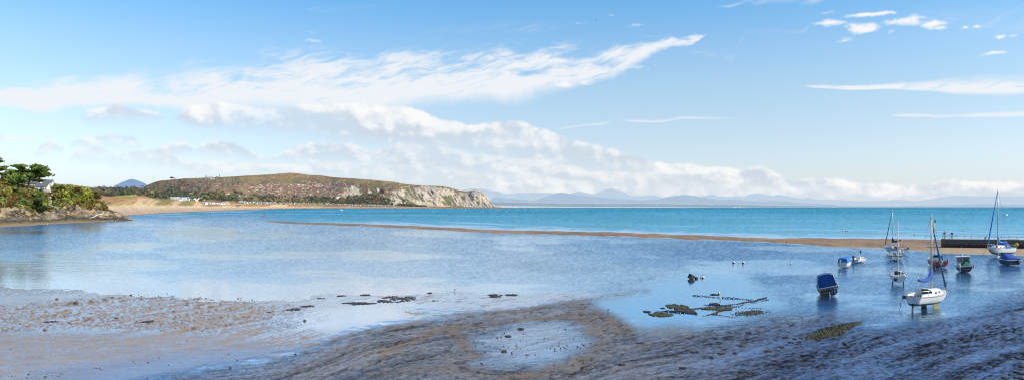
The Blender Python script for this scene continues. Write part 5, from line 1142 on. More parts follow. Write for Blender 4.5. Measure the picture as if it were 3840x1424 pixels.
BLK = M('outboard_black', (0.02, 0.02, 0.022), .4, var=.2); REDP = M('buoy_red', (0.60, 0.06, 0.04), .5, var=.1); ORG = M('orange_plastic', (0.70, 0.17, 0.03), .5, var=.1); YEL = M('mustard_canvas', (0.45, 0.30, 0.05), .8, var=.25); ROPE = M('mooring_rope', (0.30, 0.28, 0.24), .9, var=.2); ROPEB = M('blue_rope', (0.05, 0.30, 0.55), .8, var=.1); DOORB = M('companionway_board', (0.17, 0.10, 0.05), .6, var=.15, stretch=(1, 1, 6)); TEAK = M('varnished_wood', (0.30, 0.16, 0.07), .4, var=.2); INT = M('shadowed_interior', (0.03, 0.03, 0.035), .9)
class Boat: pass
def hull_geo(L, B, D, transom=.72, bowrise=.25, rake=.5, full=.5, z0=0.0, N=15, keelrise=.75, sternk=.08):
    def half(t_): return B / 2 * ((transom + (1 - transom) * math.sin(min(t_ / .45, 1) * math.pi / 2)) if t_ < .45 else max(.012, 1 - ((t_ - .45) / .55) ** 2.1))
    def sz(t_): return z0 + D * (1 + bowrise * t_ ** 2 + .04 * (1 - t_) ** 2)
    def kz(t_): return z0 + D * (keelrise * max(0, (t_ - .55) / .45) ** 2.3 + sternk * (1 - t_))
    def pt(t_, q, s): return Vector((t_ * L - (1 - q) * rake * t_ ** 3, s * half(t_) * q ** full, kz(t_) + (sz(t_) - kz(t_)) * q ** 1.6))
    return half, sz, kz, pt
def boat(name, label, cat, spx, bpx, base_py, L, B, D, mat, z0=0.0, near=False, roll=0.0, transom=.72, bowrise=.25, rake=.5, full=.5, deck='closed', sole=.4, group=None, pitch=0.0, strake=RUBW, deckmat=None, keelrise=.75, sternk=.08, refbow=False):
    tb = (bpx - 1920) / F; Y0 = dist(base_py); X0 = (spx - 1920) / F * Y0
    if refbow:
        Yb = Y0; Xb = tb * Yb; ts = (spx - 1920) / F; K = ts * Yb - Xb; Rr = math.hypot(1, ts)   # solve from the bow backwards
        a = math.acos(max(-1, min(1, K / (L * Rr)))) - math.atan(ts); psi = a + math.pi; X0 = Xb + L * math.cos(a); Y0 = Yb + L * math.sin(a)
    else:
        K = tb * Y0 - X0; Rr = math.hypot(1, tb); a = math.acos(max(-1, min(1, K / (L * Rr)))); psi = (-a if near else a) - math.atan(tb)
    r = empty(name, (X0, Y0, 0), psi, roll, pitch); tag(r, label, cat, group)
    o = Boat(); o.r = r; o.L, o.B, o.D, o.z0 = L, B, D, z0
    half, sz, kz, pt = hull_geo(L, B, D, transom, bowrise, rake, full, z0, 15, keelrise, sternk); o.half, o.sz, o.kz, o.pt = half, sz, kz, pt
    N = 16; Qs = [0, .12, .3, .5, .7, .86, 1.0]; b = MB(); secs = []
    for i in range(N):
        t_ = i / (N - 1); secs.append([pt(t_, q, 1) for q in Qs[::-1]] + [pt(t_, q, -1) for q in Qs[1:]])
    b.loft(secs); b.add(secs[0], [tuple(range(len(secs[0])))]); o.hull = b.build('hull', mat, r, True)
    for p in o.hull.data.polygons:
        if len(p.vertices) > 4: p.use_smooth = False
    b = MB(); ring = [pt(i / (N - 1), 1, 1) for i in range(N)] + [pt(i / (N - 1), 1, -1) for i in range(N - 1, -1, -1)]
    b.tube(ring + [ring[0]], .035, 6); b.build('gunwale', strake, r)
    b = MB()
    if deck == 'closed':
        secs = [[pt(i / (N - 1), 1, s) + Vector((0, -s * .02, -.03 + (.05 if abs(s) < .1 else 0))) if s else Vector((i / (N - 1) * L, 0, sz(i / (N - 1)) + .02)) for s in (1, 0, -1)] for i in range(N)]
        b.loft(secs, flip=True); b.build('deck', deckmat or GEL, r)
    else:   # open: inner lining and a sole
        zs = z0 + D * sole; secs = []
        for i in range(N - 1):
            t_ = i / (N - 1) * .985 + .006; h_ = half(t_) - .06; hb_ = max(.02, half(t_) * .8 - .06); x = t_ * L
            secs.append([Vector((x, h_, sz(t_) - .01)), Vector((x - .0, hb_, max(zs, kz(t_) + .05))), Vector((x, -hb_, max(zs, kz(t_) + .05))), Vector((x, -h_, sz(t_) - .01))])
        b.loft(secs, flip=True); b.add(secs[0], [(0, 1, 2, 3)]); b.build('lining', deckmat or GELB, r)
        b = MB(); b.box((L * .30, 0, z0 + D * .72), (.28, half(.3) * 1.7, .05)); b.box((L * .58, 0, z0 + D * .78), (.28, half(.58) * 1.6, .05)); b.build('thwart', TEAK, r)
    return o
def cabin(o, x0, x1, h, wr=.62, mat=GEL, wins=2, winmat=PANE, side=(1, -1), hatch=True, slope=.75, roofmat=None, h1=None):
    """coachroof: lofted, rounded, lower and narrower forward"""
    L = o.L; b = MB(); secs = []; n = 7
    for i in range(n):
        t_ = i / (n - 1); x = x0 + (x1 - x0) * t_; tt = x / L; w = o.half(tt) * wr * (1 - .25 * t_); z = o.sz(tt) - .06; hh = h * (1 - (1 - slope) * t_)
        if i == n - 1: x += .25; hh *= .08
        secs.append([Vector((x, w, z)), Vector((x - .02 * hh, w * .93, z + hh * .75)), Vector((x, w * .75, z + hh * .97)), Vector((x, 0, z + hh * 1.07)), Vector((x, -w * .75, z + hh * .97)), Vector((x, -w * .93, z + hh * .75)), Vector((x, -w, z))])
    b.loft(secs, flip=True); b.add(secs[0], [tuple(range(7))]); c_ = b.build('cabin', mat, o.r, True)
    for p in c_.data.polygons:
        if len(p.vertices) > 4: p.use_smooth = False
    for s in side:
        for k in range(wins):
            t_ = .28 + .34 * k / max(1, wins - 1) if wins > 1 else .4; x = x0 + (x1 - x0) * t_; tt = x / L; w = o.half(tt) * wr * (1 - .25 * t_); z = o.sz(tt) - .06; hh = h * (1 - (1 - slope) * t_)
            b = MB(); b.box((x, s * w * .975, z + hh * .46), ((x1 - x0) * .15, .05, hh * .30), bevel if False else 0); b.build('window', winmat, c_, bevel=.012)
    o.cabin = c_; o.cab = (x0, x1, h, wr); return c_
def tubes(o, name, paths, r_, mat, n=6, parent=None):
    b = MB()
    for p in paths: b.tube(p, r_, n)
    return b.build(name, mat, parent or o.r)
def rig(o, mx, hgt, mat=ALU, r_=.055, foot=None, stays=True, spreader=.62, boom=None, cover=None, covshape=1.0, jib=None, backstay=True, taper=.75):
    zf = foot if foot is not None else o.sz(mx / o.L); top = Vector((mx, 0, hgt)); b = MB()
    b.tube([(mx, 0, zf - .05), (mx, 0, zf + (hgt - zf) * .6), top], [r_, r_ * .95, r_ * taper], 8); b.box((mx - .06, 0, hgt + .03), (.22, .10, .06)); mast = b.build('mast', mat, o.r, True)
    if spreader:
        zs = zf + (hgt - zf) * spreader; w = o.B * .36; b = MB(); b.tube([(mx, -w, zs + .05), (mx, 0, zs), (mx, w, zs + .05)], .022, 6); b.build('spreader', mat, mast)
    if stays:
        wv = []
        for s in (-1, 1):
            ch = o.pt(min(.98, mx / o.L - .02), 1, s); zs = zf + (hgt - zf) * (spreader or .6); wv.append([ch, Vector((mx, s * o.B * .36, zs)) if spreader else top, top] if spreader else [ch, top]); wv.append([o.pt(max(.05, mx / o.L - .08), 1, s), Vector((mx, 0, zs))])
        if backstay: wv.append([Vector((.05, .0, o.sz(0))), top])
        if jib is None: wv.append([Vector((o.L * .99, 0, o.sz(1))), top])
        tubes(o, 'rigging', wv, .011, WIRE, 4)
    if boom:
        bl, bz, rise = boom; e = Vector((mx - bl, 0, bz + rise)); b = MB(); b.tube([(mx - .05, 0, bz), e], .04, 8); b.build('boom', mat, o.r)
        if cover:
            b = MB(); secs = []
            for i in range(9):
                t_ = i / 8; c = Vector((mx + .02, 0, bz)).lerp(e, t_) + Vector((0, 0, .10 - covshape * .28 * math.sin(math.pi * min(1, t_ * 1.05)) * (1 - t_ * .35))); hh = (.42 if t_ < .02 else .30 * (1 - t_ * .7) + .06) ; ww = .17 * (1 - .5 * t_); up = .62 * covshape * max(0, 1 - t_ / .22) ** 1.3
                secs.append([c + Vector((0, ww * math.cos(a), (hh + up if math.sin(a) > .5 else hh * .6) * math.sin(a))) for a in [2 * math.pi * k / 10 for k in range(10)]])
            b.loft(secs, closed=True, caps=True); b.build('sail_cover', cover, o.r, True)
    if jib:
        jm, jt, jr = jib; bw = Vector((o.L * .985, 0, o.sz(1) + .12)); tp_ = Vector((mx, 0, zf)).lerp(top, jt); b = MB(); b.tube([bw, bw.lerp(tp_, .06), bw.lerp(tp_, .5), tp_], [jr * .5, jr, jr * .85, jr * .4], 8); b.build('furled_sail', jm, o.r, True)
    o.mast = mast; return mast
def rails(o, pulpit=True, pushpit=True, wires=True, h=.55, mat=ALU):
    L = o.L
    if pulpit:
        a = [o.pt(.84, 1, 1), o.pt(.84, 1, -1)]; u = Vector((0, 0, h)); tip = Vector((L * 1.0, 0, o.sz(1) + h))
        tubes(o, 'pulpit', [[a[0], a[0] + u, tip, a[1] + u, a[1]], [o.pt(.96, 1, 1), tip + Vector((-.2, .12, 0))], [o.pt(.96, 1, -1), tip + Vector((-.2, -.12, 0))]], .022, mat)
    if pushpit:
        p = [o.pt(.16, 1, 1), o.pt(.0, 1, 1) + Vector((.06, 0, 0)), o.pt(0, 1, -1) + Vector((.06, 0, 0)), o.pt(.16, 1, -1)]; u = Vector((0, 0, h))
        tubes(o, 'pushpit', [[p[0], p[0] + u, p[1] + u, p[1]], [p[1] + u, p[2] + u], [p[2], p[2] + u, p[3] + u, p[3]], [p[1] + u * .5, p[2] + u * .5]], .022, mat)
    if wires:
        W_ = []
        for s in (1, -1):
            W_.append([o.pt(t_, 1, s) + Vector((0, 0, h * .95)) for t_ in (.16, .4, .62, .84)])
            for t_ in (.4, .62): W_.append([o.pt(t_, 1, s), o.pt(t_, 1, s) + Vector((0, 0, h))])
        tubes(o, 'guard_wires', W_, .012, WIRE, 4)
def keels(o, x, w, ln, h, twin, mat=KEELG, bot=-.08):
    for s in ((1, -1) if twin else (0,)):
        b = MB(); y0 = s * w; zt = o.z0 + .16; z_b = bot; dx_ = ln
        sec = lambda z, k, yy: [Vector((x + dx_ / 2 * k, yy, z)), Vector((x + dx_ * .2 * k, yy + .07, z)), Vector((x - dx_ / 2 * k, yy + .02, z)), Vector((x - dx_ / 2 * k, yy - .02, z)), Vector((x + dx_ * .2 * k, yy - .07, z))]
        b.loft([sec(z_b, .85, y0 * (1.12 if ln > .5 else 1.0)), sec(zt, 1.1, y0)], closed=True, caps=True); b.build('keel', mat, o.r)
def rudder(o, h=1.0, mat=ANTID, top=None, bot=-.05, y=0.0):
    zt = top if top is not None else o.sz(0) + .15; b = MB(); b.box((-.05, y, (zt + o.z0 + .3) / 2), (.10, .07, zt - o.z0 - .3), mi=1); b.loft([[Vector((-.10, y + .03, z)), Vector((.02, y + .03, z)), Vector((.02, y - .03, z)), Vector((-.10 - k, y - .03, z))] for z, k in ((bot, .28), (o.z0 + .32, .16))], closed=True, caps=True); b.build('rudder', [mat, GELB], o.r)
def outboard(o, y=0.0, mat=BLK, up=.0, s=1.0, tilt=0.0, legm=None, x=-.12):
    z = o.sz(0) + up; e = empty('outboard_motor', (x, y, z)); e.parent = o.r; e.rotation_euler = (0, tilt, 0)
    b = MB(); b.loft([[Vector((px * s, py_ * s, zz * s)) for px, py_ in ((.16, .10), (.16, -.10), (-.18, -.13), (-.24, 0), (-.18, .13))] for zz in (0, .05)] + [[Vector((px * s * .9, py_ * s, zz * s)) for px, py_ in ((.15, .11), (.15, -.11), (-.2, -.14), (-.28, 0), (-.2, .14))] for zz in (.25, .34)] + [[Vector((px * s * .6, py_ * s * .6, .42 * s)) for px, py_ in ((.15, .11), (.15, -.11), (-.2, -.14), (-.28, 0), (-.2, .14))]], closed=True, caps=True); b.build('cowl', mat, e, bevel=.015 * s)
    b = MB(); b.loft([[Vector((px * s, py_ * s, zz * s)) for px, py_ in ((.05 * k, .06 * k), (.05 * k, -.06 * k), (-.13 * k, -.03), (-.13 * k, .03))] for zz, k in ((0, 1), (-.45, .8), (-.75, .6))], closed=True, caps=True); b.box((-.05 * s, 0, -.56 * s), (.30 * s, .16 * s, .02 * s)); b.box((.10 * s, 0, .0), (.10 * s, .22 * s, .22 * s)); b.build('leg', legm or mat, e)
    b = MB()
    for k in range(3): a = k * 2.094; b.box((-.17 * s, .08 * s * math.cos(a), -.68 * s + .08 * s * math.sin(a)), (.02 * s, .12 * s, .06 * s), rot=Matrix.Rotation(a, 3, 'X'))
    b.lathe([(.03 * s, -.05 * s), (.03 * s, .08 * s)], (-.15 * s, 0, -.68 * s), 6, axis=(1, 0, 0)); b.build('propeller', legm or mat, e)
    return e
def canopy(o, stations, mat, name='canopy', n=9, folds=.03, ends=(True, True), fl=6.0, sides=True):
    """cloth over hoops: stations (x, half width at foot, foot z, height, half width at top)"""
    b = MB(); secs = []; ST = []
    for i in range(len(stations) - 1):
        for j in range(4): t_ = j / 4; ST.append(tuple(stations[i][k] * (1 - t_) + stations[i + 1][k] * t_ for k in range(5)))
    ST.append(stations[-1])
    for x, w, zf, h, wt in ST:
        q = [Vector((x, w, zf)), Vector((x, (w + wt) / 2 + .02, zf + h * .55)), Vector((x, wt, zf + h * .88)), Vector((x, wt * .72, zf + h * .98)), Vector((x, 0, zf + h * 1.03))]; q = q + [Vector((v_.x, -v_.y, v_.z)) for v_ in q[-2::-1]]
        f_ = folds * math.sin(x * fl * 2.3); q = [v_ + Vector((0, (1 if v_.y > 0 else -1) * f_ * (1 if abs(v_.y) > .05 else 0), f_ * .5)) for v_ in q]; secs.append(q)
    b.loft(secs, flip=True)
    for e_, q in ((ends[0], secs[0]), (ends[1], secs[-1])):
        if e_:   # end curtain hanging in folds
            top_ = q; rows = []
            for j in range(7):
                k = j / 6; row = []
                for u in range(19):
                    f = u / 18 * (len(top_) - 1); i = min(int(f), len(top_) - 2); p = top_[i].lerp(top_[i + 1], f - i); foot = Vector((p.x, p.y * (1.0), min(p.z, q[0].z))); v_ = p.lerp(foot, k)
                    row.append(v_ + Vector((math.sin(u * 2.1 + j * .2) * folds * 1.5 * min(1, j * .4), 0, 0)))
                rows.append(row)
            b.loft(rows)
    return b.build(name, mat, o.r, True)
def dodger(o, x0, w, zf, h, ln, frame, cloth):
    """folding spray hood: blue hoops with a clear screen"""
    b = MB(); a1 = [Vector((x0, s * w * k, zf + h * v_)) for s, k, v_ in ((1, 1, 0), (1, .95, .75), (1, .6, 1.0), (-1, .6, 1.0), (-1, .95, .75), (-1, 1, 0))]; a2 = [Vector((x0 + ln, p.y * .95, zf + (p.z - zf) * .62)) for p in a1]
    b.tube(a1, .045, 6); b.tube(a2, .045, 6); b.loft([[p + Vector((0, 0, .02)) for p in a1[1:5]], [p + Vector((0, 0, .02)) for p in a2[1:5]]]); d = b.build('spray_hood', cloth, o.r)
    b = MB(); a3 = [Vector((x0 + ln * 1.55, p.y * .85, zf)) for p in a2]; b.loft([a2[1:5], a3[1:5]]); b.add([a1[0], a1[1], a2[1], a2[0]], [(0, 1, 2, 3)]); b.add([a1[5], a1[4], a2[4], a2[5]], [(0, 1, 2, 3)]); b.build('clear_screen', CLEAR, d)
def fenders(o, L_, mat=GEL):
    for t_, s, z in L_:
        p = o.pt(t_, 1, s) + Vector((0, s * .09, 0)) if t_ > 0.01 else Vector((-.10, s, o.sz(0))); b = MB(); b.lathe([(.02, 0), (.075, .06), (.085, .2), (.085, .4), (.075, .54), (.02, .60)], p + Vector((0, 0, -.62 + z)), 8); b.tube([p + Vector((0, 0, -.05 + z)), p + Vector((0, 0, .05))], .012, 4); b.build('fender', mat, o.r)
def rope(name, label, pts, r_=.014, mat=ROPE, sag=.15):
    pts = [Vector(p) for p in pts]; P_ = []
    for a, b_ in zip(pts[:-1], pts[1:]):
        for k in range(8): t_ = k / 8; P_.append(a.lerp(b_, t_) - Vector((0, 0, sag * 4 * t_ * (1 - t_))))
    P_.append(pts[-1]); o0 = P_[0].copy(); b = MB(); b.tube([p - o0 for p in P_], r_, 5); o = b.build(name, mat); o.location = o0; tag(o, label, 'rope'); return o
def wpt(o, v):
    bpy.context.view_layer.update(); return o.r.matrix_world @ Vector(v)
NAVY, WHITE_, TEALC = (0.012, 0.018, 0.055), (0.78, 0.77, 0.74), (0.03, 0.10, 0.16)

# A  white sailing boat standing on her keels, nearest
A_ = boat('sailing_boat', 'white sailing boat standing on its keels, blue cover on the boom and cream mast', 'sailing boat', 3424, 3549, 1163, 6.6, 2.25, .95, hull_mat('hull_white_blue_stripe', [(0, (0.11, 0.10, 0.06)), (.54, (0.05, 0.15, 0.36)), (.66, WHITE_)], .3, .06), z0=.34, transom=.70, bowrise=.34, rake=.9, full=.42)
keels(A_, 3.3, .55, 1.15, 1, True); rudder(A_, top=A_.sz(0) + .1)
b = MB(); secs = [[A_.pt(i / 15, .93, 1) + Vector((0, .012, 0)), A_.pt(i / 15, .955, 1) + Vector((0, .014, 0))] for i in range(16)]; b.loft(secs); secs = [[A_.pt(i / 15, .93, -1) + Vector((0, -.012, 0)), A_.pt(i / 15, .955, -1) + Vector((0, -.014, 0))] for i in range(16)]; b.loft(secs); b.build('cove_line', M('cove_gold', (0.25, 0.22, 0.16), .5), A_.r)
cab = cabin(A_, 2.25, 4.9, .62, .68, wins=2)
b = MB(); b.box((2.22, 0, A_.sz(.33) + .22), (.06, .62, .72)); b.build('companionway', DOORB, cab); b = MB(); b.box((2.55, 0, A_.sz(.33) + .60), (.75, .70, .05)); b.build('hatch', NONSKID, cab)
b = MB(); b.box((2.2, -.62, A_.sz(.33) + .26), (.05, .22, .22)); b.build('instrument', BLK, cab)
for s in (1, -1): b = MB(); b.box((1.15, s * .72, A_.sz(.15) + .10), (1.9, .14, .30)); b.build('coaming', GEL, A_.r)
b = MB(); b.box((1.15, 0, A_.sz(.15) + .012), (1.85, 1.0, .03)); b.build('cockpit', INT, A_.r)
rig(A_, 3.55, 9.15, GOLDM, .085, foot=A_.sz(.5) + .5, boom=(2.55, 2.95, -.25), cover=CANV2, covshape=.9, jib=(CANVT, .93, .10), spreader=.60); rails(A_)
tubes(A_, 'boom_crutch', [[(.75, 0, A_.sz(.1)), (.75, 0, 3.15)]], .025, ALU); tubes(A_, 'stern_ladder', [[(-.03, y, A_.sz(0) + .25), (-.12, y, A_.sz(0) - .15), (-.12, y, A_.sz(0) - .55)] for y in (-.62, -.36)] + [[(-.12, -.62, A_.sz(0) - z), (-.12, -.36, A_.sz(0) - z)] for z in (.2, .45)], .02, GEL)
b = MB(); b.box((-.12, .82, A_.sz(0) - .10), (.14, .26, .34)); b.build('outboard_bracket', BLK, A_.r)
b = MB(); b.tube([(6.35, 0, A_.sz(1) + .02), (6.75, .03, A_.sz(1) - .02)], .03, 6); b.tube([(6.75, -.18, A_.sz(1) - .18), (6.80, .03, A_.sz(1) - .02), (6.75, .22, A_.sz(1) - .18)], .03, 6); b.build('anchor', M('rusty_anchor', (0.20, 0.10, 0.05), .9, var=.3), A_.r)
b = MB(); b.lathe([(.05, 0), (.09, .05), (.09, .14), (.03, .18)], (6.5, 0, A_.sz(1) + .60), 8); b.build('bow_light', BLK, A_.r)
rope('mooring_rope', 'dark rope hanging from the stern corner of the white sailing boat with cream mast', [wpt(A_, (-.15, .95, A_.sz(0) - .2)), wpt(A_, (-.35, 1.0, .8)), wpt(A_, (-.9, .85, .02))], .025, M('dark_rope', (0.07, 0.07, 0.07), .9))
rope('mooring_rope', 'pale rope looped below the stern ladder of the white sailing boat with cream mast', [wpt(A_, (-.12, -.36, A_.sz(0) - .5)), wpt(A_, (-.25, -.3, .75)), wpt(A_, (.3, -.2, .65))], .02)

# B  small white sailing boat seen from astern on two legs
B_ = boat('sailing_boat', 'small white sailing boat stern on, standing on two dark legs, bare mast', 'sailing boat', 3368, 3366, 1071, 5.2, 2.05, .80, hull_mat('hull_white_black_boot', [(0, (0.05, 0.045, 0.04)), (.46, WHITE_)], .35, .06), z0=.38, transom=.92, bowrise=.3, rake=.6, full=.42)
keels(B_, .7, .62, .24, 1, True, ANTID); c_ = cabin(B_, 1.7, 3.8, .55, .72, wins=2)
b = MB(); b.box((1.68, .10, B_.sz(.3) + .20), (.05, .62, .68)); b.build('companionway', INT, c_); b = MB(); b.box((1.67, -.55, B_.sz(.3) + .28), (.04, .16, .16)); b.build('porthole', PANE, c_)
for s in (1, -1): b = MB(); b.box((.85, s * .72, B_.sz(.1) + .08), (1.5, .14, .24)); b.build('coaming', GEL, B_.r)
b = MB(); b.box((.85, 0, B_.sz(.1) + .012), (1.4, 1.15, .03)); b.build('cockpit', GELB, B_.r); b = MB(); b.box((-.02, .30, B_.z0 + .42), (.05, .34, .34)); b.build('motor_well', BLK, B_.r)
rig(B_, 2.9, 8.2, ALU, .055, foot=B_.sz(.5) + .4, spreader=.0); rails(B_, pulpit=True, pushpit=False, wires=False); tubes(B_, 'pushpit', [[B_.pt(.02, 1, s), B_.pt(.02, 1, s) + Vector((0, 0, .45)), B_.pt(.22, 1, s) + Vector((0, 0, .45)), B_.pt(.22, 1, s)] for s in (1, -1)], .02, ALU)
tubes(B_, 'rudder_stock', [[(-.05, 0, B_.sz(0) + .1), (-.06, 0, B_.z0 + .1)]], .04, GEL)

# C  white cruiser with a dark band, behind B
C_b = boat('motor_cruiser', 'small white cruiser with a dark stripe under its rail, moored behind the bare masted boat', 'motor boat', 3366, 3340, 978, 5.0, 2.2, .95, hull_mat('hull_white_navy_band', [(0, (0.03, 0.03, 0.035)), (.20, WHITE_), (.80, (0.02, 0.03, 0.08)), (.93, WHITE_)], .35, .08), transom=.9, bowrise=.25, full=.4)
c_ = cabin(C_b, 1.9, 3.9, .5, .72, wins=2); b = MB(); b.box((1.88, .15, C_b.sz(.35) + .16), (.05, .6, .5)); b.build('companionway', INT, c_)
b = MB(); b.box((.95, 0, C_b.sz(.1) + .012), (1.6, 1.4, .03)); b.build('cockpit', INT, C_b.r); rudder(C_b, top=C_b.sz(0) + .2); rails(C_b, True, True, False, .4); outboard(C_b, .95, GEL, .05, .9)
fenders(C_b, [(.30, 1, .05), (.45, 1, .05), (.60, 1, .05)]); b = MB(); b.loft([[Vector((1.9 + x, y * w, C_b.sz(.35) + .42 + z)) for y in (1, .8, -.8, -1)] for x, w, z in ((.1, .7, .0), (.35, .6, .28))]); b.build('windscreen', CLEAR, C_b.r)
rope('mooring_rope', 'thin mooring rope running right from the stern of the small white cruiser into the water', [wpt(C_b, (0, -1.0, C_b.sz(0) - .1)), G(3410, 981.5, .02)], .025)

# D  white and light blue sloop on the far side
D_ = boat('sailing_boat', 'white sailing boat with pale blue deck and navy boom cover near the sandbar', 'sailing boat', 3386, 3318, 953, 7.4, 2.6, 1.15, hull_mat('hull_white_blue_sheer', [(0, (0.06, 0.09, 0.12)), (.22, WHITE_), (.98, (0.10, 0.30, 0.50)), (1.10, WHITE_)], .35, .06), transom=.75, bowrise=.30, rake=.9, full=.4, deckmat=M('deck_pale_blue', (0.28, 0.50, 0.66), .7, var=.1))
c_ = cabin(D_, 2.9, 5.3, .45, .62, M('deck_pale_blue', None) if False else GEL, 2); b = MB(); b.box((1.5, 0, D_.sz(.2) + .012), (2.2, 1.4, .03)); b.build('cockpit', GELB, D_.r)
rig(D_, 4.2, 9.6, ALU, .06, foot=D_.sz(.6) + .35, boom=(3.3, 2.45, .35), cover=CANVN, covshape=.8, jib=(CANVN, .95, .09), spreader=.55); rails(D_); outboard(D_, -1.0, BLK, .0, .8); rudder(D_)
b = MB(); rg_ = [Vector((.55 + .26 * math.cos(a), -.35, D_.sz(.1) + .45 + .26 * math.sin(a))) for a in [2 * math.pi * k / 14 for k in range(15)]]; b.tube(rg_, .06, 6); lb = b.build('lifebuoy', ORG); lb.name = 'lifebuoy'; lb.parent = D_.r
e = boat('inflatable_dinghy', 'orange rubber dinghy lying in the cockpit of the pale blue decked sailing boat', 'dinghy', 3372, 3352, 953, 2.2, 1.1, .34, ORG, z0=1.22, transom=.9, bowrise=.1, rake=.2, deck='open', sole=.3, strake=ORG, deckmat=ORG)

# E  red sailing boat with a blue hood
E_ = boat('sailing_boat', 'red hulled sailing boat with a blue spray hood and two white stern fenders', 'sailing boat', 3531, 3484, 1002, 5.9, 2.25, 1.05, hull_mat('hull_red', [(0, (0.03, 0.025, 0.025)), (.30, (0.50, 0.025, 0.03)), (.96, (0.62, 0.60, 0.58))], .35, .04), transom=.9, bowrise=.28, rake=.7, full=.38)
c_ = cabin(E_, 2.3, 4.4, .45, .66, wins=2); b = MB(); b.box((1.15, 0, E_.sz(.15) + .012), (1.9, 1.4, .03)); b.build('cockpit', INT, E_.r); dodger(E_, 1.9, .85, E_.sz(.3), .85, .7, CANVL, CANVL)
rig(E_, 3.2, 7.75, ALU, .05, foot=E_.sz(.5) + .4, spreader=.0); rails(E_, True, False, False); rudder(E_); fenders(E_, [(0, .35, .05), (0, -.10, .05)]); outboard(E_, -.85, REDP, .05, .7); b = MB(); b.box((3.2 - .28, 0, 7.55), (.50, .02, .42)); fl_ = b.build('masthead_flag', REDP, E_.mast)
# F  green tarpaulin boat
F_ = boat('motor_boat', 'navy motor boat with a green tarpaulin over its stern and white open wheelhouse', 'motor boat', 3619, 3612, 1022, 5.0, 2.35, .95, hull_mat('hull_navy', [(0, (0.02, 0.02, 0.03)), (.18, NAVY), (.90, (0.60, 0.60, 0.58))], .3, .08), transom=.92, bowrise=.35, full=.36, deck='open', sole=.5, roll=R(-5), strake=GEL)
whl = MB(); zf = F_.sz(.45); xw = 2.4
for (x, s) in ((xw - .9, 1), (xw - .9, -1), (xw + .6, 1), (xw + .6, -1)): whl.box((x, s * .88, zf + .62), (.10, .09, 1.35))
whl.box((xw - .15, 0, zf + 1.33), (1.9, 2.0, .09)); whl.box((xw + .62, 0, zf + .18), (.08, 1.8, .45)); whl.box((xw + .62, 0, zf + .85), (.06, .08, .9)); W_H = whl.build('wheelhouse', GEL, F_.r)
b = MB(); b.box((xw + .64, 0, zf + .85), (.03, 1.65, .85)); b.box((xw - .15, .9, zf + .85), (1.35, .03, .8)); b.box((xw - .15, -.9, zf + .85), (1.35, .03, .8)); b.build('window', CLEAR, W_H)
b = MB(); secs = []
for i in range(9):
    t_ = i / 8; x = .05 + 1.75 * t_; secs.append([Vector((x, y * (1.05 - .08 * t_), F_.sz(.1) + .02 + (.10 + .75 * t_ ** 1.2) * max(0, 1 - abs(y + .35 * t_) ** 1.3 * 1.05) + .03 * math.sin(9 * y + 5 * t_))) for y in [k / 6 - 1 for k in range(13)]])
b.loft(secs); b.build('tarpaulin', CANVG, F_.r, True); outboard(F_, .62, GEL, .0, 1.0); tubes(F_, 'aerial', [[(xw, 0, zf + 1.35), (xw, 0, zf + 1.7)]], .05, GEL); tubes(F_, 'whip', [[(xw, 0, zf + 1.7), (xw, .05, zf + 2.9)]], .012, GEL)
b = MB(); b.box((-.10, -.45, .52), (.12, .95, .12)); b.build('bathing_platform', TEAK, F_.r); fenders(F_, [(.25, -1, .2)], REDP); cabin(F_, 3.1, 4.4, .3, .7, wins=1)
rope('mooring_rope', 'rope from the stern of the green tarpaulin boat down to the water', [wpt(F_, (-.1, .35, F_.sz(0) - .3)), G(3628, 1020, .02)], .02)
# G  big white yacht by the pier
G_ = boat('sailing_yacht', 'tall masted white yacht with blue furled sail, bow towards us, beside the pier sand', 'sailing yacht', 3792, 3702, 964, 8.8, 2.9, 1.35, hull_mat('hull_white_teal_antifoul', [(0, TEALC), (.82, WHITE_), (1.62, (0.05, 0.06, 0.09)), (1.66, WHITE_)], .35, .06), z0=.35, transom=.72, bowrise=.28, rake=1.1, full=.42, refbow=True)
keels(G_, 4.5, 0.0, 1.8, 1, False, M('teal_keel', (0.03, 0.10, 0.14), .8, var=.3)); c_ = cabin(G_, 3.2, 6.4, .55, .6, wins=2); dodger(G_, 2.7, .95, G_.sz(.35), 1.05, .9, CANV, CANV); b = MB(); b.box((1.6, 0, G_.sz(.2) + .012), (2.4, 1.5, .03)); b.build('cockpit', GELB, G_.r)
rig(G_, 5.0, 13.3, ALU, .085, foot=G_.sz(.6) + .4, boom=(3.4, 3.05, -.30), cover=CANVL, covshape=1.15, jib=(CANVL, .97, .13), spreader=.55); rails(G_)
for s in (1, -1):
    b = MB(); b.box((3.9, s * (G_.half(.44) + .02), G_.sz(.44) + .28), (1.6, .03, .62)); dc = b.build('weather_cloth', CANV, G_.r); b = MB()
    for k in range(6): b.box((3.45 + .18 * k, s * (G_.half(.44) + .045), G_.sz(.44) + .28), (.10, .012, .20)); b.box((3.45 + .18 * k, s * (G_.half(.44) + .048), G_.sz(.44) + .28), (.04, .012, .10), mi=1)
    b.build('cloth_lettering', [GELB, CANV], dc)
b = MB(); b.ball((7.2, 1.0, G_.sz(.8) + .2), .19, (1, 1, 1.15)); b.build('fender', REDP, G_.r, True)
b = MB(); b.lathe([(.10, -.28), (.34, -.24), (.38, 0), (.34, .24), (.10, .28)], (.05, 1.0, G_.sz(0) + .55), 14, axis=(0, 1, .2)); b.lathe([(.12, -.30), (.12, .30)], (.05, 1.0, G_.sz(0) + .55), 8, mi=1, axis=(0, 1, .2)); b.build('horseshoe_lifebuoy', [YEL, BLK], G_.r, True)
rope('mooring_rope', 'bow mooring rope of the tall masted yacht running down left to the water', [wpt(G_, (8.7, 0, G_.sz(1))), G(3678, 962, .02)], .025)
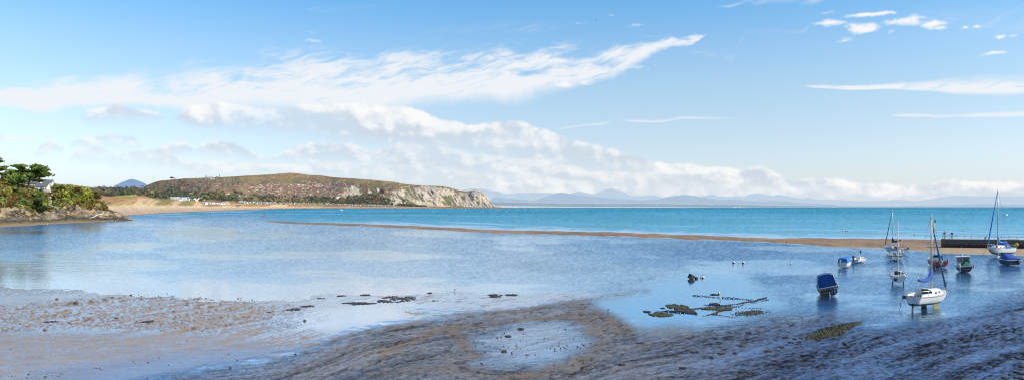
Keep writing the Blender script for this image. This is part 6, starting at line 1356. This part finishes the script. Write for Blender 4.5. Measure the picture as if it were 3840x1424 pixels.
# H  navy launch with a royal blue cover
H_ = boat('motor_launch', 'navy launch with creased royal blue cover and white waterline in front of the yacht', 'motor boat', 3803, 3746, 997, 5.2, 2.35, .98, hull_mat('hull_navy_white_line', [(0, (0.10, 0.03, 0.02)), (.13, (0.70, 0.70, 0.68)), (.25, NAVY), (.93, (0.55, 0.55, 0.54))], .25, .04), transom=.95, bowrise=.45, full=.36, strake=GEL)
canopy(H_, [(.25, .98, H_.sz(0) + .0, .30, .75), (1.2, 1.0, H_.sz(.2), .62, .80), (2.5, .95, H_.sz(.45), .98, .76)], CANV2, folds=.045, fl=5.0)
b = MB(); b.box((2.72, 0, H_.sz(.5) + .52), (.12, 1.75, .95)); b.box((2.65, 0, H_.sz(.5) + 1.02), (.6, 1.9, .06)); b.build('cuddy_bulkhead', TEAK, H_.r); cabin(H_, 2.8, 4.2, .40, .7, wins=2); outboard(H_, -.55, BLK, -.2, .6); rails(H_, True, False, False, .4)
b = MB(); b.box((-.02, -.85, H_.sz(0) - .22), (.05, .40, .22)); b.build('nameplate', YEL, H_.r); b = MB(); b.ball((.1, -.95, H_.sz(0) + .14), .13); b.build('fender', CANV2, H_.r, True)
for k in range(2): rope('mooring_rope', ['left rope hanging over the transom of the navy launch', 'right rope hanging over the transom of the navy launch'][k], [wpt(H_, (-.05, [.55, -.65][k], H_.sz(0) - .05)), wpt(H_, (-.35, [.75, -.7][k], .02))], .02)
# I  listing navy cruiser
I_ = boat('motor_cruiser', 'dark navy motor boat heeled over on the mud under a tall blue canopy', 'motor boat', 3113, 3103, 1110, 5.4, 2.35, 1.05, hull_mat('hull_navy_dark', [(0, (0.015, 0.013, 0.015)), (.30, NAVY), (.80, (0.05, 0.035, 0.025)), (1.02, (0.62, 0.60, 0.56))], .3, .10), transom=.96, bowrise=.4, full=.34, roll=R(-13), strake=GEL)
I_.r.location.z = -.06
canopy(I_, [(.10, 1.02, I_.sz(0) + .02, 1.42, .80), (1.0, 1.0, I_.sz(.2), 1.46, .80), (2.2, .92, I_.sz(.4), 1.34, .74)], CANV, folds=.05, fl=3.5)
tubes(I_, 'canopy_hoop', [[(.06, 1.0, I_.sz(0)), (.06, .84, I_.sz(0) + 1.26), (.06, .5, I_.sz(0) + 1.44), (.06, 0, I_.sz(0) + 1.50), (.06, -.5, I_.sz(0) + 1.44), (.06, -.84, I_.sz(0) + 1.26), (.06, -1.0, I_.sz(0))]], .03, GEL)
cabin(I_, 2.3, 4.2, .55, .74, wins=2); b = MB(); b.box((-.10, .12, .50), (.14, 1.35, .06)); b.build('bathing_platform', TEAK, I_.r)
tubes(I_, 'boarding_ladder', [[(-.06, y, 1.02), (-.10, y, .22)] for y in (-.62, -.92)] + [[(-.10, -.62, z), (-.10, -.92, z)] for z in (.3, .55, .8)], .022, GEL)
b = MB(); b.loft([[Vector((-.12 - k, -.02 + y, z)) for y, k in ((.06, 0), (-.06, 0), (0, .12))] for z in (.55, .28, .10)], closed=True, caps=True); b.lathe([(.05, 0), (.12, .03), (.05, .06)], (-.22, -.02, .16), 8, axis=(1, 0, 0)); b.build('outdrive', ALU, I_.r)
outboard(I_, .92, M('outboard_bronze', (0.16, 0.12, 0.07), .5, var=.3), -.25, .7)
cu = bpy.data.curves.new('transom_lettering', 'FONT'); cu.body = 'TEMPLE VIEW'; cu.size = .21; cu.align_x = 'CENTER'; cu.extrude = .004
tmp = bpy.data.objects.new('transom_lettering', cu); COL.objects.link(tmp); bpy.context.view_layer.update()
me = bpy.data.meshes.new_from_object(tmp.evaluated_get(bpy.context.evaluated_depsgraph_get())); bpy.data.objects.remove(tmp)
lt = link('transom_lettering', me, M('letter_brass', (0.42, 0.33, 0.20), .5), I_.r); lt.location = (-.035, .12, .84); lt.rotation_euler = (R(90), 0, R(-90))
rope('mooring_rope', 'bright blue rope hanging over the transom of the heeled navy boat', [wpt(I_, (-.05, -.30, I_.sz(0) + .03)), wpt(I_, (-.12, -.38, .55)), wpt(I_, (-.10, -.30, .05))], .03, ROPEB, .03)
# J  little white boat with blue cover,  K  open white boat with arch
J_ = boat('motor_boat', 'small white boat with a boxy bright blue cover and a tilted outboard', 'motor boat', 3158, 3184, 1003, 4.2, 1.75, .78, hull_mat('hull_plain_white', [(0, (0.30, 0.26, 0.18)), (.06, WHITE_)], .4, .08), transom=.92, bowrise=.25, full=.32, strake=GEL)
canopy(J_, [(.35, .78, J_.sz(0), .70, .66), (1.4, .82, J_.sz(.2), .84, .68), (2.5, .74, J_.sz(.5), .78, .62)], CANVL, folds=.03); outboard(J_, .25, ALU, .12, .9, tilt=.5); rails(J_, True, False, False, .3)
K_b = boat('motor_boat', 'open white motor boat with a tubular arch and black outboard', 'motor boat', 3201, 3244, 985, 5.0, 1.95, .62, hull_mat('hull_plain_white_low', [(0, (0.32, 0.28, 0.20)), (.05, WHITE_)], .4, .06), transom=.92, bowrise=.35, full=.32, deck='open', sole=.55, strake=GEL)
tubes(K_b, 'arch', [[(1.1, .92, K_b.sz(.2)), (1.0, .90, K_b.sz(.2) + 1.55), (1.0, .6, K_b.sz(.2) + 1.80), (1.0, -.6, K_b.sz(.2) + 1.80), (1.0, -.9, K_b.sz(.2) + 1.55), (1.1, -.92, K_b.sz(.2))], [(1.0, 0, K_b.sz(.2) + 1.8), (1.0, 0, K_b.sz(.2) + 2.05)]], .03, ALU); b = MB(); b.ball((1.0, -.85, K_b.sz(.2) + 1.2), .16); b.box((1.0, -.75, K_b.sz(.2) + 1.5), (.16, .2, .2)); b.build('arch_lamp', BLK, K_b.r)
outboard(K_b, 0, BLK, .15, 1.15, tilt=.25); b = MB(); b.box((2.2, 0, K_b.sz(.4) + .12), (.5, .7, .6)); b.build('console', GEL, K_b.r)
# far boats
far_ = boat('motor_boat', 'small white motor boat out on the turquoise sea at the far right', 'motor boat', 3767, 3781, 808.5, 5.2, 2.0, 1.0, hull_mat('hull_far_white', [(0, WHITE_)], .4, .05), transom=.9, full=.4); cabin(far_, 2.2, 4.2, .9, .75, wins=2); outboard(far_, 0, BLK, 0, 1.0); tubes(far_, 'arch', [[(1.6, .8, 1.0), (1.6, .7, 2.2), (1.6, -.7, 2.2), (1.6, -.8, 1.0)]], .05, GEL)
far2 = boat('motor_boat', 'white boat lying off the caravan shore in front of the hill', 'motor boat', 1274, 1287, 789.4, 7.5, 2.8, 1.7, hull_mat('hull_far_white_two', [(0, WHITE_)], .4, .05), transom=.9, full=.4); cabin(far2, 2.2, 5.2, 1.5, .8, wins=2); tubes(far2, 'mast', [[(3.6, 0, 2.5), (3.6, 0, 4.6)]], .08, ALU)

# ================================================================ buoys, block, chains, weed, stones, birds
def buoy(px, py, rpx, label, top, low=None, split=.0, ring=True, squash=1.0, name='mooring_buoy', z=0.0, group=None):
    p = G(px, py, z); rr = rpx * p.y / F; m_ = hull_mat('buoy_paint_%03d' % len(bpy.data.materials), [(-9, low or top), (split * rr, top)], .45, .10)
    r = empty(name, p); tag(r, label, 'buoy', group); b = MB(); b.ball((0, 0, rr * .55), rr, (1, 1, squash), 14, 8); b.build('float', m_, r, True).data.materials[0]
    if ring:
        b = MB(); b.tube([Vector((rr * .22 * math.cos(a), 0, rr * (.55 + squash) + rr * .18 + rr * .22 * math.sin(a))) for a in [2 * math.pi * k / 10 for k in range(11)]], rr * .07, 5); b.lathe([(rr * .22, 0), (rr * .16, rr * .12)], (0, 0, rr * (.50 + squash)), 8); b.build('ring', DARKM, r)
    return r
WH, PK, RD, YW, DK, OR_ = (0.78, 0.74, 0.68), (0.72, 0.36, 0.33), (0.58, 0.07, 0.05), (0.58, 0.46, 0.14), (0.05, 0.045, 0.035), (0.66, 0.16, 0.05)
buoy(2636, 1042, 6.0, 'white topped pink buoy in the shallows right of the dark mooring block', WH, PK, .6); buoy(2627, 1041, 3.2, 'small yellowish buoy between the dark block and the pink and white buoy', YW)
buoy(2751, 985.5, 5.5, 'white buoy with a weedy dark underside, left of a floating pair', WH, DK, .4); buoy(2787, 986.5, 5.5, 'red banded white buoy, right of a floating pair', WH, RD, .75); buoy(2770, 986, 2.2, 'little white float between the weedy buoy and the red banded buoy', WH)
buoy(2966, 988.5, 2.6, 'lone little white and dark float on the blue water left of the boats', WH, DK, .3); buoy(3152, 1028, 3.0, 'small white float just above the heeled navy boat', WH, DK, .2); buoy(2696, 1100, 4.2, 'white buoy sitting on dark weed among the anchor chains', WH, DK, .35)
buoy(2952, 907.5, 3.6, 'orange red buoy stranded at the edge of the sandbar', OR_, DK, -.2, z=.15); buoy(3313, 1014, 1.8, 'tiny white float left of the bare masted sailing boat', WH, DK, .3); buoy(3642, 1035, 2.2, 'small pink buoy below the green tarpaulin boat', PK); buoy(3481, 944.5, 1.8, 'small pink buoy on the water left of the pier end', PK); buoy(3503, 1046, 1.8, 'little dark float behind the cream mast', DK)
buoy(3152.5, 868, 2.7, 'white buoy at the left of four buoys beyond the sandbar', WH); buoy(3159.5, 866, 3.0, 'pink buoy beside the white one beyond the sandbar', PK); buoy(3170.5, 868, 3.0, 'orange buoy third of four beyond the sandbar', OR_, squash=.6); buoy(3176.5, 866.5, 2.7, 'dull green buoy at the right of four beyond the sandbar', (0.25, 0.25, 0.13))
buoy(3431, 880, 2.8, 'black and yellow buoy on the sea between the two nearest masts and the pier', YW, DK, .3); buoy(3612, 867, 2.9, 'yellow buoy on the sea above the pier', YW); buoy(3555, 806.5, 1.6, 'tiny white buoy out at sea above the pier end', WH, ring=False); buoy(3079, 806.5, 1.6, 'tiny white buoy out at sea left of the boats', WH, ring=False); buoy(3838, 806.5, 1.6, 'tiny white buoy at the right edge of the sea', WH, ring=False)
buoy(991, 811, 3.0, 'red buoy on the bay in front of the caravan shore', RD); buoy(756, 812, 1.8, 'small orange buoy near the swash of the left beach', OR_, ring=False); buoy(1580, 860.5, 2.6, 'small yellow brown buoy at the lower edge of the sandbar', YW, DK, .2, z=.2)
for px, py in [(1743, 788.5), (1837, 786), (1860, 787.5), (1867, 788), (1873, 786), (1898, 793), (1935, 790), (1940, 789), (1944, 786.5), (1970, 784.5), (1991, 785.5), (2012, 789), (2018, 790), (2133, 792), (1910, 786), (2009, 786)]:
    buoy(px, py, 1.25, 'tiny white float scattered on the sea off the rocky headland', WH, ring=False, name='float', group='white floats off the rocky headland')
buoy(178, 839, 1.8, 'white float stranded on the sand below the rocks', WH, ring=False, z=.1); buoy(433, 829, 1.6, 'tiny white float at the tip of the headland rocks', WH, ring=False)
# weedy mooring block
p = G(2594, 1047); b = MB(); k_ = p.y / F
def blocky(sx, sy, sz_, seed, rot):
    bm = bmesh.new(); bmesh.ops.create_cube(bm, size=1); bmesh.ops.subdivide_edges(bm, edges=bm.edges[:], cuts=4, use_grid_fill=True); rr = random.Random(seed); Rm = Euler_(rot)
    for v in bm.verts: v.co = Rm @ Vector((v.co.x * sx, v.co.y * sy, v.co.z * sz_)) + Vector((rr.uniform(-1, 1), rr.uniform(-1, 1), rr.uniform(-1, 1))) * .035 * sx
    me = bpy.data.meshes.new('b'); bm.to_mesh(me); bm.free(); return me
from mathutils import Euler
Euler_ = lambda r: Euler(r).to_matrix()
BLKW = M('weedy_concrete', (0.045, 0.038, 0.028), .9, var=.5, scale=6, bump=.6)
o = link('mooring_block', blocky(.66, .6, .62, 1, (.1, .5, .3)), BLKW); o.location = G(2592, 1045) + Vector((0, 0, .30)); tag(o, 'dark weed covered concrete mooring block tilted in the shallows', 'mooring block')
o = link('mooring_block', blocky(.34, .3, .30, 2, (.2, .1, .5)), BLKW); o.location = G(2611, 1044) + Vector((0, 0, .10)); tag(o, 'small dark block touching the right side of the big tilted block', 'mooring block')
# ground chains
RUST = M('rusty_chain', (0.085, 0.05, 0.028), .9, .2, var=.4, scale=8); RUSTD = M('black_chain', (0.02, 0.018, 0.016), .8, .2, var=.3, scale=8)
def chain(label, pts, ln, mat, thick=.028, gap=.0):
    P_ = [G(x, y, .03) for x, y in pts]; seg = []; o0 = P_[0].copy(); b = MB(); d_ = 0.0; i = 0; k = 0; rr = random.Random(len(label)); tot = [(b_ - a).length for a, b_ in zip(P_[:-1], P_[1:])]
    while i < len(tot):
        if d_ > tot[i]: d_ -= tot[i]; i += 1; continue
        dv = (P_[i + 1] - P_[i]).normalized(); c = P_[i] + dv * d_ - o0 + Vector((rr.uniform(-.04, .04), rr.uniform(-.04, .04), 0)); up = Vector((0, 0, 1)); sd_ = dv.cross(up); s__ = d_ + sum(tot[:i]); c = c + sd_ * (float(fbm(s__ * .35, len(label), 2, 5)) - .5) * .9 + up * ((float(fbm(s__ * .5 + 3, len(label), 2, 6)) - .5) * .16 - .015)
        ax = sd_ if k % 2 == 0 else (sd_ * .5 + up * .85); a_, w_ = ln * .5, ln * .30
        b.tube([c + dv * a_ * math.cos(t_) + ax * w_ * math.sin(t_) for t_ in [2 * math.pi * q / 8 for q in range(9)]], thick, 5, cap=False); d_ += ln * .80 + gap; k += 1
    o = b.build('ground_chain', mat, None, True); o.location = o0; tag(o, label, 'chain')
chain('uppermost ground chain, big black links lying in the calm pool', [(2601, 1108), (2640, 1109), (2690, 1113), (2760, 1117), (2825, 1123), (2866, 1114)], .34, RUSTD, .030)
chain('long rusty chain slanting across the right of the calm pool', [(2874, 1121), (2807, 1138), (2736, 1157), (2683, 1171), (2636, 1183)], .21, RUST, .027)
chain('rusty chain from the joint of the black links down left to the weed', [(2829, 1125), (2772, 1136), (2711, 1145), (2651, 1141)], .24, RUST, .030)
chain('thick chain running through the middle of the weed patches', [(2672, 1150), (2608, 1155), (2558, 1161), (2522, 1168)], .21, RUST, .028)
chain('dark weedy chain at the left of the calm pool', [(2457, 1166), (2501, 1164), (2551, 1170), (2619, 1176)], .27, RUSTD, .034)
chain('thin dark chain trailing out at the bottom of the calm pool', [(2668, 1178), (2708, 1182), (2750, 1189)], .20, RUSTD, .020)
chain('thin chain line just above the long rusty chain', [(2640, 1140), (2740, 1148), (2790, 1151), (2860, 1153)], .20, RUSTD, .018)
# seaweed, weed mounds
WEED = M('wet_bladder_weed', (0.040, 0.026, 0.014), .55, var=.5, scale=5, bump=.8); WEEDG = M('green_brown_weed', (0.065, 0.060, 0.022), .7, var=.5, scale=5, bump=.8)
def weed(px, py, wpx, hpx, label, mat=WEED, cat='seaweed', group=None, dens=1.0):
    c = G(px, py); sx = wpx * c.y / F / 2; sy = abs(dist(py - hpx / 2) - dist(py + hpx / 2)) / 2; rr = np.random.default_rng(int(px * 7 + py)); n = int(np.clip(110 * dens * (wpx / 40) ** .9 * (hpx / 8) ** .6, 12, 900))
    a = rr.uniform(0, 2 * math.pi, n); q = np.sqrt(rr.random(n)); x = np.cos(a) * q * sx; y = np.sin(a) * q * sy; k = fbm(x * 2 / max(sx, .5) + px, y * 2 / max(sy, .5), 3, int(py)) > .47 - .14 * (1 - q); k[:8] = True; x = x[k]; y = y[k]
    s = np.clip(.05 + .13 * rr.random(len(x)) ** 2, 0, .3 * max(sx, .3)); V = []; Q = []; ang = np.linspace(0, 2 * math.pi, 7)[:-1]
    for i in range(len(x)):
        o_ = len(V); e = rr.uniform(.6, 1.5); th_ = rr.uniform(0, 3)
        for t_ in ang: V.append((x[i] + s[i] * e * math.cos(t_ + th_) * rr.uniform(.7, 1.2), y[i] + 1.6 * s[i] * math.sin(t_ + th_) * rr.uniform(.7, 1.2), -.02))
        for t_ in ang: V.append((x[i] + s[i] * .6 * e * math.cos(t_ + th_), y[i] + s[i] * math.sin(t_ + th_), s[i] * rr.uniform(.10, .28)))
        for j in range(6): Q.append((o_ + j, o_ + (j + 1) % 6, o_ + 6 + (j + 1) % 6, o_ + 6 + j))
        Q.append((o_ + 6, o_ + 7, o_ + 8, o_ + 9)); Q.append((o_ + 9, o_ + 10, o_ + 11, o_ + 6))
    nb_ = 36; th0 = np.linspace(0, 2 * math.pi, nb_ + 1)[:-1]; o_ = len(V); rb_ = [.30 + .62 * fbm(math.cos(t_) * 1.6 + px, math.sin(t_) * 1.6 + py, 3, 7) for t_ in th0]   # thin fronds lying flat under the lumps
    for t_, r_ in zip(th0, rb_): V.append((math.cos(t_) * r_ * sx * .95, math.sin(t_) * r_ * sy * .95, -.012))
    for t_, r_ in zip(th0, rb_): V.append((math.cos(t_) * r_ * sx * .3, math.sin(t_) * r_ * sy * .3, .006))
    for j in range(nb_): Q.append((o_ + j, o_ + (j + 1) % nb_, o_ + nb_ + (j + 1) % nb_, o_ + nb_ + j))
    me = mesh_np('seaweed', np.array(V), np.array(Q), smooth=True); o = link('seaweed_patch', me, mat); o.location = c + Vector((0, 0, .035)); tag(o, label, cat, group)
for px, py, w_, h_, lab in [(1490, 1121, 140, 27, 'largest dark seaweed patch on the flats, left of the egret'), (1345, 1138, 135, 10, 'long thin dark seaweed strip below the largest patch'), (1281, 1109, 28, 5, 'small seaweed fragment at the water edge above the long strip'), (1204, 1119, 30, 5, 'small dark seaweed piece left of the long strip'), (1370, 1106, 40, 5, 'thin seaweed line above the largest patch'), (1437, 1130, 46, 9, 'seaweed clump joined to the lower left of the largest patch'),
        (1104, 1161, 52, 10, 'dark seaweed heap on the pale sand, lower of two on the left'), (1152, 1149, 54, 7, 'dark seaweed heap on the pale sand, upper of two on the left'), (1010, 1170, 20, 6, 'small dark weed heap at the right end of the pebbles'), (1853, 1109, 58, 14, 'dark seaweed patch right of the egret'), (1918, 1105, 46, 5, 'thin seaweed line right of the patch beside the egret'), (1630, 1128, 26, 4, 'tiny weed streak below the egret'), (1612, 1098, 18, 4, 'tiny weed speck at the water edge left of the egret'),
        (1952, 1233, 24, 7, 'dark weed lump on the pale central pool'), (1905, 1260, 20, 5, 'small weed fragment below the dark lump on the central pool'), (550, 1208, 40, 11, 'dark weed covered mound alone on the pebbly flats'), (192, 1207, 46, 7, 'low dark weed streak on the pebbly flats at the left'), (2680, 1104, 34, 5, 'dark weed under the white buoy among the chains'), (2680, 1139, 32, 9, 'dark weed knot beside the chains'), (2587, 1168, 64, 11, 'dark weed along the lower chains'), (2426, 1168, 26, 7, 'small weed heap at the left end of the chains'), (2485, 1155, 14, 6, 'little weed heap above the left chain')]:
    weed(px, py, w_, h_, lab)
for px, py, w_, h_, lab in [(2542, 1150, 84, 20, 'green brown weed bank at the upper left of the chains'), (2686, 1156, 114, 15, 'green brown weed bank in the middle of the chains'), (2478, 1179, 84, 13, 'olive weed bank at the lower left of the chains'), (1890, 1316, 16, 9, 'green mossy lump on the central pool')]:
    weed(px, py, w_, h_, lab, WEEDG, dens=1.3)
for px, py, w_, h_ in [(2945, 1264, 24, 6), (2980, 1270, 18, 6), (3005, 1267, 24, 5), (2967, 1283, 26, 8), (2999, 1281, 20, 6), (3066, 1273, 28, 5), (2932, 1300, 24, 6), (2881, 1316, 60, 7), (2607, 1320, 46, 8), (2703, 1324, 40, 6), (2668, 1340, 22, 6), (2719, 1309, 26, 5), (2757, 1323, 22, 4), (2805, 1246, 40, 5), (2783, 1297, 30, 5), (2400, 1286, 40, 5), (2330, 1366, 34, 6), (2560, 1378, 40, 6), (2790, 1394, 50, 6), (3798, 1272, 22, 6)]:
    weed(px, py, w_ * .62, h_ * .55, 'dark half drowned weed clump in the brown running shallows', WEED, 'seaweed', 'weed clumps in the running shallows')
for i, (px, py, w_, h_) in enumerate([(3826, 1342, 34, 16), (3832, 1372, 24, 10), (3812, 1394, 20, 8), (3834, 1400, 24, 14), (3822, 1416, 34, 12), (3766, 1416, 16, 5), (3788, 1404, 14, 4)]):
    weed(px, py, w_ * .8, h_ * .6, 'ragged dark weed tuft in the blue pool at the bottom right corner', WEED, 'seaweed', 'weed tufts in the bottom right corner')
# gravel bank, pebbles, stones
def stones(name, P_, S_, pal, label, cat, seed, mat):
    rr = np.random.default_rng(seed); n = len(P_); S_ = np.asarray(S_); base_ = np.array([(0, 0, 1), (1, 0, 0), (.31, .95, 0), (-.81, .59, 0), (-.81, -.59, 0), (.31, -.95, 0), (0, 0, -1)], float); tri = np.array([(0, 1, 2), (0, 2, 3), (0, 3, 4), (0, 4, 5), (0, 5, 1), (6, 2, 1), (6, 3, 2), (6, 4, 3), (6, 5, 4), (6, 1, 5)])
    V = base_[None] * rr.uniform(.7, 1.3, (n, 7, 1)) * np.stack([S_, S_ * rr.uniform(.7, 1.2, n), S_ * rr.uniform(.35, .65, n)], -1)[:, None]; V = V + np.asarray(P_)[:, None]
    Fq = (tri[None] + (np.arange(n) * 7)[:, None, None]).reshape(-1, 3); c = np.repeat(ramp_cols(n, pal, rr), 7, 0)
    return tag(link(name, mesh_np(name, V.reshape(-1, 3), Fq, dict(col=c), smooth=False), mat), label, cat, kind='stuff')
STM = ground_material('wet_stone', 3.0, .2, .02, .5)
rs = np.random.default_rng(9); sxp = rs.uniform(-300, 1240, 16000); syp = rs.uniform(1095, 1430, 16000); bl = band(sxp, syp, [(-3000, 1150, 1250), (0, 1150, 1240), (250, 1124, 1226), (500, 1104, 1240), (800, 1108, 1248), (1000, 1130, 1240), (1150, 1155, 1215), (1240, 1180, 1200)], 16) * .55 + band(sxp, syp, [(-3000, 1380, 1500), (0, 1385, 1440), (200, 1395, 1420), (560, 1340, 1350)], 12) * .35 + .015
kp = rs.random(16000) < bl * (fbm(sxp * .012, syp * .05, 3, 300) > .47) * 1.0; gx = [tuple(G(a, b_, .03)) for a, b_ in zip(sxp[kp], syp[kp])]
stones('pebbles', gx, .035 + .085 * rs.random(len(gx)) ** 3, [(0.10, 0.085, 0.045), (0.16, 0.13, 0.07), (0.07, 0.06, 0.04), (0.24, 0.20, 0.13), (0.13, 0.10, 0.03)], 'pebbles and small stones strewn over the left flats', 'pebbles', 2, STM)
sxp = rs.uniform(1780, 2220, 1500); syp = rs.uniform(1225, 1370, 1500); kp = rs.random(1500) < (fbm(sxp * .02, syp * .06, 3, 302) > .56) * .45; gx = [tuple(G(a, b_, .02)) for a, b_ in zip(sxp[kp], syp[kp])]
stones('pebbles', gx, .025 + .05 * rs.random(len(gx)) ** 2, [(0.06, 0.05, 0.035), (0.10, 0.085, 0.05), (0.09, 0.10, 0.03)], 'dark pebbles scattered over the central pale pool', 'pebbles', 3, STM)
GB = [(3020, 1266, 1268), (3047, 1249, 1268), (3091, 1227, 1268), (3142, 1216, 1256), (3187, 1209, 1231), (3231, 1206, 1208)]
xg = np.arange(3018, 3234, 2.0); rows = np.linspace(-.15, 1.15, 16); gt = np.array(GB, float); tp = np.interp(xg, gt[:, 0], gt[:, 1]) + (fbm(xg * .05, xg * 0, 4, 310) - .5) * 20; bt2 = np.interp(xg, gt[:, 0], gt[:, 2]) + (fbm(xg * .06, xg * 0, 4, 311) - .5) * 20
Pg = np.array([[tuple(G(x, a + (b_ - a) * f, 0.0) + Vector((0, 0, -.06 + .13 * max(0, 1 - (2 * f - 1) ** 2)))) for x, a, b_ in zip(xg, tp, bt2)] for f in rows])
Pg[..., 2] += (fbm(Pg[..., 0] * 3, Pg[..., 1] * 3, 3, 312) - .5) * .08
add_ground('gravel_bank', Pg[::-1], np.ones(Pg.shape) * np.array((0.05, 0.043, 0.024)), ground_material('gravel', 6.0, .9, .05, .9, var=(.4, 1.8)))
f_ = rs.random(1500); xq = rs.uniform(3022, 3228, 1500); aq = np.interp(xq, gt[:, 0], gt[:, 1]); bq = np.interp(xq, gt[:, 0], gt[:, 2]); gx = [tuple(G(a, t_ + (u_ - t_) * f, .0) + Vector((0, 0, .01 + .06 * (1 - (2 * f - 1) ** 2)))) for a, t_, u_, f in zip(xq, aq, bq, f_)]
stones('gravel', gx, +.035 + .09 * rs.random(len(gx)) ** 2, [(0.03, 0.046, 0.025), (0.09, 0.08, 0.04), (0.02, 0.02, 0.014), (0.12, 0.10, 0.04), (0.08, 0.07, 0.03)], 'weedy gravel covering the slanting bank in the shallows', 'gravel', 4, STM)
p_ = (2818, 1171); xq = rs.normal(2818, 26, 420); yq = rs.normal(1171, 4.0, 420) - (xq - 2818) * .06; gx = [tuple(G(a, b_, .02)) for a, b_ in zip(xq, yq)]
stones('gravel', gx, .04 + .06 * rs.random(len(gx)), [(0.08, 0.07, 0.045), (0.12, 0.10, 0.07)], 'low gravel patch right of the rusty chain', 'gravel', 5, STM)
for i, (px, py, s_, lab) in enumerate([(213, 1123, .17, 'grey boulder at the left on the upper pebbles'), (423, 1117, .17, 'dark boulder at the water edge above the pebbles'), (286, 1139, .24, 'broad tan boulder on the pebbles'), (492, 1107, .13, 'single dark stone standing in the calm water'), (438, 1195, .16, 'dark stone in the middle of the pebbles'), (1143, 1204, .15, 'olive stone on the smooth pale pool'), (168, 1239, .13, 'dark stone below the weed streak at the left'), (3170, 1290, .14, 'pale stone breaking the running shallows')]):
    b = MB(); b.ball((0, 0, 0), s_, (1.1, .9, .7), 9, 6); o = b.build('rock', STM if False else M('boulder', (0.085, 0.072, 0.045), .8, var=.4, scale=8, bump=.6), None, True)
    for v in o.data.vertices: v.co *= 1 + .22 * math.sin(v.co.x * 17 + i) * math.cos(v.co.y * 13 + i * 2)
    o.location = G(px, py) + Vector((0, 0, s_ * .35)); tag(o, lab, 'rock')
# birds
FEW = M('white_feathers', (0.80, 0.80, 0.78), .8, var=.04); FEG = M('grey_feathers', (0.34, 0.35, 0.37), .8, var=.1); FED = M('dark_feathers', (0.035, 0.03, 0.03), .8, var=.2); BILL = M('dark_bill', (0.04, 0.035, 0.03), .5); BILLO = M('orange_bill', (0.55, 0.22, 0.03), .5)
def bird(name, label, cat, loc, rz, h, kind, group=None):
    r = empty(name, loc, rz); tag(r, label, cat, group); k = h
    if kind == 'egret':
        N = [(0, 0, .52), (-.20, 0, .44), (-.34, 0, .36), (.12, 0, .58), (.18, 0, .68), (.12, 0, .80), (.15, 0, .90), (.20, 0, .95), (.25, 0, .95)]; Ed = [(0, 1), (1, 2), (0, 3), (3, 4), (4, 5), (5, 6), (6, 7), (7, 8)]; Rr = [.115, .085, .03, .07, .035, .03, .03, .042, .02]; m1, m2, bl_ = FEW, FEW, (.25, .42, .95)
    else:
        N = [(0, 0, .55), (-.22, 0, .50), (-.48, 0, .46), (.16, 0, .66), (.24, 0, .84), (.32, 0, .86)]; Ed = [(0, 1), (1, 2), (0, 3), (3, 4), (4, 5)]; Rr = [.20, .15, .04, .14, .11, .06]; m1 = FEW if kind == 'gull' else FED; m2 = FEG if kind == 'gull' else FED; bl_ = (.34, .52, .85)
    skin_mesh([tuple(c * k for c in n) for n in N], Ed, [q * k for q in Rr], 'body', m1, r)
    for s in (1, -1):
        b = MB(); b.loft([[Vector((x * k, s * (y + d_) * k, z * k)) for y, z in ((0, .09), (.03, 0), (0, -.09))] for x, z0_, d_ in ((.10, 0, .10), (-.1, 0, .15), (-.36, 0, .05)) for z in [0]] if False else [[Vector((x * k, s * (d_ + y) * k, (zz + z) * k)) for y, z in ((0, w), (.035, 0), (0, -w))] for x, zz, d_, w in ((.12, .56, .09 if kind == 'egret' else .17, .02), (-.08, .50, .10 if kind == 'egret' else .18, .09), (-.40, .42, .02, .02))]); b.build('wing', m2, r, True)
        b = MB(); b.tube([(-.02 * k, s * .05 * k, .44 * k), (.02 * k, s * .05 * k, .22 * k), (-.01 * k, s * .05 * k, 0)], .016 * k, 5); b.tube([(-.03 * k, s * .05 * k, .01 * k), (.07 * k, s * .05 * k, 0.005)], .014 * k, 4); b.build('leg', BILL if kind != 'wader' else BILLO, r)
    b = MB(); b.tube([(bl_[0] * k - .02 * k, 0, (bl_[2] if kind == 'egret' else .86) * k), ((bl_[1]) * k, 0, ((bl_[2] if kind == 'egret' else .86) - .02) * k)], [.022 * k, .004 * k], 6); b.build('bill', BILL if kind == 'egret' else BILLO, r); return r
bird('egret', 'white egret standing in the calm water, long neck raised', 'egret', G(1704, 1092), R(150), .62, 'egret')
bird('gull', 'white gull standing in the calm pool among the chains', 'gull', G(2702, 1123), R(200), .36, 'gull')
bird('wading_bird', 'small black and white wader at the edge of the brown sand ribs', 'wader', G(2280, 1166), R(20), .26, 'wader'); bird('wading_bird', 'small wader walking through the brown shallows left of the gravel bank', 'wader', G(3008, 1197), R(190), .26, 'wader')
g0 = None
for i, (px, py) in enumerate([(1092, 832.5), (1116, 834), (1140, 836), (1165, 837), (1180, 838), (1192, 836.5), (1210, 839), (1236, 841), (1260, 840.5), (1290, 843), (1352, 846.5), (1075, 832)]):
    if g0 is None: g0 = bird('gull', 'tiny white gull resting on the far tip of the sandbar', 'gull', G(px, py, .25), R(30), .55, 'gull', 'gulls on the sandbar tip')
    else: o = copy_tree(g0); o.location = G(px, py, .25); o.rotation_euler = (0, 0, random.uniform(0, 6))
fb = empty('flying_bird', W(2235, 77, 260)); tag(fb, 'tiny dark bird flying high in the blue sky', 'bird')
b = MB(); b.ball((0, 0, 0), .12, (2.2, .8, .8), 8, 5); b.build('body', FED, fb, True)
for s in (1, -1): b = MB(); b.loft([[Vector((.12, 0, .05)), Vector((-.12, 0, .05))], [Vector((.10, s * .25, .14)), Vector((-.10, s * .25, .13))], [Vector((-.02, s * .50, .06)), Vector((-.08, s * .50, .06))]]); b.build('wing', FED, fb, True)
